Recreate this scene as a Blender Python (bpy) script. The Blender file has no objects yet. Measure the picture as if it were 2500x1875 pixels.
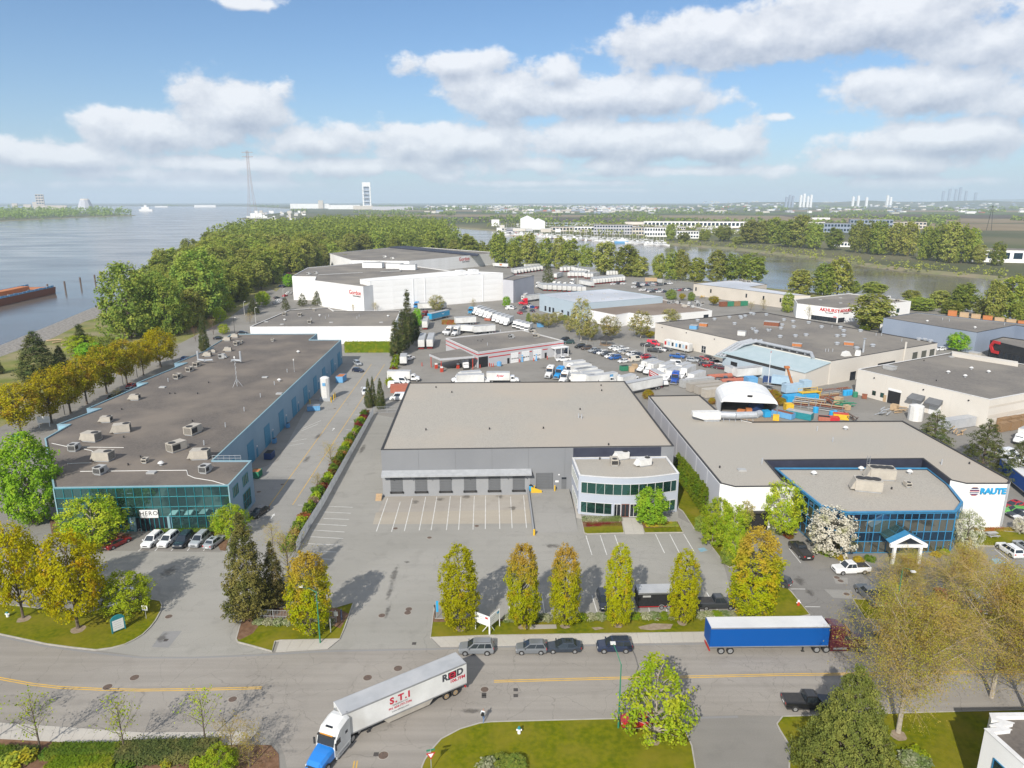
import bpy,math,random
import numpy as np
from mathutils import Vector,Matrix
random.seed(7); rng=np.random.default_rng(7)
R=math.radians
SC=bpy.context.scene
COL=SC.collection
# ---------------------------------------------------------------- camera
CAM_H,FOC,HOR=59.0,1705.0,492.0            # height (m), focal length and horizon row of the survey frame
PITCH=math.atan((937.5 - HOR)/FOC)
cd=bpy.data.cameras.new('camera'); cam=bpy.data.objects.new('camera',cd); COL.objects.link(cam)
cam.location=(0,0,CAM_H); cam.rotation_euler=(math.pi/2 - PITCH,0,0)
cd.sensor_fit='HORIZONTAL'; cd.sensor_width=36; cd.lens=36*FOC/2500; cd.clip_start=0.5; cd.clip_end=90000
SC.camera=cam
# ---------------------------------------------------------------- light and exposure
SUN_EL,SUN_AZ=R(35.5),R(201)                 # azimuth clockwise from +Y
sd=bpy.data.lights.new('sun','SUN'); sd.energy=4.4; sd.angle=R(0.53); sd.color=(1,.95,.87)
sun=bpy.data.objects.new('sun',sd); COL.objects.link(sun)
to_sun=Vector((math.sin(SUN_AZ)*math.cos(SUN_EL),math.cos(SUN_AZ)*math.cos(SUN_EL),math.sin(SUN_EL)))
sun.rotation_euler=to_sun.to_track_quat('Z','Y').to_euler(); sun.location=to_sun*300
SC.view_settings.view_transform='Standard'; SC.view_settings.look='None'
SC.view_settings.exposure=0.27; SC.view_settings.gamma=1; SC.view_settings.use_curve_mapping=False
SC.render.film_transparent=False
SC.cycles.use_denoising=True
SC.cycles.max_bounces=6; SC.cycles.diffuse_bounces=3; SC.cycles.glossy_bounces=3
SC.cycles.transmission_bounces=4; SC.cycles.transparent_max_bounces=8; SC.cycles.volume_bounces=1
SC.cycles.caustics_reflective=False; SC.cycles.caustics_refractive=False
SC.cycles.sample_clamp_indirect=4
# ---------------------------------------------------------------- sky
WD=bpy.data.worlds.new('World'); SC.world=WD; WD.use_nodes=True
def sky_world():
 nt=WD.node_tree; N=nt.nodes; L=nt.links; N.clear()
 def nd(tree,t,**k):
  n=tree.nodes.new(t)
  for a,b in k.items(): setattr(n,a,b)
  return n
 def mth(tree,op,a,b=None,c=None,clamp=False):
  n=tree.nodes.new('ShaderNodeMath'); n.operation=op; n.use_clamp=clamp
  for i,q in enumerate((a,b,c)):
   if q is None: continue
   if isinstance(q,(int,float)): n.inputs[i].default_value=q
   else: tree.links.new(q,n.inputs[i])
  return n.outputs[0]
 def azel(u,v):
  x=(u - 1250)/FOC; y=(v - 937.5)/FOC; c,s=math.cos(PITCH),math.sin(PITCH)
  d=Vector((x,c - y*s,-s - y*c)).normalized()
  return math.atan2(d.x,d.y),math.asin(d.z)
 # cloud banks: centre and radii measured on the photograph, stored as bearing and elevation
 banks=[(565,262,150,92,1),(380,318,215,60,.95),(140,385,240,48,.9),(735,348,165,48,.85),(560,400,420,30,.7),
    (1115,155,175,48,.8),(1240,232,175,78,1),(1440,242,330,62,1),(1620,240,120,62,.95),(1370,178,80,60,.8),
    (1120,352,370,62,.95),(1500,340,330,56,1),(1770,355,130,48,1),(1290,398,150,28,.8),(1480,402,90,28,.8),(1075,432,70,20,.7),
    (1440,466,330,9,.6),(1800,95,360,84,1),(2120,52,420,98,1),(2440,100,190,80,.95),(2260,226,290,68,1),
    (2300,340,330,56,.95),(2150,395,280,42,.9),(1905,285,60,16,.5),(610,8,110,34,.55),(2560,240,200,60,.8),(300,425,600,34,.55),(900,405,500,40,.6),(1700,418,700,30,.5),(420,452,620,24,.6),(1380,448,520,16,.5),(2230,446,330,24,.6)]
 grp=bpy.data.node_groups.new('cloud_field','ShaderNodeTree')
 grp.interface.new_socket('P',in_out='INPUT',socket_type='NodeSocketVector')
 grp.interface.new_socket('F',in_out='OUTPUT',socket_type='NodeSocketFloat')
 gi=nd(grp,'NodeGroupInput'); go=nd(grp,'NodeGroupOutput')
 best=None
 for (u,v,ru,rv,wt) in banks:
  a,e=azel(u,v); a2,_=azel(u+ru,v); _,e2=azel(u,v - rv)
  ra,re=max(abs(a2 - a),1e-3),max(abs(e2 - e),1e-3)
  m=nd(grp,'ShaderNodeMapping',vector_type='POINT')
  m.inputs['Location'].default_value=(-a/ra,-e/re,0); m.inputs['Scale'].default_value=(1/ra,1/re,0)
  grp.links.new(gi.outputs[0],m.inputs[0])
  ln=nd(grp,'ShaderNodeVectorMath',operation='LENGTH'); grp.links.new(m.outputs[0],ln.inputs[0])
  f=mth(grp,'SUBTRACT',wt,ln.outputs['Value'])
  best=f if best is None else mth(grp,'SMOOTH_MAX',best,f,.35)
 # the same kind of sky goes on all round: banks from broad noise outside the surveyed bearings
 sx=nd(grp,'ShaderNodeSeparateXYZ'); grp.links.new(gi.outputs[0],sx.inputs[0])
 mp=nd(grp,'ShaderNodeMapping'); mp.inputs['Scale'].default_value=(3.2,9,1); mp.inputs['Location'].default_value=(3.3,1.7,0)
 grp.links.new(gi.outputs[0],mp.inputs[0])
 n0=nd(grp,'ShaderNodeTexNoise',noise_dimensions='2D'); n0.inputs['Scale'].default_value=1; n0.inputs['Detail'].default_value=2; grp.links.new(mp.outputs[0],n0.inputs[0])
 out=mth(grp,'MAXIMUM',mth(grp,'SUBTRACT',mth(grp,'ABSOLUTE',sx.outputs[0]),.72),mth(grp,'SUBTRACT',sx.outputs[1],.30))
 gen=mth(grp,'SUBTRACT',mth(grp,'MULTIPLY',mth(grp,'SUBTRACT',n0.outputs[0],.46),5.0),mth(grp,'MULTIPLY',mth(grp,'LESS_THAN',out,0),9))
 best=mth(grp,'MAXIMUM',best,gen)
 # billows
 cm=nd(grp,'ShaderNodeMapping'); cm.inputs['Scale'].default_value=(1,1.5,1); grp.links.new(gi.outputs[0],cm.inputs[0])
 n1=nd(grp,'ShaderNodeTexNoise',noise_dimensions='2D'); n1.inputs['Scale'].default_value=15; n1.inputs['Detail'].default_value=8; n1.inputs['Roughness'].default_value=.6
 grp.links.new(cm.outputs[0],n1.inputs[0])
 f=mth(grp,'ADD',best,mth(grp,'MULTIPLY',mth(grp,'SUBTRACT',n1.outputs[0],.42),1.65))
 grp.links.new(f,go.inputs[0])
 tc=nd(nt,'ShaderNodeTexCoord'); sp=nd(nt,'ShaderNodeSeparateXYZ'); L.new(tc.outputs['Generated'],sp.inputs[0])
 az=mth(nt,'ARCTAN2',sp.outputs[0],sp.outputs[1]); el=mth(nt,'ARCSINE',sp.outputs[2])
 cb=nd(nt,'ShaderNodeCombineXYZ'); L.new(az,cb.inputs[0]); L.new(el,cb.inputs[1])
 def field(dx,dy):
  ad=nd(nt,'ShaderNodeVectorMath',operation='ADD'); ad.inputs[1].default_value=(dx,dy,0); L.new(cb.outputs[0],ad.inputs[0])
  g=nd(nt,'ShaderNodeGroup'); g.node_tree=grp; L.new(ad.outputs[0],g.inputs[0]); return g.outputs[0]
 f0=field(0,0); f1=field(-.005,.015)
 mr=nd(nt,'ShaderNodeMapRange',interpolation_type='SMOOTHSTEP'); mr.inputs[1].default_value=-.06; mr.inputs[2].default_value=.36; L.new(f0,mr.inputs[0])
 lit=mth(nt,'MULTIPLY',mth(nt,'SUBTRACT',f0,f1),.8)
 lit=mth(nt,'ADD',lit,.56,clamp=True)
 cr=nd(nt,'ShaderNodeMix',data_type='RGBA'); cr.inputs[6].default_value=(.36,.405,.50,1); cr.inputs[7].default_value=(.80,.81,.835,1); L.new(lit,cr.inputs[0])
 sk=nd(nt,'ShaderNodeTexSky',sky_type='NISHITA'); sk.sun_disc=False; sk.sun_elevation=SUN_EL; sk.sun_rotation=SUN_AZ
 sk.air_density=1.0; sk.dust_density=.15; sk.ozone_density=3.0; sk.altitude=60
 sb=nd(nt,'ShaderNodeBackground'); sb.inputs[1].default_value=.10; tn=nd(nt,'ShaderNodeMix',data_type='RGBA',blend_type='MULTIPLY'); tn.inputs[0].default_value=1; tn.inputs[7].default_value=(.66,.83,.97,1); L.new(sk.outputs[0],tn.inputs[6]); L.new(tn.outputs[2],sb.inputs[0])
 cbg=nd(nt,'ShaderNodeBackground'); cbg.inputs[1].default_value=1.0; L.new(cr.outputs[2],cbg.inputs[0])
 up=mth(nt,'MULTIPLY',mr.outputs[0],mth(nt,'MULTIPLY',mth(nt,'MULTIPLY',el,40,clamp=True),.9))
 hz=nd(nt,'ShaderNodeBackground'); hz.inputs[0].default_value=(.40,.485,.60,1)
 hf=mth(nt,'MULTIPLY',mth(nt,'EXPONENT',mth(nt,'MULTIPLY',mth(nt,'MAXIMUM',el,0),-11)),.85)
 hm=nd(nt,'ShaderNodeMixShader'); L.new(hf,hm.inputs[0]); L.new(sb.outputs[0],hm.inputs[1]); L.new(hz.outputs[0],hm.inputs[2]); sb=hm
 mx=nd(nt,'ShaderNodeMixShader'); L.new(up,mx.inputs[0]); L.new(sb.outputs[0],mx.inputs[1]); L.new(cbg.outputs[0],mx.inputs[2])
 o=nd(nt,'ShaderNodeOutputWorld'); L.new(mx.outputs[0],o.inputs[0])
sky_world(); WD.cycles.sampling_method='NONE'
# ---------------------------------------------------------------- survey: ground positions read off the photograph
TILE=dict(A=(0,420,3.16),B=(600,400,3.16),C=(1200,400,3.16),D=(1800,400,3.16),E=(0,780,3.16),F=(600,780,3.16),
   G=(1200,780,3.16),H=(1800,780,3.16),I=(0,1200,3.16),J=(600,1200,3.16),K=(1200,1200,3.16),L=(1800,1200,3.16),
   M=(0,1500,3.16),N=(600,1500,3.16),O=(1200,1500,3.16),P=(1800,1500,3.16),X=(0,0,1.0),
   a=(950,740,6.32),b=(1290,740,6.32),c=(1560,800,6.32),d=(1850,860,6.32),e=(1180,620,6.32),f=(1400,640,6.32),g=(2150,1000,4.149),h=(2150,1350,4.74))
def w(t,x,y,z=0.0):
 """Map position (metres) of a surveyed point that lies at height z."""
 x0,y0,s=TILE[t]; u,v=x0+x/s,y0+y/s
 a=(u - 1250)/FOC; b=(v - 937.5)/FOC; c,n=math.cos(PITCH),math.sin(PITCH)
 k=(z - CAM_H)/(-n - b*c)
 return Vector((a*k,(c - b*n)*k,z))
def wp(s,z=0.0):
 """'K 10 20, 30 40; L 1 2' -> list of map positions."""
 out=[]
 for blk in s.split(';'):
  blk=blk.strip(); t,rest=blk[0],blk[1:]
  for pr in rest.split(','):
   x,y=pr.split(); out.append(w(t,float(x),float(y),z))
 return out
def px_m(p):
 """survey pixels per metre at a map position"""
 return FOC/(p.y*math.cos(PITCH) - (p.z - CAM_H)*math.sin(PITCH))
def rise(t,x,y0,y1):
 """height (m) of something whose foot is at y0 and top at y1 on the survey"""
 p=w(t,x,y0); lo,hi=0.0,300.0
 x0,yy,s=TILE[t]; vt=yy+y1/s; c,n=math.cos(PITCH),math.sin(PITCH)
 for _ in range(40):
  m=(lo+hi)/2; dz=m - CAM_H
  if 937.5 - FOC*(p.y*n+dz*c)/(p.y*c - dz*n)>vt: lo=m
  else: hi=m
 return lo
# ---------------------------------------------------------------- materials
MAT={}
def pm(name,c,c2=None,sc=2.0,rough=.75,bump=0.0,bsc=None,metal=0.0,spec=.35,pos=False,rnd=0.0,c3=None,sc3=.15,obj=False,coat=0.0,detail=5,lohi=(.35,.65),bdist=.05,trans=0):
 if name in MAT: return MAT[name]
 m=bpy.data.materials.new(name); m.use_nodes=True; nt=m.node_tree; N=nt.nodes; L=nt.links
 bs=N['Principled BSDF']
 bs.inputs['Roughness'].default_value=rough; bs.inputs['Metallic'].default_value=metal; bs.inputs['Specular IOR Level'].default_value=spec
 if coat: bs.inputs['Coat Weight'].default_value=coat; bs.inputs['Coat Roughness'].default_value=.05
 if pos: src=N.new('ShaderNodeNewGeometry').outputs['Position']
 else: src=N.new('ShaderNodeTexCoord').outputs['Object']
 def col(q):
  n=N.new('ShaderNodeRGB'); n.outputs[0].default_value=(*q,1); return n.outputs[0]
 if obj: cur=N.new('ShaderNodeObjectInfo').outputs['Color']
 else: cur=col(c)
 def blend(a,b,scale,det,lo,hi):
  n=N.new('ShaderNodeTexNoise'); n.inputs['Scale'].default_value=scale; n.inputs['Detail'].default_value=det; L.new(src,n.inputs[0])
  r=N.new('ShaderNodeMapRange'); r.inputs[1].default_value=lo; r.inputs[2].default_value=hi; L.new(n.outputs[0],r.inputs[0])
  x=N.new('ShaderNodeMix'); x.data_type='RGBA'; L.new(r.outputs[0],x.inputs[0]); L.new(a,x.inputs[6]); L.new(b,x.inputs[7]); return x.outputs[2]
 if c2 is not None: cur=blend(cur,col(c2),sc,detail,*lohi)
 if c3 is not None: cur=blend(cur,col(c3),sc3,4,.42,.68)
 if rnd:
  oi=N.new('ShaderNodeObjectInfo'); hv=N.new('ShaderNodeHueSaturation')
  r=N.new('ShaderNodeMapRange'); r.inputs[3].default_value=1 - rnd; r.inputs[4].default_value=1+rnd; L.new(oi.outputs['Random'],r.inputs[0]); L.new(r.outputs[0],hv.inputs['Value'])
  L.new(cur,hv.inputs['Color']); cur=hv.outputs[0]
 L.new(cur,bs.inputs['Base Color'])
 if bump:
  n=N.new('ShaderNodeTexNoise'); n.inputs['Scale'].default_value=bsc or sc*3; n.inputs['Detail'].default_value=4; L.new(src,n.inputs[0])
  b=N.new('ShaderNodeBump'); b.inputs['Strength'].default_value=bump; b.inputs['Distance'].default_value=bdist; L.new(n.outputs[0],b.inputs['Height']); L.new(b.outputs[0],bs.inputs['Normal'])
 if trans: bs.inputs['Transmission Weight'].default_value=trans
 MAT[name]=m; return m
def leafmat(name,ca,cb,cc,frac=.25,tl=.3,hue=.02,top=None,vary=.12):
 """foliage: three leaf colours dealt leaf by leaf, a little different on every tree"""
 if name in MAT: return MAT[name]
 m=bpy.data.materials.new(name); m.use_nodes=True; nt=m.node_tree; N=nt.nodes; L=nt.links; N.clear()
 ge=N.new('ShaderNodeNewGeometry'); oi=N.new('ShaderNodeObjectInfo'); tc=N.new('ShaderNodeTexCoord')
 def mix(f,a,b):
  x=N.new('ShaderNodeMix'); x.data_type='RGBA'; L.new(f,x.inputs[0])
  for s,q in ((6,a),(7,b)):
   if isinstance(q,tuple): x.inputs[s].default_value=(*q,1)
   else: L.new(q,x.inputs[s])
  return x.outputs[2]
 ca,cb,cc=(tuple(q*1.7 for q in c_) for c_ in (ca,cb,cc))
 c=mix(ge.outputs['Random Per Island'],ca,cb)
 n=N.new('ShaderNodeTexNoise'); n.inputs['Scale'].default_value=.55; n.inputs['Detail'].default_value=3; L.new(tc.outputs['Object'],n.inputs[0])
 ad=N.new('ShaderNodeMath'); ad.operation='MULTIPLY_ADD'; L.new(oi.outputs['Random'],ad.inputs[0]); ad.inputs[1].default_value=.12; L.new(n.outputs[0],ad.inputs[2])
 r=N.new('ShaderNodeMapRange'); r.inputs[1].default_value=.70 - frac*.6; r.inputs[2].default_value=.82 - frac*.5; L.new(ad.outputs[0],r.inputs[0])
 c=mix(r.outputs[0],c,cc)
 if top:  # young leaves towards the top of the crown have another colour
  sz=N.new('ShaderNodeSeparateXYZ'); L.new(tc.outputs['Object'],sz.inputs[0]); ma=N.new('ShaderNodeMath'); ma.operation='MULTIPLY_ADD'; L.new(n.outputs[0],ma.inputs[0]); ma.inputs[1].default_value=7; L.new(sz.outputs[2],ma.inputs[2])
  rt=N.new('ShaderNodeMapRange'); rt.inputs[1].default_value=top[1]; rt.inputs[2].default_value=top[2]; L.new(ma.outputs[0],rt.inputs[0]); c=mix(rt.outputs[0],c,tuple(q*1.7 for q in top[0]))
 hv=N.new('ShaderNodeHueSaturation'); L.new(c,hv.inputs['Color'])
 r2=N.new('ShaderNodeMapRange'); r2.inputs[3].default_value=.5 - hue; r2.inputs[4].default_value=.5+hue; L.new(oi.outputs['Random'],r2.inputs[0]); L.new(r2.outputs[0],hv.inputs['Hue'])
 r3=N.new('ShaderNodeMapRange'); r3.inputs[3].default_value=.86; r3.inputs[4].default_value=1.14; L.new(ge.outputs['Random Per Island'],r3.inputs[0])
 wn=N.new('ShaderNodeMath'); wn.operation='FRACT'; mu=N.new('ShaderNodeMath'); mu.operation='MULTIPLY'; mu.inputs[1].default_value=7.31; L.new(oi.outputs['Random'],mu.inputs[0]); L.new(mu.outputs[0],wn.inputs[0])
 r4_=N.new('ShaderNodeMapRange'); r4_.inputs[3].default_value=1 - vary; r4_.inputs[4].default_value=1+vary; L.new(wn.outputs[0],r4_.inputs[0]); mv=N.new('ShaderNodeMath'); mv.operation='MULTIPLY'; L.new(r3.outputs[0],mv.inputs[0]); L.new(r4_.outputs[0],mv.inputs[1]); L.new(mv.outputs[0],hv.inputs['Value'])
 d=N.new('ShaderNodeBsdfDiffuse'); t=N.new('ShaderNodeBsdfTranslucent'); L.new(hv.outputs[0],d.inputs[0]); L.new(hv.outputs[0],t.inputs[0])
 mx=N.new('ShaderNodeMixShader'); mx.inputs[0].default_value=tl; L.new(d.outputs[0],mx.inputs[1]); L.new(t.outputs[0],mx.inputs[2])
 o=N.new('ShaderNodeOutputMaterial'); L.new(mx.outputs[0],o.inputs[0]); MAT[name]=m; return m
def paving(name,c,c2,c3,crack=0.0,patch=0.04,rough=.9):
 """worn asphalt or concrete: grain, tonal drift, stains and (optional) cracks, in map coordinates"""
 if name in MAT: return MAT[name]
 m=bpy.data.materials.new(name); m.use_nodes=True; nt=m.node_tree; N=nt.nodes; L=nt.links; bs=N['Principled BSDF']
 bs.inputs['Roughness'].default_value=rough; bs.inputs['Specular IOR Level'].default_value=.25
 src=N.new('ShaderNodeNewGeometry').outputs['Position']
 def noise(s,d=5,dist=0):
  n=N.new('ShaderNodeTexNoise'); n.inputs['Scale'].default_value=s; n.inputs['Detail'].default_value=d; n.inputs['Distortion'].default_value=dist; L.new(src,n.inputs[0]); return n.outputs[0]
 def rng_(v,a,b,x0=0,x1=1):
  r=N.new('ShaderNodeMapRange'); r.inputs[1].default_value=a; r.inputs[2].default_value=b; r.inputs[3].default_value=x0; r.inputs[4].default_value=x1; L.new(v,r.inputs[0]); return r.outputs[0]
 def mix(f,a,b,mode='MIX'):
  x=N.new('ShaderNodeMix'); x.data_type='RGBA'; x.blend_type=mode; L.new(f,x.inputs[0])
  for s,q in ((6,a),(7,b)):
   if isinstance(q,tuple): x.inputs[s].default_value=(*q,1)
   else: L.new(q,x.inputs[s])
  return x.outputs[2]
 cur=mix(rng_(noise(patch,6,.6),.38,.62),c,c2)
 cur=mix(rng_(noise(.33,6),.55,.75,0,.5),cur,c3)
 cur=mix(rng_(noise(6,4),.3,.7,0,.22),cur,tuple(q*.62 for q in c))
 sm=N.new('ShaderNodeMapping'); sm.inputs['Scale'].default_value=(.035,.75,1); L.new(src,sm.inputs[0]); sn=N.new('ShaderNodeTexNoise'); sn.inputs['Scale'].default_value=1; sn.inputs['Detail'].default_value=5; L.new(sm.outputs[0],sn.inputs[0])
 cur=mix(rng_(sn.outputs[0],.45,.72,0,.5 if crack>.45 else .16),cur,tuple(q*.74 for q in c)); cur=mix(rng_(sn.outputs[0],.48,.28,0,.4 if crack>.45 else .12),cur,tuple(min(1,q*1.18) for q in c))
 if crack:
  wn=N.new('ShaderNodeTexNoise'); wn.inputs['Scale'].default_value=.5; wn.inputs['Detail'].default_value=4; L.new(src,wn.inputs[0])
  ma=N.new('ShaderNodeVectorMath'); ma.operation='MULTIPLY_ADD'; ma.inputs[1].default_value=(2.4,2.4,0); L.new(wn.outputs[1],ma.inputs[0]); L.new(src,ma.inputs[2])
  for s,wd,k,thr in ((.16,.006,.6,.0),(.55,.016,.55,.53)):
   v=N.new('ShaderNodeTexVoronoi'); v.feature='DISTANCE_TO_EDGE'; v.inputs['Scale'].default_value=s; L.new(ma.outputs[0],v.inputs['Vector'])
   line=rng_(v.outputs['Distance'],wd*.35,wd,1,0)
   msk=rng_(noise(.05,2),thr,thr+.06,0,k*crack) if thr else None
   f=N.new('ShaderNodeMath'); f.operation='MULTIPLY'; L.new(line,f.inputs[0])
   if msk is not None: L.new(msk,f.inputs[1])
   else: f.inputs[1].default_value=k*crack
   cur=mix(f.outputs[0],cur,tuple(q*.3 for q in c))
 L.new(cur,bs.inputs['Base Color'])
 b=N.new('ShaderNodeBump'); b.inputs['Strength'].default_value=.25; b.inputs['Distance'].default_value=.02; L.new(noise(9,4),b.inputs['Height']); L.new(b.outputs[0],bs.inputs['Normal'])
 MAT[name]=m; return m
# ---------------------------------------------------------------- mesh and object helpers
class MB:
 def __init__(s): s.v=[]; s.f=[]; s.m=[]
 def add(s,vs,fs,m):
  n=len(s.v); s.v += [tuple(q) for q in vs]; s.f += [tuple(i+n for i in f) for f in fs]; s.m += [m]*len(fs); return s
 def box(s,x0,x1,y0,y1,z0,z1,m=None):
  return s.add([(x0,y0,z0),(x1,y0,z0),(x1,y1,z0),(x0,y1,z0),(x0,y0,z1),(x1,y0,z1),(x1,y1,z1),(x0,y1,z1)],
      [(3,2,1,0),(4,5,6,7),(0,1,5,4),(1,2,6,5),(2,3,7,6),(3,0,4,7)],m)
 def frame_box(s,o,t,n,s0,s1,z0,z1,d0,d1,m=None):
  """box in wall coordinates: along t, up, outward n"""
  P=lambda a,z,d: (o[0]+t[0]*a+n[0]*d,o[1]+t[1]*a+n[1]*d,z)
  return s.add([P(s0,z0,d0),P(s1,z0,d0),P(s1,z0,d1),P(s0,z0,d1),P(s0,z1,d0),P(s1,z1,d0),P(s1,z1,d1),P(s0,z1,d1)],
      [(3,2,1,0),(4,5,6,7),(0,1,5,4),(1,2,6,5),(2,3,7,6),(3,0,4,7)],m)
 def prism(s,poly,z0,z1,m=None,bottom=True):
  n=len(poly)
  ar=sum(poly[i][0]*poly[(i+1) % n][1] - poly[(i+1) % n][0]*poly[i][1] for i in range(n))
  if ar<0: poly=list(poly)[::-1]
  vs=[(p[0],p[1],z0) for p in poly]+[(p[0],p[1],z1) for p in poly]
  fs=[tuple(range(n,2*n))]+[(i,(i+1) % n,n+(i+1) % n,n+i) for i in range(n)]
  if bottom: fs.append(tuple(range(n - 1,-1,-1)))
  return s.add(vs,fs,m)
 def sheet(s,poly,z,m=None):
  n=len(poly); ar=sum(poly[i][0]*poly[(i+1) % n][1] - poly[(i+1) % n][0]*poly[i][1] for i in range(n))
  if ar<0: poly=list(poly)[::-1]
  return s.add([(p[0],p[1],z) for p in poly],[tuple(range(n))],m)
 def tube(s,p,q,r0,r1=None,n=6,m=None,cap=True):
  p=Vector(p); q=Vector(q); r1=r0 if r1 is None else r1
  d=q - p
  if d.length<1e-6: return s
  d.normalize(); a=d.orthogonal().normalized(); b=d.cross(a)
  ring=lambda c,r: [c+a*(math.cos(2*math.pi*i/n)*r)+b*(math.sin(2*math.pi*i/n)*r) for i in range(n)]
  vs=ring(p,r0)+ring(q,r1); fs=[(i,(i+1) % n,n+(i+1) % n,n+i) for i in range(n)]
  if cap: fs += [tuple(range(n - 1,-1,-1)),tuple(range(n,2*n))]
  return s.add(vs,fs,m)
 def path(s,pts,r,n=6,m=None):
  for a,b in zip(pts[:-1],pts[1:]): s.tube(a,b,r,r,n,m)
  return s
 def loft(s,rings,m=None,cap=True,close=True):
  n=len(rings[0]); vs=[p for r in rings for p in r]; fs=[]
  for k in range(len(rings) - 1):
   for i in range(n if close else n - 1):
    j=(i+1) % n; fs.append((k*n+i,k*n+j,(k+1)*n+j,(k+1)*n+i))
  if cap: fs += [tuple(range(n - 1,-1,-1)),tuple(range((len(rings) - 1)*n,len(rings)*n))]
  return s.add(vs,fs,m)
 def quad(s,a,b,c,d,m=None): return s.add([a,b,c,d],[(0,1,2,3)],m)
 def merge(s,o):
  n=len(s.v); s.v += o.v; s.f += [tuple(i+n for i in f) for f in o.f]; s.m += o.m; return s
 def mesh(s,name,smooth=False):
  me=bpy.data.meshes.new(name); me.from_pydata(s.v,[],s.f)
  ms=[]
  for q in s.m:
   if q not in ms: ms.append(q)
  for q in ms:
   me.materials.append(MAT[q] if isinstance(q,str) else q)
  if len(ms)>1: me.polygons.foreach_set('material_index',[ms.index(q) for q in s.m])
  if smooth: me.shade_smooth() if hasattr(me,'shade_smooth') else None
  me.update(); return me
 def build(s,name,parent=None,smooth=False,**tags):
  o=bpy.data.objects.new(name,s.mesh(name,smooth)); COL.objects.link(o)
  if parent is not None: o.parent=parent
  return tag(o,**tags)
def tag(o,label=None,cat=None,group=None,kind=None):
 if label: o['label']=label
 if cat: o['category']=cat
 if group: o['group']=group
 if kind: o['kind']=kind
 return o
def thing(name,label,cat,loc=(0,0,0),rz=0.0,group=None):
 o=bpy.data.objects.new(name,None); o.empty_display_size=.5; COL.objects.link(o)
 o.location=loc; o.rotation_euler=(0,0,rz); return tag(o,label,cat,group)
def part(name,me,parent,loc=(0,0,0),rz=0.0,label=None):
 o=bpy.data.objects.new(name,me); COL.objects.link(o); o.parent=parent; o.location=loc; o.rotation_euler=(0,0,rz)
 if label: o['label']=label
 return o
_O='first second third fourth fifth sixth seventh eighth ninth tenth eleventh twelfth thirteenth fourteenth fifteenth sixteenth seventeenth eighteenth nineteenth'.split()
ORD=_O+[q for t in ('twent','thirt','fort','fift','sixt','sevent','eight','ninet') for q in [t+'ieth']+[t+'y '+o for o in _O[:9]]]
class Proto:
 """a vehicle or tree built once: parts [(name, MB, parent index or None, smooth)]"""
 def __init__(s,parts): s.parts=parts; s.me=None; s.one=None
 def spawn(s,name,label,cat,loc,rz,color=(1,1,1),group=None,detail=True,scale=None):
  if detail:
   if s.me is None: s.me=[p[1].mesh(p[0],p[3] if len(p)>3 else False) for p in s.parts]
   root=thing(name,label,cat,loc,rz,group); obs=[]
   for (nm,_,pi,*_r),me in zip(s.parts,s.me):
    o=bpy.data.objects.new(nm,me); COL.objects.link(o); o.color=(*color,1); o.parent=root if pi is None else obs[pi]; obs.append(o)
  else:
   if s.one is None:
    mb=MB()
    for p in s.parts: mb.merge(p[1])
    s.one=mb.mesh(name)
   root=bpy.data.objects.new(name,s.one); COL.objects.link(root); root.location=loc; root.rotation_euler=(0,0,rz); root.color=(*color,1); tag(root,label,cat,group)
  if scale is not None: root.scale=scale
  return root
def text_mesh(body,size,mat,extrude=.03,bold=0.0,shear=0.0,spacing=1.0,align='CENTER'):
 cu=bpy.data.curves.new('lettering','FONT'); cu.body=body; cu.size=size; cu.extrude=extrude; cu.offset=bold; cu.shear=shear; cu.space_character=spacing
 cu.align_x=align; cu.align_y='CENTER'; cu.resolution_u=3
 o=bpy.data.objects.new('lettering',cu); COL.objects.link(o); dg=bpy.context.evaluated_depsgraph_get()
 me=bpy.data.meshes.new_from_object(o.evaluated_get(dg)); bpy.data.objects.remove(o); bpy.data.curves.remove(cu)
 me.materials.clear(); me.materials.append(MAT[mat]); return me
def on_wall(me,name,parent,o,t,s,z,d=.03,label=None):
 """stand flat lettering on a wall: o origin, t unit tangent left to right seen from outside, all in parent coordinates"""
 ob=bpy.data.objects.new(name,me); COL.objects.link(ob); ob.parent=parent
 t=Vector((t[0],t[1],0)).normalized(); n=Vector((t.y,-t.x,0))
 p=Vector((o[0],o[1],0))+t*s+n*d; p.z=z
 M=Matrix((t,Vector((0,0,1)),n)).transposed().to_4x4(); M.translation=p; ob.matrix_local=M
 if label: ob['label']=label
 return ob
# ================================================================ materials
paving('asphalt_yard',(.228,.214,.19),(.278,.262,.235),(.175,.165,.148))
paving('asphalt_road',(.288,.263,.230),(.335,.308,.272),(.235,.214,.188),crack=.5)
paving('asphalt_lot',(.296,.284,.252),(.345,.33,.295),(.222,.212,.188),crack=.30)
paving('asphalt_alley',(.288,.278,.255),(.335,.322,.295),(.225,.216,.195),crack=.35)
paving('asphalt_dark',(.215,.205,.19),(.265,.255,.235),(.16,.152,.142),crack=.4)
paving('concrete_old',(.40,.365,.315),(.345,.315,.275),(.27,.24,.205))
paving('concrete_walk',(.51,.475,.42),(.45,.42,.37),(.40,.365,.32))
paving('patch_asphalt',(.255,.25,.245),(.275,.27,.262),(.23,.225,.22))
pm('grass',(.095,.12,.003),(.165,.17,.004),sc=1.6,pos=True,rough=1,bump=.5,bsc=14,c3=(.21,.18,.018),sc3=.16,spec=.1)
pm('grass_wild',(.13,.165,.035),(.24,.22,.08),sc=.12,pos=True,rough=1,bump=.6,bsc=4,c3=(.28,.24,.15),sc3=.05,spec=.1)
pm('soil',(.15,.085,.05),(.22,.13,.08),sc=1.5,pos=True,rough=1,bump=.6,bsc=9,spec=.1)
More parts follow.
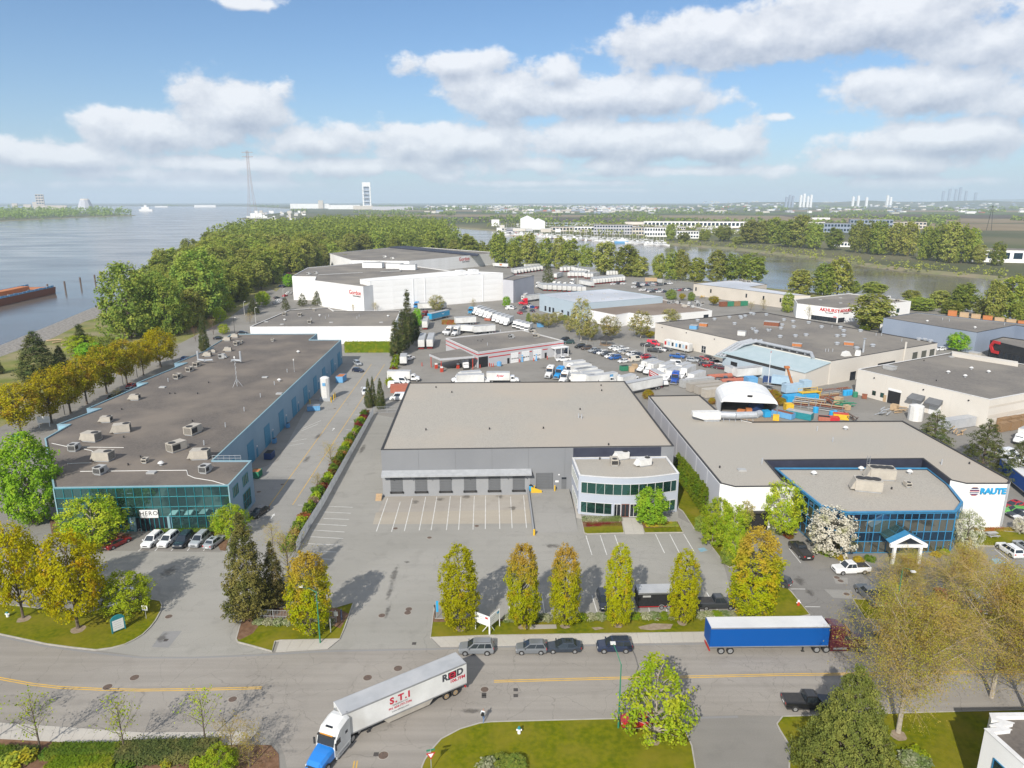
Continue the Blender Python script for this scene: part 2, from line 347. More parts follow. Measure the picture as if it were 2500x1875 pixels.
pm('mulch_pale',(.26,.20,.14),(.34,.27,.20),sc=2,pos=True,rough=1,bump=.5,bsc=9,spec=.1)
pm('riprap',(.20,.185,.17),(.32,.30,.27),sc=.9,pos=True,rough=1,bump=1,bsc=1.6,spec=.2,bdist=.4,lohi=(.4,.6))
pm('mud',(.24,.20,.13),(.16,.17,.07),sc=.06,pos=True,rough=.9,bump=.3,bsc=2)
pm('far_land',(.095,.11,.05),(.16,.145,.085),sc=.004,pos=True,rough=1,spec=.1,c3=(.06,.075,.04),sc3=.0017)
pm('field_green',(.09,.12,.04),(.12,.15,.05),sc=.01,pos=True,rough=1,spec=.1)
pm('field_tan',(.27,.21,.13),(.20,.155,.095),sc=.008,pos=True,rough=1,spec=.1)
pm('field_dark',(.085,.07,.055),(.11,.09,.065),sc=.01,pos=True,rough=1,spec=.1)
pm('line_white',(.68,.67,.64),(.44,.43,.40),sc=.9,pos=True,rough=.8,lohi=(.45,.75))
pm('line_yellow',(.66,.40,.06),(.48,.32,.10),sc=.8,pos=True,rough=.8,lohi=(.45,.75))
pm('line_blue',(.16,.33,.42),(.28,.40,.46),sc=1,pos=True)
pm('iron',(.10,.075,.06),(.16,.11,.085),sc=6,rough=.7)
pm('iron_dark',(.06,.055,.05),(.09,.08,.075),sc=6,rough=.7)
def water_mat():
 m=bpy.data.materials.new('river_water'); m.use_nodes=True; nt=m.node_tree; N=nt.nodes; L=nt.links; bs=N['Principled BSDF']
 g=N.new('ShaderNodeNewGeometry')
 mp=N.new('ShaderNodeMapping'); mp.inputs['Rotation'].default_value=(0,0,R(-22)); mp.inputs['Scale'].default_value=(.35,1,1); L.new(g.outputs['Position'],mp.inputs[0])
 n=N.new('ShaderNodeTexNoise'); n.inputs['Scale'].default_value=.02; n.inputs['Detail'].default_value=6; L.new(mp.outputs[0],n.inputs[0])
 x=N.new('ShaderNodeMix'); x.data_type='RGBA'; x.inputs[6].default_value=(.145,.115,.088,1); x.inputs[7].default_value=(.12,.115,.11,1); L.new(n.outputs[0],x.inputs[0]); L.new(x.outputs[2],bs.inputs['Base Color'])
 bs.inputs['Roughness'].default_value=.16; bs.inputs['Specular IOR Level'].default_value=.5; bs.inputs['IOR'].default_value=1.33
 n2=N.new('ShaderNodeTexNoise'); n2.inputs['Scale'].default_value=.5; n2.inputs['Detail'].default_value=6; n2.inputs['Roughness'].default_value=.6; L.new(mp.outputs[0],n2.inputs[0])
 r=N.new('ShaderNodeMapRange'); r.inputs[1].default_value=.4; r.inputs[2].default_value=.62; r.inputs[3].default_value=.05; r.inputs[4].default_value=.2; L.new(n.outputs[0],r.inputs[0])
 rr=N.new('ShaderNodeMapRange'); rr.inputs[1].default_value=.38; rr.inputs[2].default_value=.66; rr.inputs[3].default_value=.1; rr.inputs[4].default_value=.2; L.new(n.outputs[0],rr.inputs[0]); L.new(rr.outputs[0],bs.inputs['Roughness'])
 b=N.new('ShaderNodeBump'); b.inputs['Distance'].default_value=.35; L.new(r.outputs[0],b.inputs['Strength']); L.new(n2.outputs[0],b.inputs['Height']); L.new(b.outputs[0],bs.inputs['Normal'])
 MAT['water']=m
water_mat()
# ================================================================ the setting: water, land, roads
WL=-2.4
MB().sheet([(-27000,-2000),(27000,-2000),(27000,31000),(-27000,31000)],WL,'water').build('water',kind='structure',label='muddy grey river and side channel running to the horizon')
def land(name,poly,z,m,bank,bank_m,label,out=7.0):
 """land sheet with a sloping bank down into the water"""
 n=len(poly); ar=sum(poly[i][0]*poly[(i+1) % n][1] - poly[(i+1) % n][0]*poly[i][1] for i in range(n))
 if ar<0: poly=poly[::-1]
 mb=MB(); mb.sheet(poly,z,m); o=mb.build(name,kind='structure',label=label)
 ring=[]
 for i in range(n):
  a,b,c=Vector(poly[i - 1][:2]),Vector(poly[i][:2]),Vector(poly[(i+1) % n][:2])
  t=((b - a).normalized()+(c - b).normalized()); t=t.normalized() if t.length>1e-4 else (c - b).normalized(); ring.append(b+Vector((t.y,-t.x))*bank)
 bm=MB()
 for i in range(n):
  j=(i+1) % n; bm.quad((*poly[i][:2],z),(*ring[i],WL - 1.2),(*ring[j],WL - 1.2),(*poly[j][:2],z),bank_m)
 bm.build('bank',o); return o
shore_l=wp('X -420 985, -200 915, 0 852, 126 801, 221 761, 262 746, 330 716, 400 684, 470 643, 520 606, 560 588, 620 575, 690 567, 800 560, 930 557, 1020 562, 1075 574, 1110 596, 1150 622, 1230 640, 1400 655, 1583 670, 1760 690, 1874 703, 2085 724, 2300 752, 2500 786, 2700 822')
island=[(420,60),(330,-160),(-330,-160),(-330,60)]+[(p.x,p.y) for p in shore_l]
land('ground',island,-.03,'grass_wild',9,'riprap','rough grassy river island under the business park')
MB().sheet([p[:2] for p in wp('A -300 1440, 0 1337, 400 1177, 700 1052, 850 1000, 980 960, 980 1010, 830 1095, 650 1155, 420 1275, 200 1355, 0 1425, -300 1540')],-.02,'riprap').build('beach',kind='structure',label='grey gravel beach along the river')
fl=wp('X 3300 800, 2900 740, 2496 679, 2211 654, 1977 624, 1801 605, 1627 592, 1500 585, 1350 573, 1200 560, 1094 552, 980 549, 850 549, 740 547, 660 540, 588 533')
far_poly=[(p.x,p.y) for p in fl]+[(-1150,3300),(-1300,4200),(-1900,6200),(-3400,9200),(-9000,10500),(-27000,13000),(-27000,31000),(27000,31000),(27000,500)]
land('far_ground',far_poly,-.03,'far_land',14,'mud','flat delta land with fields beyond the channel')
ll=wp('X 326 525, 139 532, 0 539, -400 556, -1200 590')
land('far_bank',[(p.x,p.y) for p in ll]+[(-9000,2000),(-9000,4500),(-3600,4400),(-2250,4000)],-.03,'far_land',20,'mud','low wooded point across the wide river')
# fields on the delta: bands of crop, stubble and ploughed earth
fields=[('field_tan',900,1780,700,260),('field_green',1100,2600,700,500),('field_dark',400,2300,600,260),('field_tan',500,2950,1200,220),('field_dark',2300,1500,900,420),
   ('field_tan',2100,2150,1500,280),('field_dark',2800,2700,1700,380),('field_green',3300,3500,1800,380),('field_tan',3700,4300,2000,400),('field_green',700,3700,900,260),('field_tan',-100,4600,900,300),('field_dark',3000,1020,700,260)]
for m,x,y,sx,sy in fields:
 a=R(-12); c,s=math.cos(a),math.sin(a)
 MB().sheet([(x+c*px - s*py,y+s*px+c*py) for px,py in ((-sx,-sy),(sx,-sy),(sx,sy),(-sx,sy))],.25+.05*fields.index((m,x,y,sx,sy)),m).build('field',kind='structure')
# one big paved sheet under the business park
pav=wp('E 0 830, 700 480, 1350 205; A 1760 1130, 1950 985, 2085 900; B 235 985, 330 890, 640 800, 1000 700; C 0 780, 400 790, 800 830, 1200 872, 1560 915, 2212 975; D 500 1030, 1340 1075, 1700 1120, 2212 1215')
pavement=[(300,60),(200,20),(-160,20),(-160,60)]+[(p.x,p.y) for p in pav]
MB().sheet(pavement,0,'asphalt_yard').build('pavement',kind='structure',label='grey asphalt yards between the warehouses')
def lay(name,s,z,m,label=None): return MB().sheet([(p.x,p.y) for p in wp(s)],z,m).build(name,kind='structure',label=label)
lay('parking_lot','J 820 890, 1450 900; K 200 990, 1900 960, 1790 560, 1690 330, 1440 200; G 1400 1000, 600 1000; F 1040 740, 990 735, 590 1440; J 400 470, 60 900',.004,'asphalt_lot','grey lot in front of the dock doors')
lay('driveway','N 240 296, 640 271, 1500 257, 1425 180; J 1455 985, 1460 860, 800 860, 730 1135, 640 1200',.008,'asphalt_lot')
lay('alley','F 250 1090, 700 240, 1105 255, 1135 330, 985 730; J 390 470, 60 900; I 1880 930, 1750 600; J -300 0',.004,'asphalt_alley','pale service lane along the blue warehouse')
lay('parking_lot','I 760 455, 1740 470, 1880 930, 1830 1140, 1850 1170, 2110 1245, 1500 1275, 1100 1270, 745 1226, 1250 880, 1150 820, 700 800, 0 700, 0 500',.006,'asphalt_lot','front lot of the glass fronted blue building')
lay('parking_lot','L 230 300, 600 600, 1100 560, 1830 430, 2212 435, 2400 600, 2400 860, 1700 900, 900 850, 980 990, 560 960, 410 770, 260 640',.005,'asphalt_dark','brownish lot before the blue framed offices')
# streets
north='M -500 60, 0 160, 360 237, 740 287, 1100 325, 1500 325, 2080 302; N 240 297, 640 275, 1500 258; O 0 243, 1650 218; P 0 213, 700 200, 2212 180, 2700 172'
south='P 2700 735, 2212 745, 340 784, 0 778; O 1600 786, 800 805, 0 826; N 1800 836, 1650 880, 1500 960, 1420 1052, 1372 1130, 1350 1185, 1335 1500; M 2215 1500, 2212 1185, 2200 1100, 2150 990, 2090 930, 1990 905, 1750 892, 1100 915, 600 912, 0 872, -500 810'
lay('road',north+';'+south,.012,'asphalt_road','cracked two lane street with a side street')
def stripe(t,x0,y0,x1,y1,wd,m,z=.018,name='painted_line',parent=None):
 a,b=w(t,x0,y0),w(t,x1,y1); d=(b - a).normalized(); n=Vector((-d.y,d.x,0))*wd/2
 return MB().sheet([(a+n)[:2],(a - n)[:2],(b - n)[:2],(b+n)[:2]],z,m).build(name,parent,kind=None if parent else 'structure')
def ribbon(s,wd,m,z,off=0.0,name='painted_line'):
 pts=[p.to_2d() for p in wp(s)]; mb=MB(); L1=[]; L2=[]
 for i,p in enumerate(pts):
  d=(pts[min(i+1,len(pts) - 1)] - pts[max(i - 1,0)]).normalized(); n=Vector((-d.y,d.x)); L1.append(p+n*(off+wd/2)); L2.append(p+n*(off - wd/2))
 for i in range(len(pts) - 1): mb.quad((*L2[i],z),(*L2[i+1],z),(*L1[i+1],z),(*L1[i],z),m)
 return mb.build(name,kind='structure')
for o in (-.16,.16):
 ribbon('M -300 420, 0 495, 250 540, 450 563, 800 580, 1100 585, 1600 578, 2020 567',.15,'line_yellow',.018,o)
 ribbon('N 1915 517; O 1000 491, 1450 484, 2212 466; P 700 462, 2212 440',.15,'line_yellow',.018,o)
 ribbon('N 850 1130, 838 1200, 820 1400',.15,'line_yellow',.018,o)
# gutters: a darker seam along both kerbs
ribbon(north.replace('M -500 60, ','M -300 100, '),.35,'patch_asphalt',.016,-.25,'gutter')
ribbon('N 1350 1185, 1372 1130, 1420 1052, 1500 960, 1650 880, 1800 836; O 0 826, 800 805, 1600 786; P 0 778',.35,'patch_asphalt',.016,-.25,'gutter')
def kerb_run(pts,parent=None,wd=.16,h=.15,z0=0.0,m='kerb',name='kerb',closed=False):
 pts=[Vector((p[0],p[1])) for p in pts]; n=len(pts); rings=[]
 for i in range(n):
  a=pts[i - 1] if (closed or i) else pts[i]; c=pts[(i+1) % n] if (closed or i<n - 1) else pts[i]
  d=(c - a).normalized(); q=Vector((-d.y,d.x))*wd/2
  rings.append([(*(pts[i]+q),z0),(*(pts[i]+q),z0+h),(*(pts[i] - q),z0+h),(*(pts[i] - q),z0)])
 if closed: rings.append(rings[0])
 return MB().loft(rings,m,cap=not closed).build(name,parent)
pm('kerb',(.42,.395,.35),(.34,.32,.28),sc=1.2,rough=.9)
pm('kerb_white',(.62,.60,.56),(.5,.48,.44),sc=1.5,rough=.9)
def lawn(s,label,kerb=True,m='grass',z=.11,name='lawn'):
 P=[(p.x,p.y) for p in wp(s)]
 o=MB().prism(P,-.02,z,m,bottom=False).build(name,kind='structure',label=label)
 if kerb: kerb_run(P,o,closed=True)
 return o
lawn1=lawn('I -300 1040, 0 1103, 360 1180, 560 1207, 740 1226, 860 1210, 960 1184, 1040 1145, 1100 1108, 1160 1050, 1200 998, 1240 925, 1250 880, 1235 848, 1150 832, 1000 845, 900 872, 700 935, 300 905, 0 870, -300 830','rounded lawn with yellow maples beside the street')
lawn2=lawn('I 1885 925, 1822 1140, 1835 1165, 1940 1192, 2100 1237; J 225 1160, 265 1152, 725 1143, 760 1060, 830 862, 700 898, 80 900','small lawn between the two driveways')
lawn3=lawn('J 1455 882, 1425 1130; K 0 1114, 1640 1090, 1700 1088; L 560 955, 415 775, 372 737, 275 733, 225 945; K 1900 968, 0 985; J 1460 985','long lawn strip under the row of columnar trees')
lawn4=lawn('N 1335 1500, 1358 1185, 1380 1130, 1428 1056, 1508 966, 1655 888, 1805 844; O 0 834, 800 813, 1440 800, 1490 890, 1520 960, 1545 1020, 1572 1185, 1590 1500','big front lawn with the white hydrant')
lawn5=lawn('P 350 792, 420 790, 1400 762, 2300 740, 2600 1700, 420 1500, 400 1185, 405 1020, 330 900, 305 850','shaded lawn under the large pine')
lawn6=lawn('L 890 833, 985 985, 1300 1010, 2400 990, 2400 905, 1500 915, 1100 880, 1000 838','grass verge below the parked cars')
lawn7=lawn('L 1830 420, 2300 432, 2300 330, 1850 290, 1770 330','bright lawn by the white sign wall')
lawn8=lawn('G 1425 1200; K 1430 0, 1440 130, 1475 155, 1560 285, 1650 320, 1700 430, 1800 560, 1840 590, 2000 520, 1700 150; G 1720 1350, 1500 1130','green strip beside the cedar hedge')
bed1=lawn('K 695 225, 715 322, 740 330, 1022 322, 1000 205','planting bed left of the office path',m='grass')
bed2=lawn('K 1160 250, 1182 322, 1478 318, 1435 232','planting bed right of the office path',m='grass')
def ground_patch(s,z,m,label=None,name='planting_bed'): return lay(name,s,z,m,label)
ground_patch('I 1880 935, 1828 1140, 1850 1150, 1950 1100, 1990 1050, 2010 1000',.118,'soil','bare brown soil bed beside the fence')
ground_patch('J 90 1020, 640 1030, 730 1060, 800 950, 700 905, 90 905',.118,'soil')
ground_patch('J 1458 900, 1440 990, 1440 1012; K 0 1005, 1640 985, 1900 985, 1900 970, 0 988; J 1462 985',.117,'soil')
ground_patch('K 697 228, 1000 208, 1008 262, 707 280',.117,'soil'); ground_patch('K 1162 252, 1436 234, 1455 275, 1172 285',.117,'soil')
ground_patch('I 380 210, 760 300, 1020 330, 990 360, 800 390, 740 455, 600 430, 400 330',.06,'soil','planting bed before the glass front')
ground_patch('I 1270 285, 1640 300, 1770 330, 1740 460, 1700 455, 1640 330, 1270 318',.06,'soil')
for t,x,y,r in (('I',185,988,.95),('I',605,1068,1.05),('J',505,1085,.9),('J',1655,1062,.75),('K',243,1048,.75),('K',565,1040,.8),('K',975,1036,.7),('K',1470,1015,.8),('O',1245,975,.85),('P',1245,940,.9)):
 c=w(t,x,y); MB().sheet([(c.x+math.cos(k*.52)*r*random.uniform(.85,1.1),c.y+math.sin(k*.52)*r*random.uniform(.85,1.1)) for k in range(12)],.119,'mulch_pale').build('tree_pit',kind='structure')
for s in ('K 1130 1050, 1250 1022, 1400 1028, 1380 1065, 1230 1075, 1150 1068','K 770 1055, 840 1050, 870 1062, 800 1075'):
 ground_patch(s,.121,'mulch_pale',None,'worn_patch')
MB().prism([(p.x,p.y) for p in wp('K 293 1035, 498 1033, 503 1062, 295 1068')],.1,.16,'concrete_old').build('vault_cover',kind='structure',label='flat grey concrete slab in the lawn strip')
# sidewalks in slabs
def walk(north_a,north_b,south_b,south_a,n,label,z=.13):
 a0,a1,b1,b0=wp(north_a)[0],wp(north_b)[0],wp(south_b)[0],wp(south_a)[0]
 base=MB().prism([a0[:2],a1[:2],b1[:2],b0[:2]],-.02,z - .04,'patch_asphalt',bottom=False).build('sidewalk',kind='structure',label=label)
 for i in range(n):
  f0,f1=i/n,(i+1)/n; L_=(a1 - a0).length; g=.012/L_
  q=[a0.lerp(a1,f0+g),a0.lerp(a1,f1 - g),b0.lerp(b1,f1 - g),b0.lerp(b1,f0+g)]
  MB().prism([p[:2] for p in q],z - .06,z+random.uniform(-.004,.006),'concrete_walk',bottom=False).build('slab',base)
walk('N 1430 182','K 1640 1092','O 1650 216','N 1503 256',24,'pale concrete sidewalk behind the parked cars')
walk('K 1640 1092','L 585 962','L 640 1010','O 1650 216',8,'sidewalk beyond the blue trailer')
walk('N 262 206','N 722 200','N 636 269','N 230 296',5,'short concrete walk at the driveway mouth')
walk('M -300 820','M 1100 917','M 1000 1015','M -300 950',17,'pale sidewalk by the clipped hedges')
walk('M 1100 917','M 1990 906','M 1900 1010','M 1000 1015',10,'sidewalk past the bare saplings')
walk('K 1000 205','K 1150 205','K 1180 330','K 1030 330',2,'short path to the office entrance',z=.06)
lay('planting_bed','M -300 950, 1000 1015, 1900 1010, 2090 1010, 2150 1080, 2160 1300, -300 1300',.05,'soil','brown bark bed with hedges by the street corner')
paving('concrete_pale',(.42,.375,.305),(.37,.33,.27),(.31,.27,.215))
lay('concrete_pad','J 1005 162, 2195 138, 2205 246, 980 252',.01,'concrete_pale','stained concrete strip before the dock doors')
lay('concrete_pad','J 1080 30, 2175 20, 2195 138, 1020 160',.008,'concrete_old')
lay('concrete_pad','G 565 1310; K 575 0, 640 200, 700 215, 685 175; G 610 1310',.02,'concrete_walk')
lay('patch','I 1170 1200, 1260 1080, 1405 1075, 1300 1205',.014,'patch_asphalt','dark square asphalt patch on the driveway')
lay('patch','L 670 755, 880 760, 890 830, 740 820',.0095,'asphalt_alley'); lay('patch','L 740 660, 850 665, 855 715, 760 710',.0095,'asphalt_alley')
# parking lines
for q in ((640,115,825,122),(600,158,810,168),(600,208,795,216),(540,250,778,264),(510,297,762,313),(490,348,752,363),(470,402,725,414),(470,458,700,467),(545,517,665,524),(545,575,645,582),(550,635,610,640),
   (1095,52,1008,308),(1192,80,1125,310),(1285,52,1224,304),(1388,42,1338,300),(1474,40,1430,298),(1578,38,1548,297),(1660,40,1642,297),(1763,35,1753,294),(1850,33,1848,290),(1952,35,1960,288),(2043,40,2055,283),(2143,30,2166,282)):
 stripe('J',*q,.13,'line_white')
for q in ((728,340,775,490),(838,337,890,490),(950,335,1000,480),(1265,330,1335,475),(1375,330,1450,475),(1482,328,1565,468),(775,800,825,965),(390,810,415,975),(650,815,690,970),(1060,800,1095,962),(1195,800,1225,962),(1325,800,1360,960),(1590,795,1620,955),(1660,780,1765,950),(130,815,145,980)):
 stripe('K',*q,.13,'line_white')
for q in ((1068,460,1100,430),(1195,460,1225,425),(1320,458,1350,425),(1445,458,1475,420),(1570,458,1600,415)): stripe('I',*q,.13,'line_white')
for q in ((410,752,525,753),(522,889,640,890),(235,315,275,437),(400,440,490,552),(1985,445,2110,545)): stripe('L',*q,.13,'line_white')
for q in ((970,345,180,1440),(1072,345,362,1430)): stripe('F',*q,.14,'line_yellow')
for q in ((870,682,912,684),(840,735,900,737),(805,790,860,792),(768,850,830,852),(400,1432,470,1434),(430,860,560,805),(440,840,580,780),(330,975,450,955),(345,945,470,920)): stripe('F',*q,.12,'line_white')
for t,x,y in (('F',893,525),('F',676,847),('J',208,190)):
 p=w(t,x,y); d=(w('F',1072,345) - w('F',362,1430)).normalized(); n=Vector((-d.y,d.x,0))
 MB().sheet([(p+d*a+n*b)[:2] for a,b in ((-1.2,-.1),(.2,-.1),(.2,-.35),(1.2,0),(.2,.35),(.2,.1),(-1.2,.1))],.018,'line_white').build('painted_arrow',kind='structure')
for s in ('L 1958 520, 2020 516, 2070 552, 1990 558','K 1590 440, 1640 432, 1668 455, 1615 468'): lay('painted_bay_mark',s,.018,'line_blue')
for t in ((1640,1100),(1690,1050),(1740,1010)): stripe('K',2000,210+0,2160,435,.13,'line_yellow') if t[0]==1640 else None
# oil stains and tyre scuffs: soft edged dark films on the paving
def stain_mat():
 m=bpy.data.materials.new('stain'); m.use_nodes=True; nt=m.node_tree; N=nt.nodes; L=nt.links; bs=N['Principled BSDF']; bs.inputs['Base Color'].default_value=(.09,.08,.068,1); bs.inputs['Roughness'].default_value=.8
 tc=N.new('ShaderNodeTexCoord'); ln=N.new('ShaderNodeVectorMath'); ln.operation='LENGTH'; L.new(tc.outputs['Object'],ln.inputs[0]); g=N.new('ShaderNodeNewGeometry'); n=N.new('ShaderNodeTexNoise'); n.inputs['Scale'].default_value=1.6; n.inputs['Detail'].default_value=6; L.new(g.outputs['Position'],n.inputs[0])
 a=N.new('ShaderNodeMath'); a.operation='SUBTRACT'; L.new(n.outputs[0],a.inputs[0]); b=N.new('ShaderNodeMath'); b.operation='MULTIPLY'; b.inputs[1].default_value=.75; L.new(ln.outputs['Value'],b.inputs[0]); L.new(b.outputs[0],a.inputs[1]); r=N.new('ShaderNodeMapRange'); r.inputs[1].default_value=0; r.inputs[2].default_value=.35; r.inputs[4].default_value=.42; L.new(a.outputs[0],r.inputs[0]); L.new(r.outputs[0],bs.inputs['Alpha']); MAT['stain']=m
stain_mat(); sm_=MB().sheet([(-1,-1),(1,-1),(1,1),(-1,1)],0,'stain').mesh('stain')
for k,(t,x,y,sx,sy) in enumerate((('J',1145,640,.9,4.5),('J',1115,760,.7,5),('J',1095,920,.6,3),('J',1240,545,1,.6),('J',1700,40,1.6,1.6),('J',1960,40,1.3,1.5),('J',1500,60,1.4,1.5),('J',1310,80,1.2,1.6),('J',2060,130,1.2,2),('K',470,420,2.5,1.2),('I',1300,620,2,3),('I',1250,1130,1.2,2),('N',1740,745,2,.8),('N',1150,700,3,1.2),('L',480,690,1.4,2.5),('L',560,780,1,2),('F',560,900,1.2,4),('F',470,1080,1,4),('a',1000,1000,4,2),('b',300,1000,5,3),('b',900,920,5,2),('F',900,1000,1,6),('K',1640,370,1.8,1.5))):
 o=bpy.data.objects.new('stain',sm_); COL.objects.link(o); p=w(t,x,y); o.location=(p.x,p.y,.023); o.scale=(sx,sy,1); tag(o,kind='structure')
# manholes and drains
for t,x,y,r in (('J',1155,285,.42),('J',1417,356,.42),('J',1782,266,.42),('J',1050,957,.5),('J',1258,908,.5),('J',1249,936,.5),('I',1302,965,.5),('I',1038,1436,.55),('I',830,1508,.55),('N',1175,417,.55),('N',940,489,.55),('N',1843,580,.5),('N',1062,1088,.55),('L',768,664,.45),('L',797,690,.45),('L',843,792,.45),('M',1795,655,.5),('F',687,687,.4),('F',282,1273,.4),('F',100,1330,.45)):
 c=w(t,x,y); mb=MB()
 mb.prism([(c.x+math.cos(k*math.pi/8)*r*1.15,c.y+math.sin(k*math.pi/8)*r*1.15) for k in range(16)],0,.022,'concrete_old'); mb.prism([(c.x+math.cos(k*math.pi/8)*r,c.y+math.sin(k*math.pi/8)*r) for k in range(16)],0,.027,'iron')
 mb.build('manhole_cover',kind='structure')
for t,x,y in (('N',1838,616),('N',1838,634),('N',2083,582),('N',2083,627),('N',1006,1080),('N',1299,225),('I',1280,1147)):
 c=w(t,x,y); MB().box(c.x - .28,c.x+.28,c.y - .28,c.y+.28,0,.026,'iron_dark').build('drain_grate',kind='structure')
# ================================================================ building materials
pm('wall_blue',(.22,.33,.42),(.25,.36,.45),sc=.15,rough=.8,bump=.05,bsc=20)
pm('door_blue',(.055,.22,.36),(.07,.26,.40),sc=.4,rough=.6)
pm('trim_cyan',(.22,.36,.40),(.25,.40,.44),sc=1,rough=.5)
pm('recess_cyan',(.27,.47,.54),rough=.7)
pm('roof_gravel_dark',(.152,.132,.114),(.112,.098,.087),sc=2.6,rough=1,bump=.7,bsc=7,c3=(.20,.17,.14),sc3=.09,detail=8)
pm('roof_gravel_pale',(.425,.395,.342),(.33,.306,.266),sc=4.5,rough=1,bump=.7,bsc=9,c3=(.41,.362,.30),sc3=.05,detail=8)
pm('roof_gravel_mid',(.20,.182,.16),(.155,.142,.128),sc=1.6,rough=1,bump=.6,bsc=5,c3=(.25,.225,.19),sc3=.06,detail=8)
pm('roof_brown',(.225,.175,.135),(.18,.142,.112),sc=1.2,rough=1,bump=.5,bsc=5,c3=(.26,.21,.17),sc3=.05)
pm('roof_membrane',(.44,.465,.50),(.39,.41,.445),sc=.12,rough=.9,c3=(.56,.58,.62),sc3=.03)
pm('wall_grey',(.205,.211,.222),(.228,.234,.244),sc=.12,rough=.85,bump=.05,bsc=18)
pm('wall_grey_low',(.27,.277,.288),(.30,.305,.312),sc=.2,rough=.85,bump=.05,bsc=18)
pm('wall_office',(.40,.435,.50),(.44,.47,.53),sc=.1,rough=.7)
pm('wall_white',(.86,.855,.84),(.80,.795,.78),sc=.1,rough=.8,c3=(.75,.74,.715),sc3=.05)
pm('wall_cream',(.68,.635,.565),(.62,.58,.515),sc=.1,rough=.85,c3=(.57,.53,.47),sc3=.04)
pm('wall_beige',(.60,.545,.47),(.54,.49,.42),sc=.1,rough=.85)
pm('wall_lilac',(.50,.50,.53),(.45,.45,.48),sc=.1,rough=.85)
pm('wall_paleblue',(.38,.455,.51),(.41,.485,.54),sc=.1,rough=.8)
pm('wall_slate',(.24,.285,.36),(.27,.315,.39),sc=.1,rough=.8)
pm('metal_paleblue',(.37,.46,.48),(.42,.50,.52),sc=.3,rough=.55)
pm('wall_black',(.02,.022,.025),(.03,.032,.035),sc=.5,rough=.25,spec=.6)
pm('edge_dark',(.035,.033,.033),(.05,.048,.046),sc=2,rough=.6)
pm('edge_navy',(.03,.034,.055),(.04,.045,.068),sc=.5,rough=.6)
pm('edge_white',(.72,.71,.69),(.62,.61,.59),sc=1,rough=.6)
pm('door_grey',(.13,.135,.142),(.15,.155,.162),sc=.6,rough=.6)
pm('canopy_grey',(.40,.41,.42),(.34,.35,.36),sc=1,rough=.5)
pm('metal',(.55,.56,.57),(.46,.47,.48),sc=1.5,rough=.4,metal=.7)
pm('galv',(.50,.52,.54),(.42,.44,.46),sc=1.2,rough=.5,metal=.35)
pm('hvac_tan',(.47,.43,.365),(.41,.375,.32),sc=1.2,rough=.6)
pm('hvac_grey',(.36,.36,.35),(.42,.42,.41),sc=1.2,rough=.6)
pm('hvac_white',(.70,.69,.66),(.62,.61,.58),sc=1.2,rough=.6)
pm('black',(.015,.015,.016),(.022,.022,.024),sc=3,rough=.7)
pm('rubber',(.022,.022,.022),(.034,.033,.032),sc=4,rough=.9)
pm('steel',(.42,.43,.44),(.35,.36,.37),sc=2,rough=.4,metal=.6)
pm('white',(.80,.80,.79),(.74,.74,.73),sc=.6,rough=.5)
pm('red',(.52,.03,.035),(.47,.03,.035),sc=1,rough=.5)
pm('signal_red',(.55,.06,.03),(.48,.06,.035),sc=2,rough=.6)
pm('yellow',(.72,.46,.03),(.64,.40,.03),sc=2,rough=.6)
pm('orange',(.52,.19,.06),(.44,.16,.06),sc=2,rough=.7)
pm('blue_sign',(.03,.33,.62),rough=.5)
pm('navy',(.03,.06,.16),rough=.5)
pm('teal_frame',(.02,.20,.235),(.03,.24,.27),sc=2,rough=.4)
pm('blue_frame',(.035,.19,.36),(.05,.23,.41),sc=1,rough=.4)
pm('wood',(.30,.19,.10),(.24,.15,.08),sc=3,rough=.9)
pm('wood_pale',(.50,.36,.22),(.42,.30,.18),sc=3,rough=.9)
pm('rust',(.26,.095,.05),(.19,.07,.04),sc=2,rough=.9)
pm('green_paint',(.03,.19,.11),(.04,.23,.13),sc=2,rough=.6)
pm('tarp_white',(.78,.78,.77),(.70,.70,.69),sc=.4,rough=.6)
pm('tarp_grey',(.42,.41,.40),(.35,.345,.335),sc=.4,rough=.7)
pm('brick_red',(.42,.15,.10),(.36,.12,.08),sc=3,rough=.9)
pm('container_blue',(.12,.33,.58),(.15,.37,.60),sc=.8,rough=.6)
pm('container_pale',(.34,.47,.58),(.38,.51,.61),sc=.8,rough=.6)
def glass(name,c,metal=.85,rough=.03):
 m=bpy.data.materials.new(name); m.use_nodes=True; nt=m.node_tree; b=nt.nodes['Principled BSDF']
 oi=nt.nodes.new('ShaderNodeObjectInfo'); hv=nt.nodes.new('ShaderNodeHueSaturation'); hv.inputs['Color'].default_value=(*c,1)
 r=nt.nodes.new('ShaderNodeMapRange'); r.inputs[3].default_value=.8; r.inputs[4].default_value=1.2; nt.links.new(oi.outputs['Random'],r.inputs[0]); nt.links.new(r.outputs[0],hv.inputs['Value']); nt.links.new(hv.outputs[0],b.inputs['Base Color'])
 b.inputs['Metallic'].default_value=metal; b.inputs['Roughness'].default_value=rough
 # panes are never perfectly flat
 n=nt.nodes.new('ShaderNodeTexNoise'); n.inputs['Scale'].default_value=.7; tc=nt.nodes.new('ShaderNodeTexCoord'); nt.links.new(tc.outputs['Object'],n.inputs[0])
 bu=nt.nodes.new('ShaderNodeBump'); bu.inputs['Strength'].default_value=.04; bu.inputs['Distance'].default_value=.05; nt.links.new(n.outputs[0],bu.inputs['Height']); nt.links.new(bu.outputs[0],b.inputs['Normal'])
 MAT[name]=m
glass('glass_teal',(.12,.25,.255)); glass('glass_navy',(.06,.12,.20)); glass('glass_olive',(.30,.31,.27)); glass('glass_green',(.07,.19,.17)); glass('glass_dark',(.05,.06,.075),.6,.06); glass('car_glass',(.05,.062,.075),.5,.04)
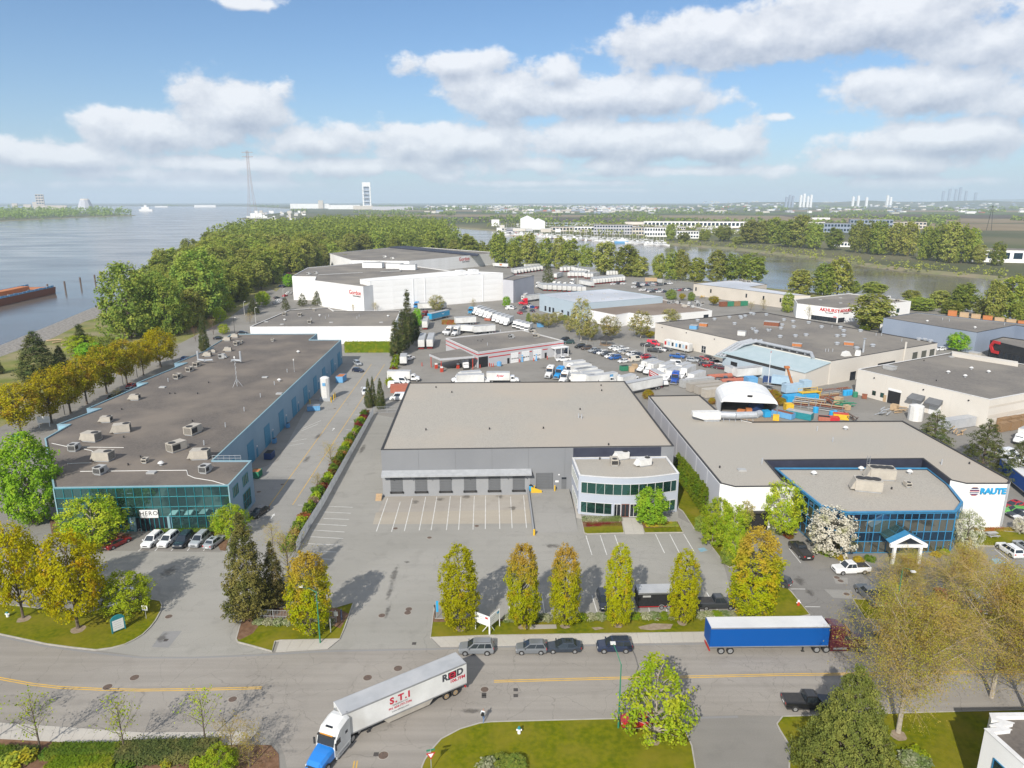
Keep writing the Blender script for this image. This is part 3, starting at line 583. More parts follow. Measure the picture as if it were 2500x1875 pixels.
_pane={}
def box_part(name,parent,o,t,s0,s1,z0,z1,d0,d1,mat,label=None):
 """a box piece on a wall; same-size pieces share one mesh"""
 W_,H_,D_=round(s1 - s0,3),round(z1 - z0,3),round(d1 - d0,3); k=(name,W_,H_,D_,mat)
 if k not in _pane: _pane[k]=MB().box(-W_/2,W_/2,-D_,0,-H_/2,H_/2,mat).mesh(name)
 tt=Vector((t[0],t[1])).normalized(); n=Vector((tt.y,-tt.x)); p=Vector((o[0],o[1]))+tt*(s0+s1)/2+n*d0
 return part(name,_pane[k],parent,(p.x,p.y,(z0+z1)/2),math.atan2(tt.y,tt.x),label)
class Bld:
 def __init__(s,name,label,cat,poly,h,wm,rm,cm='edge_dark',par=.25,thick=.3,panel=None,z0=-.05,cop=.10,walls=None):
  P=[Vector((p[0],p[1])) for p in poly]; n=len(P)
  if sum(P[i].x*P[(i+1) % n].y - P[(i+1) % n].x*P[i].y for i in range(n))<0: P=P[::-1]
  c=sum(P,Vector((0,0)))/n; s.c=c; s.root=thing(name,label,cat,(c.x,c.y,0)); s.P=P=[p - c for p in P]; s.h=h
  s.Q=Q=s.inset(thick); s.wm=wm
  for i in range(n):
   j=(i+1) % n; o,t,nn,L=s.edge(i); m=(walls or {}).get(i,wm)
   if panel and L>panel*1.5:
    k=max(2,round(L/panel)); MB().prism([P[i]+(Q[i] - P[i])*.4,P[j]+(Q[j] - P[j])*.4,Q[j],Q[i]],z0,h,'edge_dark',bottom=False).build('wall_core',s.root)
    for q in range(k):
     a,b=P[i].lerp(P[j],q/k),P[i].lerp(P[j],(q+1)/k); g=.012/(L/k); a,b=a.lerp(b,g if q else 0),b.lerp(a,g if q<k - 1 else 0)
     ia,ib=a - nn*thick*.45,b - nn*thick*.45
     if q==0: ia=P[i]+(Q[i] - P[i])*.45
     if q==k - 1: ib=P[j]+(Q[j] - P[j])*.45
     MB().prism([a,b,ib,ia],z0,h,m,bottom=False).build('wall_panel',s.root)
   else: MB().prism([P[i],P[j],Q[j],Q[i]],z0,h,m,bottom=False).build('wall',s.root)
  s.roof=MB().prism(Q,h - par - .3,h - par,rm).build('roof',s.root); s.zr=h - par
  O_=s.inset(-.06); I_=s.inset(thick+.05); cb=MB()
  for i in range(n): j=(i+1) % n; cb.prism([O_[i],O_[j],I_[j],I_[i]],h+.002,h+cop,cm)
  cb.build('coping',s.root)
 def inset(s,d):
  P=s.P; n=len(P); out=[]
  for i in range(n):
   a,b,c=P[i - 1],P[i],P[(i+1) % n]; t1=(b - a).normalized(); t2=(c - b).normalized(); n1=Vector((-t1.y,t1.x)); n2=Vector((-t2.y,t2.x))
   m=n1+n2; k=max(.25,1+n1.dot(n2)); out.append(b+m*(d/k))
  return out
 def edge(s,i):
  a,b=s.P[i],s.P[(i+1) % len(s.P)]; t=(b - a); L=t.length; t=t/L; return a,t,Vector((t.y,-t.x)),L
 def nearest(s,p):
  """edge index and distance along it of a map position"""
  p=Vector((p[0],p[1])) - s.c; best=None
  for i in range(len(s.P)):
   o,t,n,L=s.edge(i); u=(p - o).dot(t); d=abs((p - o).dot(n))+max(0,-u,u - L)
   if best is None or d<best[0]: best=(d,i,u)
  return best[1],best[2]
 def box(s,i,s0,s1,z0,z1,d0,d1,m,name,parent=None,label=None):
  o,t,n,L=s.edge(i); ob=box_part(name,parent or s.root,o,t,s0,s1,z0,z1,d0,d1,m,label)
  if parent is not None: ob.matrix_parent_inverse=parent.matrix_basis.inverted()
  return ob
 def window(s,i,s0,s1,z0,z1,nc=1,nr=1,fm='edge_dark',gm='glass_dark',bar=.08,name='window',rows=None):
  o,t,n,L=s.edge(i); f=MB(); zs=rows or [z0+(z1 - z0)*k/nr for k in range(nr+1)]; xs=[s0+(s1 - s0)*k/nc for k in range(nc+1)]
  for x in xs: f.frame_box(o,t,n,x - bar/2,x+bar/2,zs[0] - bar/2,zs[-1]+bar/2,.003,.10,fm)
  for z in zs: f.frame_box(o,t,n,s0 - bar/2,s1+bar/2,z - bar/2,z+bar/2,.004,.093,fm)
  fr=f.build(name,s.root)
  for r in range(len(zs) - 1):
   for c in range(nc):
    g=gm[r % len(gm)] if isinstance(gm,(list,tuple)) else gm
    box_part('pane',fr,o,t,xs[c]+bar/2,xs[c+1] - bar/2,zs[r]+bar/2,zs[r+1] - bar/2,.005,.03,g)
  return fr
 def roll_door(s,i,s0,s1,z0,z1,m='door_grey',slats=8,d=.05,name='overhead_door',frame=None):
  o,t,n,L=s.edge(i); f=MB(); hh=(z1 - z0)/slats
  fr=s.box(i,s0,s1,z0,z1,.004,.02,frame or 'edge_dark',name)
  for k in range(slats): s.box(i,s0+.06,s1 - .06,z0+k*hh+.02,z0+(k+1)*hh - .02,.021,.02+d,m,'slat',fr)
  return fr
 def vents(s,lst):
  mb=MB()
  for (t,x,y,kind) in lst:
   p=w(t,x,y,s.zr).to_2d() - s.c
   if kind=='pipe': mb.tube((p.x,p.y,s.zr),(p.x,p.y,s.zr+1.1),.13,m='galv')
   elif kind=='mush': mb.tube((p.x,p.y,s.zr),(p.x,p.y,s.zr+.5),.3,m='galv',n=8); mb.tube((p.x,p.y,s.zr+.5),(p.x,p.y,s.zr+.85),.62,.3,m='hvac_white',n=10)
   elif kind=='small': mb.tube((p.x,p.y,s.zr),(p.x,p.y,s.zr+.45),.16,m='edge_dark')
   elif kind=='sky': mb.box(p.x - .8,p.x+.8,p.y - .6,p.y+.6,s.zr,s.zr+.3,'hvac_grey')
   elif kind=='drum': mb.tube((p.x,p.y,s.zr),(p.x,p.y,s.zr+.7),.75,.8,m='galv',n=12); mb.tube((p.x,p.y,s.zr+.7),(p.x,p.y,s.zr+1.0),1.0,.6,m='galv',n=12)
   mb2=mb; 
   mb2.build({'pipe': 'vent_pipe','mush': 'roof_vent','small': 'vent_pipe','sky': 'skylight','drum': 'roof_vent'}[kind],s.root); mb=MB()
def rtu_proto(L,W_,H,m,hood=True,fans=1):
 c=MB().box(-L/2,L/2,-W_/2,W_/2,.25,H,m); c.box(-L/2 - .03,L/2+.03,-W_/2 - .03,W_/2+.03,H,H+.06,m)
 k=MB().box(-L/2+.15,L/2 - .15,-W_/2+.15,W_/2 - .15,0,.25,'galv')
 g=MB()
 for q in range(7): z=.45+(H - .7)*q/6; g.box(-L/2 - .035,-L/2 - .005,-W_*.42,W_*.42,z - .04,z+.05,'edge_dark')
 g.box(-L*.45,L*.05,-W_/2 - .02,-W_/2 - .004,.5,H - .25,'edge_dark')
 parts=[('cabinet',c,None),('base_frame',k,None),('grille',g,0)]
 for q in range(fans):
  f=MB(); x=-L*.28+q*L*.28; f.tube((x,0,H+.06),(x,0,H+.16),W_*.33,n=12,m='edge_dark'); parts.append(('fan',f,0))
 if hood:
  h=MB(); h.add([(L/2,-W_*.42,.4),(L/2,W_*.42,.4),(L/2,W_*.42,H - .1),(L/2,-W_*.42,H - .1),(L/2+.75,-W_*.42,.35),(L/2+.75,W_*.42,.35)],
      [(0,3,4),(1,5,2),(3,2,5,4),(0,4,5,1),(0,1,2,3)],m); parts.append(('hood',h,None))
 return Proto(parts)
RTU=dict(big=rtu_proto(3.4,2.2,1.9,'hvac_tan'),mid=rtu_proto(2.2,1.5,1.4,'hvac_tan'),small=rtu_proto(1.3,1.0,.95,'hvac_tan',False),grey=rtu_proto(1.9,1.6,1.5,'hvac_grey',True),white=rtu_proto(2.6,1.7,1.5,'hvac_white'),huge=rtu_proto(4.6,2.6,2.2,'hvac_tan',True,3))
def rtu(b,kind,t,x,y,rz,label,group):
 p=w(t,x,y,b.zr); RTU[kind].spawn('rooftop_unit',label,'air conditioner',(p.x,p.y,b.zr),R(rz),group=group)
# ================================================================ blue warehouse with the glass front (left)
hero=Bld('warehouse','long blue warehouse with teal glass front and dark gravel roof','warehouse',
   [w(*q,8.8) for q in (('E',413,1300),('E',1765,1280),('E',1940,1090),('E',1640,1090),('F',737,157),('F',490,157),('F',552,110),('E',1790,112),('E',1590,232),('E',1650,215),('E',1345,340),('E',1440,335),('E',1052,492),('E',1135,490),('E',668,690),('E',775,688),('E',440,812),('E',540,810),('E',345,920))],
   8.8,'wall_blue','roof_gravel_dark','trim_cyan',par=.2,thick=.18)
o,t,n,L=hero.edge(0); rows=[.15,2.85,4.8,6.8,8.65]; xa,xb=L*.432,L*.632; nc=20
cw=MB(); xs=[.1+(L - .2)*k/nc for k in range(nc+1)]
for x in xs:
 z0=2.85 if xa<x<xb else .1
 cw.frame_box(o,t,n,x - .035,x+.035,z0,8.7,.003,.16,'teal_frame')
for z in rows:
 if z<1: cw.frame_box(o,t,n,.05,xa,z - .08,z+.08,.004,.155,'teal_frame'); cw.frame_box(o,t,n,xb,L - .05,z - .08,z+.08,.004,.155,'teal_frame')
 else: cw.frame_box(o,t,n,.05,L - .05,z - .04,z+.04,.004,.155,'teal_frame')
for x in (xa,xb): cw.frame_box(o,t,n,x - .22,x+.22,-.02,2.9,.003,.30,'trim_cyan')
cw.frame_box(o,t,n,-.06,.14,0,8.75,.003,.2,'trim_cyan'); cw.frame_box(o,t,n,L - .14,L+.06,0,8.75,.003,.2,'trim_cyan')
curtain=cw.build('curtain_wall',hero.root)
for r in range(4):
 for c in range(nc):
  x0,x1=xs[c],xs[c+1]
  if r==0 and xa - .5<(x0+x1)/2<xb+.5: continue
  box_part('pane',curtain,o,t,x0+.035,x1 - .035,rows[r]+.04,rows[r+1] - .04,.005,.06,'glass_teal')
box_part('entrance',hero.root,o,t,xa+.25,xb - .25,0,2.78,.004,.03,'glass_dark')
for k in range(6): box_part('door_frame',hero.root,o,t,xa+1+k*.85,xa+1.1+k*.85,0,2.7,.035,.1,'teal_frame')
sb_=box_part('sign_board',hero.root,o,t,L*.472,L*.577,2.75,4.3,.2,.32,'white')
on_wall(text_mesh('HERO',1.15,'black',.01,spacing=1.15),'lettering',sb_,(0,0),(1,0),.0,.12,.14)
for x in (L*.462,L*.612):
 mb=MB(); mb.path([(0,0,0),(0,0,.8),(.5,0,.95),(.5,0,0)],.04,m='steel'); q=o+t*x+n*.9; r_=mb.build('bicycle_rack'); r_.location=(hero.c.x+q.x,hero.c.y+q.y,0); tag(r_,'small steel hoop rack %s of the glass doors' % ('left' if x<L*.5 else 'right'),'bicycle rack')
# side of the front block
i=1; L1=hero.edge(i)[3]
hero.window(i,1.6,4.2,5.6,7.6,3,1,'teal_frame','glass_green'); hero.window(i,6.8,9.6,5.6,7.6,3,1,'teal_frame','glass_green'); hero.window(i,6.2,10.2,.8,4.2,3,2,'teal_frame','glass_green')
# dock doors along the lane
i=3
for s0 in (7.5,19.6,32,44.4,57,69.6,81.8,94,107,118.5):
 d_=hero.box(i,s0 - .15,s0+4.25,-.02,5.2,.004,.05,'door_blue','overhead_door')
 for k in range(6): hero.box(i,s0,s0+4.1,.1+k*.84,.1+k*.84+.8,.051,.09,'door_blue','slat',d_)
 hero.box(i,s0+5.6,s0+6.6,0,2.15,.004,.07,'door_blue','door')
 hero.box(i,s0+5.9,s0+6.2,2.6,2.85,.004,.25,'white','wall_lamp')
for q in (8,9,11,12,13,15,16,17):
 oo,tt,nn,LL=hero.edge(q)
 if LL>2: hero.box(q,.3,LL - .3,0.2,8.4,.003,.02,'recess_cyan','wall_facing')
hero.vents([('E',1298,480,'pipe'),('E',1575,970,'pipe'),('E',1740,830,'pipe'),('E',1885,708,'pipe'),('E',2010,600,'pipe'),('E',2118,505,'pipe'),('E',2155,478,'mush'),('E',1243,1125,'mush'),('E',1170,1185,'sky'),('E',1255,525,'sky'),('F',320,408,'pipe'),('F',148,448,'sky'),('F',405,258,'mush'),('E',990,1125,'small'),('E',1085,1065,'small'),('E',955,912,'small'),('E',1350,575,'small'),('E',1310,575,'small'),('E',1610,490,'small'),('E',1525,575,'small'),('E',2155,575,'sky'),('E',1485,788,'small'),('E',940,697,'small')])
mb=MB()
for q in (('E',400,955),('E',530,985),('E',650,985),('E',955,988)): pass
cab=lambda s: MB().path([p - Vector((hero.c.x,hero.c.y,0)) for p in wp(s,hero.zr+.08)],.07,5,'hvac_white').build('roof_pipe',hero.root)
cab('E 400 955, 540 985'); cab('E 650 1000, 700 1010, 745 1035'); cab('E 640 985, 955 988'); cab('E 520 1112, 705 1105'); cab('E 620 1172, 1440 1163, 1450 1200, 1500 1222, 1640 1245, 1740 1275')
rail=MB(); rp=[p - Vector((hero.c.x,hero.c.y,0)) for p in wp('E 1640 1088, 1860 1088',8.8)]
for zz in (.5,1.05): rail.tube(rp[0]+Vector((0,0,zz)),rp[1]+Vector((0,0,zz)),.035,m='galv')
for k in range(6): q=rp[0].lerp(rp[1],k/5); rail.tube(q,q+Vector((0,0,1.1)),.035,m='galv')
rail.build('guard_rail',hero.root)
for k,(kd,x,y,rz) in enumerate((('grey',775,1190,80),('grey',1585,1180,80),('big',805,1085,175),('big',1550,1072,185),('grey',575,1012,90),('big',1365,1010,60),('big',710,935,170),('big',945,868,200),('big',1490,880,75),('mid',825,792,185),('mid',1045,620,185),('mid',1372,455,80),('mid',1465,400,80),('mid',1520,362,80),('small',1122,1105,90),('mid',1605,285,185),('small',1650,255,185),('grey',1712,300,10),('mid',1762,245,190),('mid',1828,198,80),('small',1862,182,80),('mid',1755,165,185),('mid',1815,140,185),('small',2105,168,90))):
 nm={'big': 'big tan','mid': 'tan','small': 'small tan','grey': 'grey hooded'}[kd]
 rtu(hero,kd,'E',x,y,rz,'%s rooftop unit, %s from the street end on the dark gravel roof' % (nm,ORD[k]),'rooftop units of the blue warehouse')
# aerial mast, extraction ducts
p=w('E',1830,515,hero.zr); ms=thing('aerial_mast','slim steel aerial mast on a tripod on the dark roof','mast',p)
mb=MB(); mb.tube((0,0,0),(0,0,8.5),.09,.05,m='galv')
for q in range(18):
 a=q*2.1; mb.tube((math.cos(a)*.22,math.sin(a)*.22,q*.45),(math.cos(a+2.1)*.22,math.sin(a+2.1)*.22,q*.45+.45),.025,m='galv',n=4)
mb.build('pole',ms)
for q in range(3): a=q*2.094; MB().tube((math.cos(a)*1.5,math.sin(a)*1.5,0),(0,0,2.2),.05,m='galv').build('leg',ms)
MB().box(-.2,.2,-.1,.1,8.1,8.6,'hvac_white').build('antenna',ms)
p=w('F',375,405,hero.zr); ms=thing('aerial_mast','short steel aerial mast near the lane side of the dark roof','mast',p); MB().tube((0,0,0),(0,0,4),.07,.05,m='galv').build('pole',ms); MB().box(-.15,.15,-.1,.1,3.6,4.1,'hvac_white').build('antenna',ms)
def duct(name,label,s,z,r,m='galv',stack=None,n=10):
 pts=wp(s,z); d_=thing(name,label,'duct',(pts[0].x,pts[0].y,z - r)); off=Vector((pts[0].x,pts[0].y,z - r))
 MB().path([p - off+Vector((0,0,r)) for p in pts],r,n,m).build('duct_run',d_)
 mb=MB()
 for p in pts: mb.tube(p - off,p - off+Vector((0,0,r*.3)),r*.8,m=m)
 mb.build('duct_support',d_)
 if stack: q=pts[-1] - off; MB().tube(q,q+Vector((0,0,stack)),r*.9,m=m,n=n).build('stack',d_)
 return d_
duct('exhaust_duct','grey exhaust duct with stack at the river edge of the dark roof','E 1640 320, 1580 325, 1530 318',hero.zr+.7,.35,stack=3.2)
duct('exhaust_duct','grey exhaust duct with stack behind the aerial mast','E 1785 325, 1810 322, 1858 325',hero.zr+.6,.35,stack=3.4)
# ================================================================ grey warehouse with dock doors and its curved office (centre)
main=Bld('warehouse','grey warehouse with six dock doors and pale gravel roof','warehouse',[Vector((-26.6,133.8)),Vector((33.4,136.0)),Vector((31.6,189.7)),Vector((-28.7,188.0))],10.2,'wall_grey','roof_gravel_pale','edge_dark',par=.12,cop=.08,panel=7.5)
GR=1.12
main.box(0,0,30.4,0,4.35,.004,.05,'wall_grey_low','lower_wall')
mb=MB(); o,t,n,L=main.edge(0)
P_=lambda a,z,d: (o.x+t.x*a+n.x*d,o.y+t.y*a+n.y*d,z)
mb.add([P_(0,5.75,.05),P_(30.6,5.75,.05),P_(30.6,5.15,1.6),P_(0,5.15,1.6),P_(0,5.6,.05),P_(30.6,5.6,.05),P_(30.6,4.8,1.6),P_(0,4.8,1.6)],[(0,3,2,1),(4,5,6,7),(3,7,6,2),(0,4,7,3),(1,2,6,5)],'canopy_grey')
mb.build('canopy',main.root)
for k in range(8): main.box(0,1.9+k*3.9,2.0+k*3.9,4.4,4.75,.05,1.4,'edge_dark','bracket')
for k in range(6):
 s0=1.55+k*5.03; dd=main.roll_door(0,s0,s0+2.6,GR,4.25,'door_grey',9,d=.10,name='dock_door',frame='edge_dark')
 main.box(0,s0 - .1,s0+2.7,GR - .38,GR - .05,.052,.28,'edge_dark','dock_leveller',dd)
 for q in (-.05,2.4): main.box(0,s0+q,s0+q+.25,GR - .3,GR+.1,.28,.42,'rubber','bumper',dd)
main.roll_door(0,31.6,35.1,GR,GR+3.6,'door_grey',10,d=.06)
main.box(0,36.9,37.9,GR,GR+2.6,.004,.06,'door_grey','door'); main.box(0,36.9,37.9,GR+2.2,GR+2.6,.062,.09,'glass_dark','transom')
main.box(0,35.6,36.3,GR+1.5,GR+1.9,.004,.03,'white','notice'); main.box(0,36.2,36.5,GR+3.1,GR+3.3,.004,.2,'white','wall_lamp')
for q in (5,15,25): main.box(0,q,q+.3,4.45,4.6,.05,.3,'white','wall_lamp')
main.vents([('F',1390,855,'small'),('F',1880,848,'small'),('F',1590,565,'small'),('F',1468,527,'small'),('G',400,842,'small'),('G',683,697,'small'),('G',672,760,'pipe'),('G',695,765,'pipe'),('G',903,970,'small'),('G',850,552,'small'),('G',845,513,'small')])
# ramp up to the overhead door, with its retaining wall
o_w=Vector((o.x+main.c.x,o.y+main.c.y)); t2,n2=Vector((t.x,t.y)),Vector((n.x,n.y))
rp=lambda a,d,z: (*(o_w+t2*a+n2*d),z)
mb=MB(); mb.add([rp(30.1,.02,GR),rp(38.5,.02,GR),rp(38.5,9,.5),rp(38.2,17.5,.016),rp(30.1,17.5,.016),rp(30.1,7,.72),rp(30.1,.02,0),rp(38.5,.02,0),rp(38.5,9,0),rp(38.2,17.5,0),rp(30.1,17.5,0),rp(30.1,7,0)],
  [(0,5,2,1),(5,4,3,2),(0,6,11,5),(5,11,10,4),(1,2,8,7),(2,3,9,8)],'asphalt_alley'); mb.build('ramp',kind='structure',label='concrete ramp up to the overhead door')
rw=thing('retaining_wall','thin grey retaining wall beside the loading ramp','wall',rp(30,0,0),math.atan2(t.y,t.x))
MB().add([(-.15,0,-.05),(.1,0,-.05),(.1,-18,-.05),(-.15,-18,-.05),(-.15,0,1.6),(.1,0,1.6),(.1,-18,.55),(-.15,-18,.55)],[(4,7,6,5),(0,4,5,1),(3,2,6,7),(0,3,7,4),(1,5,6,2)],'wall_grey_low').build('wall',rw)
for q,lab in ((-18.4,'yellow bollard at the end of the ramp wall'),):
 p=rp(30,-q,0); mb=MB(); mb.tube((0,0,0),(0,0,1.1),.2,m='yellow',n=8); mb.tube((0,0,1.1),(0,0,1.2),.2,.08,m='yellow',n=8); b_=mb.build('bollard'); b_.location=p; tag(b_,lab,'bollard')
for a,d,lab in ((36.0 - .55,.9,'yellow bollard right of the overhead door'),(31.2,.9,'yellow bollard left of the overhead door')):
 mb=MB(); mb.tube((0,0,0),(0,0,1.2),.14,m='yellow',n=8); mb.tube((0,0,1.2),(0,0,1.28),.14,.05,m='yellow',n=8); b_=mb.build('bollard'); b_.location=rp(a,d,GR - .05); tag(b_,lab,'bollard')
mb=MB(); mb.add([(0,0,0),(2.2,0,0),(2.2,0,.5),(0,0,1.3),(0,.15,0),(2.2,.15,0),(2.2,.15,.5),(0,.15,1.3)],[(0,1,2,3),(7,6,5,4),(3,2,6,7),(0,3,7,4),(1,5,6,2)],'yellow'); b_=mb.build('guard_rail'); b_.location=rp(30.5,1.6,GR - .12); b_.rotation_euler[2]=math.atan2(t.y,t.x) ; tag(b_,'yellow sloping guard at the head of the ramp','guard rail')
mb=MB(); mb.tube((0,0,0),(0,0,1.1),.38,m='blue_sign',n=10); mb.tube((0,0,1.1),(0,0,1.3),.40,.2,m='black',n=10); b_=mb.build('barrel'); b_.location=rp(30.5,.6,GR); tag(b_,'blue bin at the corner of the ramp wall','bin')
st=thing('stair','short timber stair at the left end of the dock wall','stair',rp(-.6,1.2,0),math.atan2(t.y,t.x))
for k in range(5): MB().box(-.7,.5,-1+k*.3,-.7+k*.3,k*.2,.2+k*.2,'wood_pale').build('step',st)
# curved two-storey office
ox=Vector((12.6,0)); cv=[]
A_,B_=Vector((12.9,125.6)),Vector((32.4,126.6))
for k in range(13):
 f=k/12; q=A_.lerp(B_,f); q.y -= 1.9*math.sin(math.pi*f); cv.append(q)
office=Bld('office_building','pale grey two storey office with curved front and green window bands','office',cv+[Vector((31.9,135.9)),Vector((12.4,135.2))],8.0,'wall_office','roof_gravel_pale','edge_white',par=.25,cop=.08)
main_edge=MB().frame_box(o,t,n,39.2,57.4,8.1,10.1,.004,.03,'edge_navy').build('wall_facing',main.root)
ne=12
for i in range(ne):
 LL=office.edge(i)[3]
 office.window(i,.0 if i else .5,LL if i<ne - 1 else LL - .5,4.5,6.75,1,1,'edge_white','glass_green',bar=.06)
 if i in (4,5,6): continue
 office.window(i,.0 if i else .5,LL if i<ne - 1 else LL - .5,.45,2.7,1,1,'edge_white','glass_green',bar=.06)
for i in (4,5,6):
 LL=office.edge(i)[3]; office.window(i,.1,LL - .1,.05,2.65,2,1,'edge_white' if i != 5 else 'rust','glass_dark',bar=.07,name='entrance')
q=office.edge(4); pc=q[0]+q[2]*.9; MB().tube((pc.x,pc.y,0),(pc.x,pc.y,2.9),.32,m='wall_office',n=12).build('column',office.root)
i=ne+2; LL=office.edge(i)[3]
office.window(i,.5,LL - .7,4.55,6.7,6,1,'edge_white','glass_green'); office.window(i,1.5,LL - .9,.6,2.65,5,1,'edge_white','glass_green')
for kd,x,y,rz,lab in (('white',1005,1075,200,'left of the back pair on the curved office roof'),('white',1120,1045,200,'farthest back on the curved office roof'),('mid',945,1120,90,'nearest the lane side on the curved office roof'),('white',1175,1125,200,'nearest the street on the curved office roof')):
 rtu(office,kd,'G',x,y,rz,('white hooded' if kd=='white' else 'small tan')+' rooftop unit '+lab,'rooftop units of the curved office')
office.vents([('G',935,1050,'mush'),('G',795,1050,'small'),('G',866,1040,'small'),('G',880,1040,'small'),('G',835,1080,'small')])
# ================================================================ white building with the blue framed offices (right)
RH=8.8
rpol=[w(*q,RH) for q in (('G',1210,590),('G',1605,583),('G',1790,745),('G',2010,790),('H',1275,783),('H',2112,1240),('H',2097,1268),('H',1770,1268),('H',1645,1240),('H',1430,1075),('H',220,1088),('H',355,1245),('H',450,1288),('G',1880,1293),('G',1765,1265))]
raute=Bld('factory_building','white factory building with pale gravel roof and blue lettered sign','factory',rpol,RH,'wall_white','roof_gravel_pale','edge_dark',par=.12,cop=.09,panel=8)
o,t,n,L=raute.edge(raute.nearest(w('H',1930,1268,RH))[0]); ie=raute.nearest(w('H',1930,1268,RH))[0]
on_wall(text_mesh('RAUTE',1.6,'blue_sign',.09,bold=.06,spacing=.95),'lettering',raute.root,o,t,L*.645,7.35,.12,'raised cyan letters')
lg=MB(); cx=L*.21
for k in range(10):
 z=6.55+k*.16; hw_=math.sqrt(max(.02,.85 ** 2 - (z+.08 - 7.35) ** 2))
 lg.frame_box(o,t,n,cx - hw_,cx+hw_,z,z+.13,.02,.14,('red','navy','white','navy','wall_white','red','navy','white','navy','rust')[k])
lg.build('emblem',raute.root,label='round striped emblem')
raute.box(ie,L - .25,L - .02,0,RH,.003,.06,'galv','downpipe')
# navy backs of the roof step, seen from above
for a,b in ((('H',1645,1240),('H',1430,1075)),(('H',1430,1075),('H',220,1088)),(('H',220,1088),('H',355,1245))):
 k,_=raute.nearest((w(*a,RH)+w(*b,RH))/2); LL=raute.edge(k)[3]; raute.box(k,.02,LL - .02,.1,RH - .02,.004,.05,'edge_navy','wall_facing')
k,_=raute.nearest((w('G',1210,590,RH)+w('G',1765,1265,RH))/2)
LL=raute.edge(k)[3]
for q in range(8): raute.box(k,LL*q/8+.1,LL*(q+1)/8 - .1,.1,RH - .3,.004,.04,'wall_lilac','shade_toned_panel')  # lilac carries the west wall's shade, put into the panel colour
k,u_=raute.nearest(w('L',130,150,3.4)); raute.box(k,max(.3,u_ - 3.2),u_+2.2,0,3.7,.004,.05,'black','overhead_door'); raute.box(k,max(.3,u_ - 3.6),u_+2.6,3.75,4.1,.004,.6,'edge_dark','canopy')
raute.vents([('H',835,850,'mush'),('H',615,860,'pipe'),('H',735,945,'pipe'),('H',1575,1120,'pipe'),('H',1790,1115,'small'),('H',190,1115,'pipe'),('G',1760,1145,'small'),('G',1930,1165,'sky'),('G',2085,1110,'pipe')])
lad=MB(); lp=raute.nearest(w('H',1020,1085,RH)); oo,tt,nn,LL=raute.edge(lp[0])
for q in (-.3,.3): lad.frame_box(oo,tt,nn,lp[1]+q - .04,lp[1]+q+.04,RH - 2.2,RH+.9,.08,.14,'metal')
for q in range(8): lad.frame_box(oo,tt,nn,lp[1] - .3,lp[1]+.3,RH - 2.1+q*.36,RH - 2.05+q*.36,.085,.13,'metal')
lad.build('ladder',raute.root)
# exhaust plant on its roof
p=w('G',1660,780,raute.zr); ex=thing('exhaust_fan','white exhaust fan box with tapered inlet on the pale roof','exhaust fan',(p.x,p.y,raute.zr),R(2))
MB().box(-1,3,-1,1,.5,2.3,'hvac_white').build('cabinet',ex); MB().add([(-1,-1,.5),(-1,1,.5),(-1,1,2.3),(-1,-1,2.3),(-3.6,-.6,1.3),(-3.6,.8,1.5),(-3.6,.8,2.3),(-3.6,-.6,2.3)],[(0,4,7,3),(1,2,6,5),(3,7,6,2),(0,1,5,4),(4,5,6,7)],'hvac_white').build('inlet',ex); MB().box(-.8,2.8,-.8,.8,0,.5,'galv').build('base_frame',ex)
mb=MB(); mb.tube((3,0,1.4),(6.5,-.6,1.4),.85,n=12,m='galv'); mb.tube((6.5,-.6,1.4),(11.5,-.4,1.4),.85,n=12,m='galv'); mb.tube((11.5,-.4,1.4),(13,.8,1.4),.85,n=12,m='galv'); mb.build('duct',ex)
mb=MB()
for q in range(9): mb.tube((-.5+q*1.4,-1.3,0),(-.5+q*1.4,-.6,.8),.06,m='galv',n=4)
mb.build('support',ex)
# blue framed glass offices
OH=7.6
opol=[w(*q,OH) for q in (('H',440,1280),('H',640,1440),('H',840,1495),('H',1690,1485),('H',1740,1415),('H',1622,1268))]
back=[w('H',1470,1150,OH),w('H',290,1150,OH)]
ro=Bld('office_building','blue framed glass offices with chamfered corners and flat gravel roof','office',opol+back,OH,'edge_navy','roof_gravel_pale','blue_frame',par=.2,cop=.2)
rows_=[.15,2.3,4.0,6.3,7.45]
for i,nc in ((0,5),(1,2),(2,15),(3,2),(4,5)):
 j=i
 LL=ro.edge(j)[3]; ro.window(j,.08,LL - .08,rows_[0],rows_[-1],nc,4,'blue_frame',['glass_olive','glass_navy','glass_olive','glass_navy'],bar=.12,name='curtain_wall',rows=rows_)
for kd,x,y,rz,lab in (('huge',1105,1225,170,'large tan rooftop unit by the ladder on the glass office roof'),('huge',1000,1315,165,'large tan rooftop unit nearest the portico on the glass office roof'),('small',1310,1290,90,'small white topped rooftop unit right of the big pair')):
 rtu(ro,kd,'H',x,y,rz,lab,'rooftop units of the glass offices')
ro.vents([('H',955,1165,'mush'),('H',590,1200,'mush'),('H',1328,1190,'mush'),('H',1190,1310,'small')])
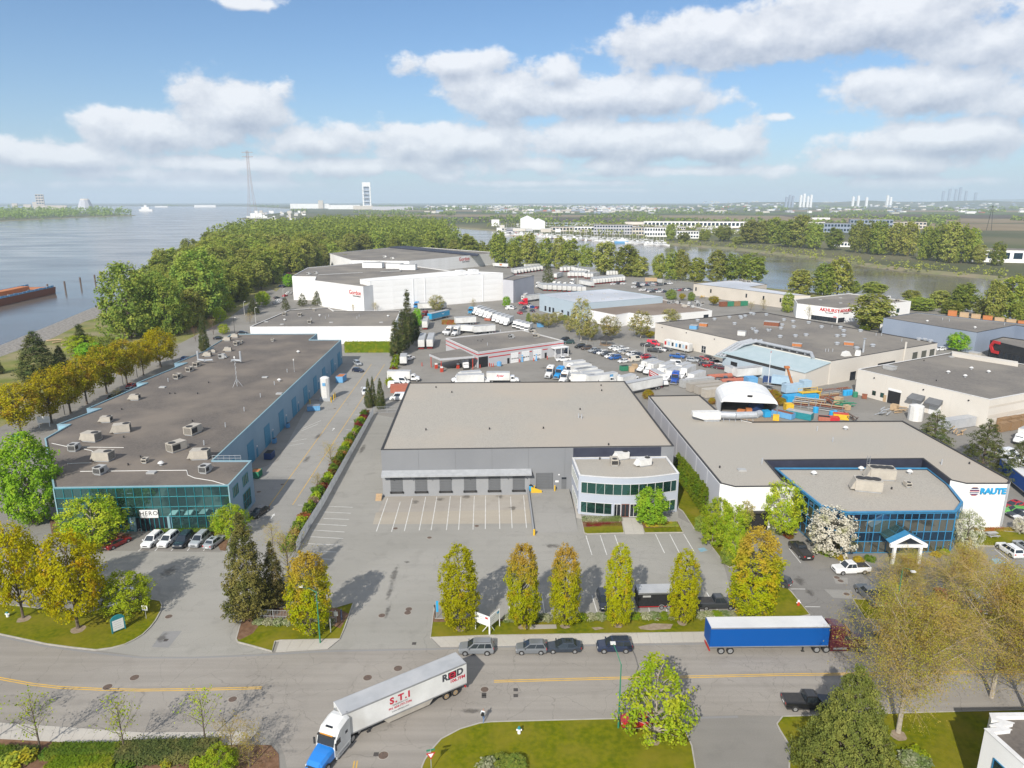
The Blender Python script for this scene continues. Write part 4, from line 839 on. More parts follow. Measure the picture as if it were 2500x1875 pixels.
# entrance portico with glass gable roof
pf=[w('L',1195,560),w('L',1395,560)]; dm=(pf[1] - pf[0]).normalized(); ang=math.atan2(dm.y,dm.x); pw=(pf[1] - pf[0]).length
pt=thing('entrance_portico','white gabled portico with glazed roof at the blue framed offices','portico',pf[0],ang)
for x in (0,pw):
 MB().box(x - .22,x+.22,-.22,.22,0,3.2,'wall_white').build('column',pt)
 MB().box(x - .22,x+.22,5.0,5.3,0,3.2,'wall_white').build('column',pt)
mb=MB(); mb.box(-.9,pw+.9,-.3,.1,3.2,3.65,'wall_white')
for sx in (0,1):
 x0,x1=(-.9,pw/2) if sx==0 else (pw+.9,pw/2)
 mb.add([(x0,-.35,3.3),(x1,-.35,5.0),(x1,-.35,5.5),(x0,-.35,3.8),(x0,.05,3.3),(x1,.05,5.0),(x1,.05,5.5),(x0,.05,3.8)],[(0,1,2,3),(7,6,5,4),(3,2,6,7),(0,4,5,1)],'wall_white')
mb.build('gable',pt); MB().add([(0,.06,3.66),(pw,.06,3.66),(pw/2,.06,4.9)],[(0,1,2)],'glass_dark').build('gable_glass',pt)
for sx in (0,1):
 x0,x1=(-.85,pw/2) if sx==0 else (pw+.85,pw/2)
 for k in range(4):
  y0,y1=.1+k*1.5,.1+k*1.5+1.42; MB().add([(x0,y0,3.85),(x1,y0,5.55),(x1,y1,5.55),(x0,y1,3.85),(x0,y0,3.78),(x1,y0,5.48),(x1,y1,5.48),(x0,y1,3.78)],[(0,1,2,3),(7,6,5,4),(0,3,7,4),(0,4,5,1),(3,2,6,7)],'glass_teal' if k else 'blue_frame').build('roof_pane',pt)
# ================================================================ striped truck garage behind the grey warehouse
def bld_px(name,label,cat,pts,h,wm,rm,cm='edge_white',**k): return Bld(name,label,cat,[w(*q,h) for q in pts],h,wm,rm,cm,**k)
pm('garage_grey',(.50,.50,.51),(.45,.45,.46),sc=.2,rough=.7)
gar=bld_px('truck_garage','grey truck garage with red stripes and white bay doors','garage',(('F',1543,145),('F',1790,255),('G',557,165),('G',240,82)),5.8,'garage_grey','roof_gravel_mid','edge_white',par=.25)
ib,_=gar.nearest((w('F',1790,255,5.8)+w('G',557,165,5.8))/2); il,_=gar.nearest((w('F',1543,145,5.8)+w('F',1790,255,5.8))/2); LB=gar.edge(ib)[3]; LA=gar.edge(il)[3]
for i_,L_ in ((ib,LB),(il,LA)):
 gar.box(i_,.02,L_ - .02,4.75,5.1,.004,.05,'red','stripe')
gar.box(il,.02,LA - .02,3.2,3.5,.004,.05,'red','stripe')
gar.box(ib,.3,4.3,-.02,4.0,.004,.06,'black','bay_opening')
for f0,f1 in ((.12,.36),(.45,.475),(.58,.61),(.74,.80)): gar.box(ib,LB*f0,LB*f1,3.25,3.6,.004,.05,'red','stripe')
for f0,f1 in ((.36,.455),(.485,.585),(.62,.73)):
 d_=gar.roll_door(ib,LB*f0+.2,LB*f1 - .1,0,3.9,'white',6,d=.05,frame='hvac_grey')
 for k in range(4): gar.box(ib,LB*f0+.5+k*.85,LB*f0+1.1+k*.85,1.45,1.75,.075,.09,'black','pane',d_)
for f0 in (.325,.765): gar.box(ib,LB*f0,LB*f0+1,0,2.1,.004,.05,'black','door')
# porch at the far end
o,t,n,L=gar.edge(ib); mb=MB(); mb.frame_box(o,t,n,L - 6.2,L+.6,3.6,3.9,.1,2.6,'white'); mb.build('porch_roof',gar.root)
for q in (L - 6,L - 3,L+.4): MB().frame_box(o,t,n,q - .1,q+.1,0,3.6,2.35,2.55,'white').build('porch_post',gar.root)
MB().frame_box(o,t,n,L - 5,L+.4,0,.9,.1,2.3,'garage_grey').build('porch_deck',gar.root)
gar.vents([('F',1865,200,'pipe'),('F',1790,165,'small'),('F',1815,170,'small'),('F',1828,160,'small'),('G',70,95,'pipe')])
for kd,t_,x,y,lab in (('mid','G',315,105,'back tan rooftop unit on the striped garage'),('mid','G',345,138,'front tan rooftop unit on the striped garage'),('grey','G',150,145,'grey rooftop unit in the middle of the striped garage roof')): rtu(gar,kd,t_,x,y,30,lab,'rooftop units of the striped garage')
# fuel canopy
fc=[w('F',1415,275,4.6),w('F',1500,310,4.6),w('F',1765,290,4.6),w('F',1655,232,4.6)]; c_=sum(fc,Vector())/4
fcn=thing('fuel_canopy','flat grey fuel canopy on red posts beside the striped garage','canopy',(c_.x,c_.y,0)); loc=[p - Vector((c_.x,c_.y,0)) for p in fc]
MB().prism([p[:2] for p in loc],4.25,5.0,'garage_grey').build('fascia',fcn); MB().prism([(p*.97)[:2] for p in loc],5.001,5.05,'roof_gravel_mid').build('roof',fcn)
for k in range(3): q=loc[k]*.92; MB().tube((q.x,q.y,0),(q.x,q.y,4.3),.16,m='signal_red').build('post',fcn)
for k,(x,y) in enumerate(((1470,378),(1512,405),(1637,378))):
 p=w('F',x,y); pu=thing('fuel_pump',ORD[k]+' red and white fuel pump from the left under the flat canopy','fuel pump',p,R(30),'fuel pumps')
 MB().box(-.5,.5,-.3,.3,0,1.5,'signal_red').build('cabinet',pu); MB().box(-.4,.4,-.32,.32,1.5,2.0,'white').build('display',pu); MB().path([(.5,0,1.2),(.8,0,1.5),(.8,0,.3)],.05,m='rubber').build('hose',pu)
for k,(t_,x,y) in enumerate((('F',1808,375),('F',1880,362),('F',1895,366),('F',1910,366),('F',1360,360),('F',1430,350),('G',215,330),('G',325,322),('G',430,308))):
 p=w(t_,x,y); mb=MB().tube((0,0,0),(0,0,1.3),.15,m='signal_red',n=8); mb.tube((0,0,1.3),(0,0,1.4),.15,.05,m='signal_red',n=8); b_=mb.build('bollard'); b_.location=p; tag(b_,ORD[k]+' red bollard from the left along the striped garage','bollard','red bollards of the garage')
p=w('F',1955,362); bt=thing('tank','blue round tank standing against the striped garage wall','tank',p); MB().tube((0,0,.2),(0,0,1.7),.9,n=14,m='container_blue').build('body',bt); MB().tube((0,0,1.7),(0,0,1.95),.9,.3,n=14,m='container_blue').build('lid',bt); MB().box(-.8,.8,-.8,.8,0,.2,'wood').build('pallet',bt)
for k,(x,y) in enumerate(((237,325),(345,318))):
 p=w('G',x,y); jk=thing('lift_stand',('left' if not k else 'right')+' blue steel stand between the white bay doors','stand',p); MB().box(-.4,.4,-.4,.4,0,.15,'container_blue').build('base',jk); MB().box(-.25,.25,-.2,.2,.15,2.6,'container_blue').build('column',jk); MB().box(-.5,.5,-.25,.25,1.9,2.2,'hvac_grey').build('arm',jk)
# ================================================================ low white warehouse beyond the blue one
low=bld_px('warehouse','low white warehouse with grey roof behind the clipped hedge','warehouse',(('B',32,1258),('B',1140,1253),('B',1195,1135),('B',680,1135),('B',640,1110),('B',335,1128)),7.6,'wall_white','roof_gravel_mid','edge_white',par=.3,panel=9)
for k,(kd,x,y) in enumerate((('mid',300,1170),('mid',420,1175),('mid',495,1230),('small',500,1120),('small',528,1135))): rtu(low,kd,'B',x,y,90,ORD[k]+' tan rooftop unit from the left on the low white warehouse','rooftop units of the low white warehouse')
low.vents([('B',160,1220,'sky'),('B',280,1240,'sky'),('B',660,1225,'sky'),('B',1045,1225,'sky'),('B',570,1175,'mush'),('B',300,1210,'mush'),('B',505,1205,'pipe'),('B',615,1195,'pipe'),('B',640,1180,'pipe'),('B',858,1195,'pipe'),('B',875,1180,'pipe'),('B',1098,1180,'mush')])
# ================================================================ food distribution warehouses
dl=bld_px('distribution_warehouse','white distribution warehouse wing with grey roof and red lettering','warehouse',(('B',357,868),('B',540,870),('B',530,900),('B',905,948),('B',1620,832),('B',1040,752),('B',480,800)),14.5,'wall_white','roof_gravel_mid','edge_white',par=.3)
k,u_=dl.nearest(w('B',845,990,11)); o,t,n,L=dl.edge(k)
on_wall(text_mesh('Gordon',3.4,'red',.05,bold=.05),'lettering',dl.root,o,t,u_ - .5,10.6,.06,'red letters'); on_wall(text_mesh('FOOD SERVICE',1.05,'black',.05,bold=.02),'lettering',dl.root,o,t,u_+.8,8.7,.06,'small black letters')
k,u_=dl.nearest(w('B',440,1000,2)); LL=dl.edge(k)[3]
dl.box(k,.3,LL - .2,0,5.2,.004,.05,'edge_dark','dock_recess')
for q in range(3): dl.box(k,LL*(.1+q*.3),LL*(.1+q*.3)+3,1.1,4.1,.051,.1,'white','dock_door')
k,_=dl.nearest((w('B',530,900,14.5)+w('B',905,948,14.5))/2); LL=dl.edge(k)[3]
dt=Bld('distribution_warehouse','tall white ribbed cold store wall of the distribution warehouse','warehouse',[w(*q,16.8) for q in (('B',880,890),('B',950,905),('B',1985,840),('B',1610,825))],16.8,'wall_white','wall_white','edge_white',par=.1)
k,_=dt.nearest((w('B',950,905,16.8)+w('B',1985,840,16.8))/2); LL=dt.edge(k)[3]
for q in range(5):
 for r in range(6): dt.box(k,LL*r/6+.04,LL*(r+1)/6 - .04,.3+q*3.28,.3+(q+1)*3.28 - .12,.004,.07,'wall_white','wall_panel')
for f in (.005,.30,.385,.83): dt.box(k,LL*f,LL*f+.45,0,16.6,.071,.3,'white','downpipe')
for f in (.66,.76): dt.box(k,LL*f,LL*f+4.5,16.9,19.4,-7,-1.5,'white','roof_housing')
ds=Bld('distribution_warehouse','grey end block with outside stair on the cold store','warehouse',[Vector((-5.5,424.5)),Vector((.8,418)),Vector((14,446)),Vector((2,452))],13.5,'wall_lilac','roof_gravel_mid','edge_dark')
for q,(x,y,sx) in enumerate(((985,800,14),(1150,806,11),(1255,815,11))):
 p=w('B',x,y,14.3); rb=thing('roof_housing',ORD[q]+' white plant housing from the left on the distribution roof','plant housing',p,R(-6),'white plant housings'); MB().box(-sx/2,sx/2,-3,3,0,3.4,'white').build('cabinet',rb); MB().box(-sx/2 - .1,sx/2+.1,-3.1,3.1,3.4,3.6,'hvac_grey').build('cap',rb)
for q,(x,y) in enumerate(((482,855),(541,850),(1072,722),(1130,735))):
 p=w('B',x,y,14.3 if q<2 else 10.8); (RTU['grey'] if q<2 else RTU['white']).spawn('rooftop_unit',('left grey','right grey','left white','right white')[q]+(' rooftop unit on the near distribution roof' if q<2 else ' rooftop unit on the far distribution roof'),'air conditioner',p,0)
for q,(a_,b_) in enumerate((('B 560 860, 900 842',14.4),('B 1040 835, 1190 830, 1200 820',14.6))):
 duct('pipe_run',('long thin' if not q else 'short dark')+' pipe run across the distribution roof',a_,14.4+.3,.25,'hvac_grey')
g2=Bld('distribution_warehouse','second white distribution warehouse near the far trees','warehouse',[w(*q,11) for q in (('B',640,690),('B',820,745),('B',1260,750),('B',1960,685),('B',1240,635))],11,'wall_white','roof_gravel_mid','edge_white')
k,u_=g2.nearest(w('B',1747,740,8)); o,t,n,L=g2.edge(k)
on_wall(text_mesh('Gordon',4.6,'red',.05,bold=.07),'lettering',g2.root,o,t,u_,8.2,.06,'red letters'); on_wall(text_mesh('FOOD SERVICE',1.5,'black',.05,bold=.02),'lettering',g2.root,o,t,u_+2,5.6,.06)
for q in range(5): g2.box(k,.05,L - .05,.2+q*2.1,.2+(q+1)*2.1 - .1,.004,.05,'wall_white','wall_panel')
gp_=MB().prism([p[:2] for p in [q - Vector((g2.c.x,g2.c.y,0)) for q in wp('B 1100 646, 1240 636, 1800 700, 1790 712',11)]],10.9,11.8,'edge_navy').build('raised_roof',g2.root)
# ================================================================ pale blue hall and brown roofed white hall
pb=bld_px('warehouse','pale blue hall with light membrane roof behind the birches','warehouse',(('C',370,1008),('C',690,1078),('C',1322,1027),('C',905,965)),9,'wall_paleblue','roof_membrane','wall_paleblue',par=.2)
k,_=pb.nearest((w('C',370,1008,9)+w('C',690,1078,9))/2); LL=pb.edge(k)[3]
for f in (.14,.25,.34,.56,.70,.84): pb.window(k,LL*f,LL*f+1.7,.8,3.4,1,1,'edge_dark','glass_dark')
for q in ((600,1010),(690,990),(770,1010),(870,1000),(720,1020),(960,1005),(900,1030),(700,1050),(860,1045),(1000,1040)):
 pb.vents([('C',q[0],q[1],'sky')])
br=bld_px('warehouse','white hall with brown roof beside the pale blue hall','warehouse',(('C',765,1130),('C',960,1168),('C',1060,1150),('C',1235,1172),('C',1702,1132),('C',1322,1046),('C',720,1092)),6,'wall_white','roof_brown','edge_white',par=.2)
k,_=br.nearest(w('C',1655,1165,4)); LL=br.edge(k)[3]; br.window(k,LL*.86,LL*.94,2.2,4.2,2,1,'edge_dark','glass_dark')
for q,(x,y,kd) in enumerate(((1370,1080,'grey'),(1400,1075,'grey'),(1440,1080,'grey'),(1490,1105,'mid'),(1530,1085,'grey'),(1545,1110,'grey'),(1580,1075,'grey'),(1600,1100,'grey'),(1630,1085,'mid'),(1230,1070,'small'))):
 rtu(br,kd,'C',x,y,30+q*50,ORD[q]+' machine from the left in the plant cluster on the brown roof','plant cluster on the brown roof')
bg=bld_px('warehouse','beige warehouse with flat grey roof beside the channel','warehouse',(('C',1560,925),('D',368,1012),('D',565,1016),('C',1995,950),('C',2125,930),('C',1980,905),('C',1830,900)),7.5,'wall_beige','roof_membrane','edge_dark',par=.2)
k,_=bg.nearest((w('C',1560,925,7.5)+w('D',368,1012,7.5))/2); LL=bg.edge(k)[3]
for f in (.04,.22,.62,.80,.97): bg.window(k,LL*f - 1,LL*f,3.2,5.4,1,1,'edge_dark','glass_dark')
for q,(x,y) in enumerate(((1925,905),(1950,912),(1985,915))): rtu(bg,'mid','C',x,y,30,ORD[q]+' tan rooftop unit from the left on the beige warehouse','rooftop units of the beige warehouse')
ak=bld_px('showroom_building','white showroom with red lettering and grey roof','showroom',(('D',440,1045),('D',462,1078),('D',782,1116),('D',1342,1060),('D',862,1000)),7.4,'wall_white','roof_gravel_mid','edge_white',par=.25)
k,_=ak.nearest((w('D',462,1078,7.4)+w('D',782,1116,7.4))/2); o,t,n,L=ak.edge(k)
on_wall(text_mesh('AKHURST',2.35,'red',.06,bold=.06),'lettering',ak.root,o,t,L*.80,5.9,.08,'red letters'); on_wall(text_mesh('MACHINERY',.8,'black',.05),'lettering',ak.root,o,t,L*.80,4.5,.08)
ak.window(k,L*.38,L*.98,.2,2.5,9,1,'edge_dark','glass_dark'); ak.box(k,L*.9,L*.98,2.7,3.2,.004,.03,'red','notice')
k2,_=ak.nearest((w('D',782,1116,7.4)+w('D',1342,1060,7.4))/2); o,t,n,L=ak.edge(k2)
on_wall(text_mesh('AKHURST',2.1,'red',.06,bold=.06),'lettering',ak.root,o,t,L*.105,5.9,.08,'red letters'); on_wall(text_mesh('MACHINERY',.75,'black',.05),'lettering',ak.root,o,t,L*.105,4.6,.08)
ak.window(k2,.5,5,.2,2.5,4,1,'edge_dark','glass_dark'); ak.window(k2,L*.80,L*.84,2,4.2,2,1,'edge_dark','glass_green')
ak.vents([('D',640,1050,'sky'),('D',795,1035,'sky'),('D',795,1075,'sky'),('D',730,1015,'pipe'),('D',655,1010,'pipe')]); rtu(ak,'white','D',1160,1040,30,'tan rooftop unit at the river side of the showroom roof',None); rtu(ak,'mid','D',1235,1065,30,'low rooftop unit at the right end of the showroom roof',None)
sl=Bld('warehouse','long slate blue warehouse with grey roof on the right','warehouse',[w('D',1130,1187,8.5),w('D',1850,1302,8.5),w('D',2150,1245,8.5),w('D',2600,1330,8.5),w('D',2700,1290,8.5),w('D',1385,1147,8.5)],8.5,'wall_slate','roof_gravel_mid','edge_dark',par=.2)
sl.vents([('D',1465,1220,'mush'),('D',1583,1205,'pipe'),('D',1635,1215,'pipe'),('D',1833,1270,'mush'),('D',2060,1245,'pipe')])
bk=Bld('office_building','black glass office with a big red emblem','office',[w('D',1952,1362,6.5),w('D',2330,1450,6.5),w('D',2500,1400,6.5),w('D',2050,1335,6.5)],6.5,'wall_black','roof_gravel_mid','edge_dark',par=.2)
k,_=bk.nearest((w('D',1952,1362,6.5)+w('D',2330,1450,6.5))/2); o,t,n,L=bk.edge(k)
for q in range(6): bk.window(k,L*q/6+.2,L*(q+1)/6 - .1,.3,3.2,2,1,'edge_dark','glass_dark')
u_=bk.nearest(w('D',2055,1410,4.5))[1]; em=MB(); Pp=lambda a,z,d: (o.x+t.x*(u_+a)+n.x*d,o.y+t.y*(u_+a)+n.y*d,z)
for q in ([(2.0,6.9),(2.0,5.9),(-.4,5.9),(-1.0,6.9)],[(-1.0,6.9),(-.4,5.9),(-1.3,4.5),(-2.5,4.5)],[(-2.5,4.5),(-1.3,4.5),(-.4,3.1),(-1.0,2.1)],[(-1.0,2.1),(-.4,3.1),(2.0,3.1),(2.0,2.1)]):
 em.add([Pp(a,z,.05) for a,z in q]+[Pp(a,z,.6) for a,z in q],[(4,5,6,7),(3,2,1,0),(0,1,5,4),(1,2,6,5),(2,3,7,6),(3,0,4,7)],'red')
em.build('emblem',bk.root,label='red angular letter C')
# ================================================================ cream fabrication hall with pale blue lean-to
ch=bld_px('fabrication_hall','large cream fabrication hall with a roof full of vents','factory',(('C',1265,1227),('H',725,322),('D',1545,1382),('C',2080,1142)),8.0,'wall_cream','roof_gravel_mid','edge_dark',par=.15,panel=11)
kw,_=ch.nearest((w('C',1265,1227,8)+w('H',725,322,8))/2); ow,tw,nw,LW=ch.edge(kw); us=ch.nearest(w('C',1900,1390,8))[1]
ke,_=ch.nearest((w('H',725,322,8)+w('D',1545,1382,8))/2); LE=ch.edge(ke)[3]
for x,y in ((1355,255+3),(1410,243),(1475,232)): u_=ch.nearest(w('H',x+20,y+15,5))[1]; ch.window(ke,u_ - 1.6,u_+1.6,3.4,6.0,1,1,'hvac_grey','glass_olive',name='louvre')
ch.box(ke,11,14,0,3.0,.004,.05,'glass_dark','window'); ch.box(ke,15.5,18.5,0,3.4,.004,.05,'rust','overhead_door'); ch.box(ke,22,23,0,2.6,.004,.05,'edge_dark','door'); ch.box(ke,26,36,0,4.2,.004,.05,'black','bay_opening'); ch.box(ke,LE*.66,LE*.66+.5,0,10.5,.1,.5,'wall_cream','flue')
u_=ch.nearest(w('C',1645,1460))[1]; ch.window(kw,u_ - 1.2,u_+1.2,.2,3,2,2,'edge_white','glass_dark')
for f in (.05,.22,.4,.55): ch.box(kw,LW*f,LW*f+.3,6.6,6.9,.004,.3,'black','wall_lamp')
dr=[(540,1240),(1330,1210+160),(1920,1185),(2000,1160),(2120,1170),(2020,1280),(2040,1300),(2140,1290),(1590,1215),(1720,1205),(1835,1190),(1875,1240)]
ch.vents([('C',x,y,'drum') for x,y in dr[2:]]+[('D',x,y,'drum') for x,y in ((120,1280),(145,1305),(240,1290),(335,1275),(345,1250),(360,1210),(430,1222),(435,1265),(330,1340),(448,1335),(530,1328),(550,1232),(650,1265),(795,1270),(820,1295),(770,1335),(820,1332),(950,1295),(770,1395),(920,1430),(1045,1410),(30,1195),(60,1180),(125,1165),(1400,1360),(1445,1365),(1490,1375))]
   + [('D',x,y,'pipe') for x,y in ((730,1262),(1070,1325),(1112,1325),(680,1450),(702,1450),(735,1450),(1268,1370))])
def roof_box(t,x,y,z,L_,W_,H_,rz,m,name,label,cat):
 p=w(t,x,y,z); r_=thing(name,label,cat,p,R(rz)); MB().box(-L_/2,L_/2,-W_/2,W_/2,.2,H_,m).build('cabinet',r_); MB().box(-L_/2+.1,L_/2 - .1,-W_/2+.1,W_/2 - .1,0,.2,'galv').build('base_frame',r_); MB().box(-L_/2 - .08,L_/2+.08,-W_/2 - .08,W_/2+.08,H_,H_+.1,'hvac_grey').build('cap',r_)
roof_box('D',265,1250,7.85,6,3,1.8,-30,'rust','rooftop_unit','long rust red plant box on the fabrication hall roof','plant housing')
roof_box('D',460,1410,7.85,3.2,1.8,1.2,-30,'orange','rooftop_unit','orange plant box near the front of the fabrication hall roof','plant housing')
roof_box('D',860,1400,7.85,3.2,1.8,1.2,-30,'orange','rooftop_unit','orange plant box right of the tall flue on the fabrication roof','plant housing')
roof_box('C',1635,1255,7.85,3.2,2,1.4,-30,'orange','rooftop_unit','orange and white plant box at the left of the fabrication roof','plant housing')
roof_box('C',1560,1275,7.85,3,2.6,1.6,-30,'container_blue','rooftop_unit','dark blue plant box at the left of the fabrication roof','plant housing')
roof_box('C',1930,1325,7.85,3,2,1.8,-30,'hvac_white','rooftop_unit','white plant box beside the big silver ducts','plant housing')
for q,(x,y,a) in enumerate(((840,1480,20),(930,1475,60))):
 p=w('D',x,y,7.85); hd=thing('wind_scoop',('left' if not q else 'right')+' white cowl near the corner of the fabrication roof','cowl',p,R(a)); MB().add([(-1.6,-.9,0),(1.6,-.9,0),(1.6,.9,0),(-1.6,.9,0),(-1.2,-.8,1.3),(.4,-.8,1.6),(.4,.8,1.6),(-1.2,.8,1.3)],[(0,1,5,4),(1,2,6,5),(2,3,7,6),(3,0,4,7),(4,5,6,7)],'hvac_white').build('hood',hd)
p=w('D',970,1455,7.85); fl_=thing('flue','tall tapering silver flue on the fabrication roof','flue',p); MB().tube((0,0,0),(0,0,4.6),.35,.3,n=12,m='galv').build('stack',fl_); MB().tube((0,0,4.6),(0,0,5),.3,.6,n=12,m='galv').build('cap',fl_)
# lean-to
us=max(us,LW*.30); lt=thing('lean_to','pale blue lean-to shed on the street side of the fabrication hall','shed',(ch.c.x+(ow+tw*us).x,ch.c.y+(ow+tw*us).y,0),math.atan2(tw.y,tw.x)); LT=LW - us; DP=12.5
MB().add([(0,-.02,7.6),(LT,-.02,7.6),(LT,-DP,5.6),(0,-DP,5.6),(0,-.02,7.4),(LT,-.02,7.4),(LT,-DP,5.4),(0,-DP,5.4)],[(0,3,2,1),(4,5,6,7),(3,7,6,2),(0,4,7,3),(1,2,6,5)],'metal_paleblue').build('roof',lt)
MB().box(.3,LT*.78,-DP+.3,-DP+.55,0,4.3,'wall_paleblue').build('wall',lt); MB().box(.3,LT*.78,-DP+.32,-DP+.5,4.3,5.4,'edge_dark').build('dark_band',lt); MB().box(LT*.78,LT - .02,-DP+.3,-DP+.55,0,5.4,'wall_cream').build('wall',lt)  # plain dark band between the pale blue wall and the roof edge
MB().add([(LT - .3,-.1,0),(LT - .3,-DP+.3,0),(LT - .3,-DP+.3,5.45),(LT - .3,-.1,7.42)],[(0,1,2,3)],'wall_cream').build('end_wall',lt)
MB().box(LT*.12,LT*.12+3,-DP+.2,-DP+.28,0,3.2,'black').build('opening',lt); MB().box(-2.5,2,-DP - 1.5,-DP+.2,4.0,4.25,'metal_paleblue').build('porch_roof',lt)
for q in range(9): MB().box(q*LT/9 - .03,q*LT/9+.03,-DP,-.05,5.5,5.52,'metal_paleblue')
fd=thing('exhaust_duct','bundle of silver ducts climbing over the lean-to roof','duct',lt.location,lt.rotation_euler[2])
mb=MB()
for q in range(3): x=-1.6+q*1.5; mb.path([(x,-DP - 1,4.4),(x+.8,-4,8.2),(x+2.5,1.5+q,9.2)],.5,10,'galv')
mb.build('riser',fd); MB().path([(2,1.2,9.0),(LT*.75,1.4,9.0),(LT*.78,.4,8.6),(LT*.82,-.6,7.9)],.55,10,'galv').build('main_duct',fd); MB().path([(2,2.6,8.7),(LT*.7,2.8,8.7)],.35,8,'galv').build('return_duct',fd)
mb=MB()
for q in range(8): mb.box(2+q*LT*.09,2.2+q*LT*.09,.9,3,7.9,8.5,'galv')
mb.build('support',fd)
# ================================================================ cream hall on the right
cr=Bld('warehouse','cream warehouse with dark grey roof and two door hoods','warehouse',[w(*q,8) for q in (('H',930,384),('H',1952,620),('H',2500,520),('H',2900,540),('H',2300,360),('H',1650,257))],8,'wall_cream','roof_gravel_mid','edge_white',par=.2,panel=11)
k,_=cr.nearest((w('H',930,384,8)+w('H',1952,620,8))/2); LL=cr.edge(k)[3]; ux=lambda x,y,z: cr.nearest(w('H',x,y,z))[1]
u_=ux(1160,600,2.5); cr.box(k,u_ - 2,u_+2,-.02,3.9,.004,.05,'black','bay_opening'); cr.box(k,u_ - 2.1,u_+2.1,3.9,4.6,.004,.08,'white','door_head')
for x,y in ((993,580),(1053,597)): u_=ux(x,y,1.8); cr.window(k,u_ - .55,u_+.55,1.2,2.5,1,1,'edge_dark','glass_green')
u_=ux(1085,615,1.2); cr.box(k,u_ - .5,u_+.5,0,2.1,.004,.05,'wood_pale','door')
for x,y in ((1290,620),(1420,655)):
 u_=ux(x,y,4.0); o,t,n,L=cr.edge(k); mb=MB(); Pq=lambda a,z,d: (o.x+t.x*(u_+a)+n.x*d,o.y+t.y*(u_+a)+n.y*d,z)
 mb.add([Pq(-2,4.8,.01),Pq(2,4.8,.01),Pq(2.2,3.6,2),Pq(-2.2,3.6,2),Pq(-2.2,3.2,2),Pq(2.2,3.2,2),Pq(2,3.6,.01),Pq(-2,3.6,.01)],[(0,3,2,1),(3,4,5,2),(0,7,4,3),(1,2,5,6)],'door_grey'); mb.build('door_hood',cr.root); cr.box(k,u_ - 1.6,u_+1.6,0,3.2,.004,.05,'white','overhead_door')
for x,y in ((1010,460),(1385,552),(1730,637)): u_=ux(x,y,6.5); cr.box(k,u_ - .15,u_+.15,6.4,6.7,.004,.3,'black','wall_lamp')
kr,_=cr.nearest((w('H',1952,620,8)+w('H',2500,520,8))/2); LR=cr.edge(kr)[3]; cr.box(kr,.2,LR - .2,5.6,6.2,.004,.04,'wall_beige','stripe'); cr.box(kr,.2,LR - .2,2.6,3.6,.004,.04,'wall_beige','stripe')
cr.vents([('H',1627,415,'mush'),('H',1757,445,'mush'),('H',1805,385,'mush'),('H',1938,412,'mush'),('H',1440,320,'small'),('H',1650,290,'sky'),('H',1535,475,'small')])
roof_box('H',1175,385,7.8,3.2,2.4,1.1,-62,'hvac_grey','skylight_hood','grey sloping hood at the near corner of the cream roof','hood'); roof_box('H',1830,290,7.8,3,2.2,1.6,-62,'hvac_tan','rooftop_unit','tan plant box at the back of the cream roof','plant housing')
cw_=MB().prism([p[:2] for p in [q - Vector((cr.c.x,cr.c.y,0)) for q in wp('H 1650 262, 2160 345, 2165 360, 1655 280',8)]],7.7,8.9,'wall_cream').build('parapet',cr.root)
# ================================================================ building at the bottom right corner
cb_=Bld('office_building','white walled building with a notched roof corner at the street','office',[w('P',*q,8) for q in ((1910,887),(2027,880),(1955,858),(2043,835),(1962,812),(1948,768),(2700,758),(2900,1165),(2212,1160))],8,'wall_white','roof_gravel_dark','edge_white',par=.4,thick=.4)
k,_=cb_.nearest(w('P',2060,1020,8)); LL=cb_.edge(k)[3]; cb_.window(k,LL*.35,LL*.35+2.4,2.6,6.0,1,1,'blue_frame','glass_navy')
# ================================================================ vehicles
pm('paint',(1,1,1),obj=True,rough=.28,spec=.5,coat=.6)
pm('paint_matt',(1,1,1),obj=True,rough=.6,spec=.3)
pm('trailer_white',(.72,.72,.70),(.64,.64,.62),sc=.5,rough=.5,c3=(.55,.54,.51),sc3=.3)
pm('trailer_roof',(.42,.43,.44),(.36,.37,.38),sc=.6,rough=.55,c3=(.47,.47,.47),sc3=.2)
pm('roof_tarp',(.66,.66,.66),(.60,.60,.60),sc=.3,rough=.6)
pm('chassis',(.035,.035,.037),(.05,.048,.046),sc=3,rough=.8)
pm('rim',(.55,.56,.57),(.45,.46,.47),sc=4,rough=.35,metal=.7)
pm('rim_tan',(.38,.27,.15),(.30,.22,.13),sc=4,rough=.6)
pm('lamp_red',(.45,.02,.02),rough=.3); pm('lamp_clear',(.75,.75,.72),rough=.15,spec=.6); pm('lamp_amber',(.7,.3,.03),rough=.3)
def wheel_mb(x,y,r,wd,rim='rim',dual=False):
 s=1 if y>0 else -1; t=MB().tube((x,y - s*wd*(2 if dual else 1),r),(x,y,r),r,n=14,m='rubber')
 q=MB().tube((x,y,r),(x,y+s*.015,r),r*.64,n=10,m=rim); q.tube((x,y+s*.015,r),(x,y+s*.04,r),r*.2,n=6,m='steel'); return t,q
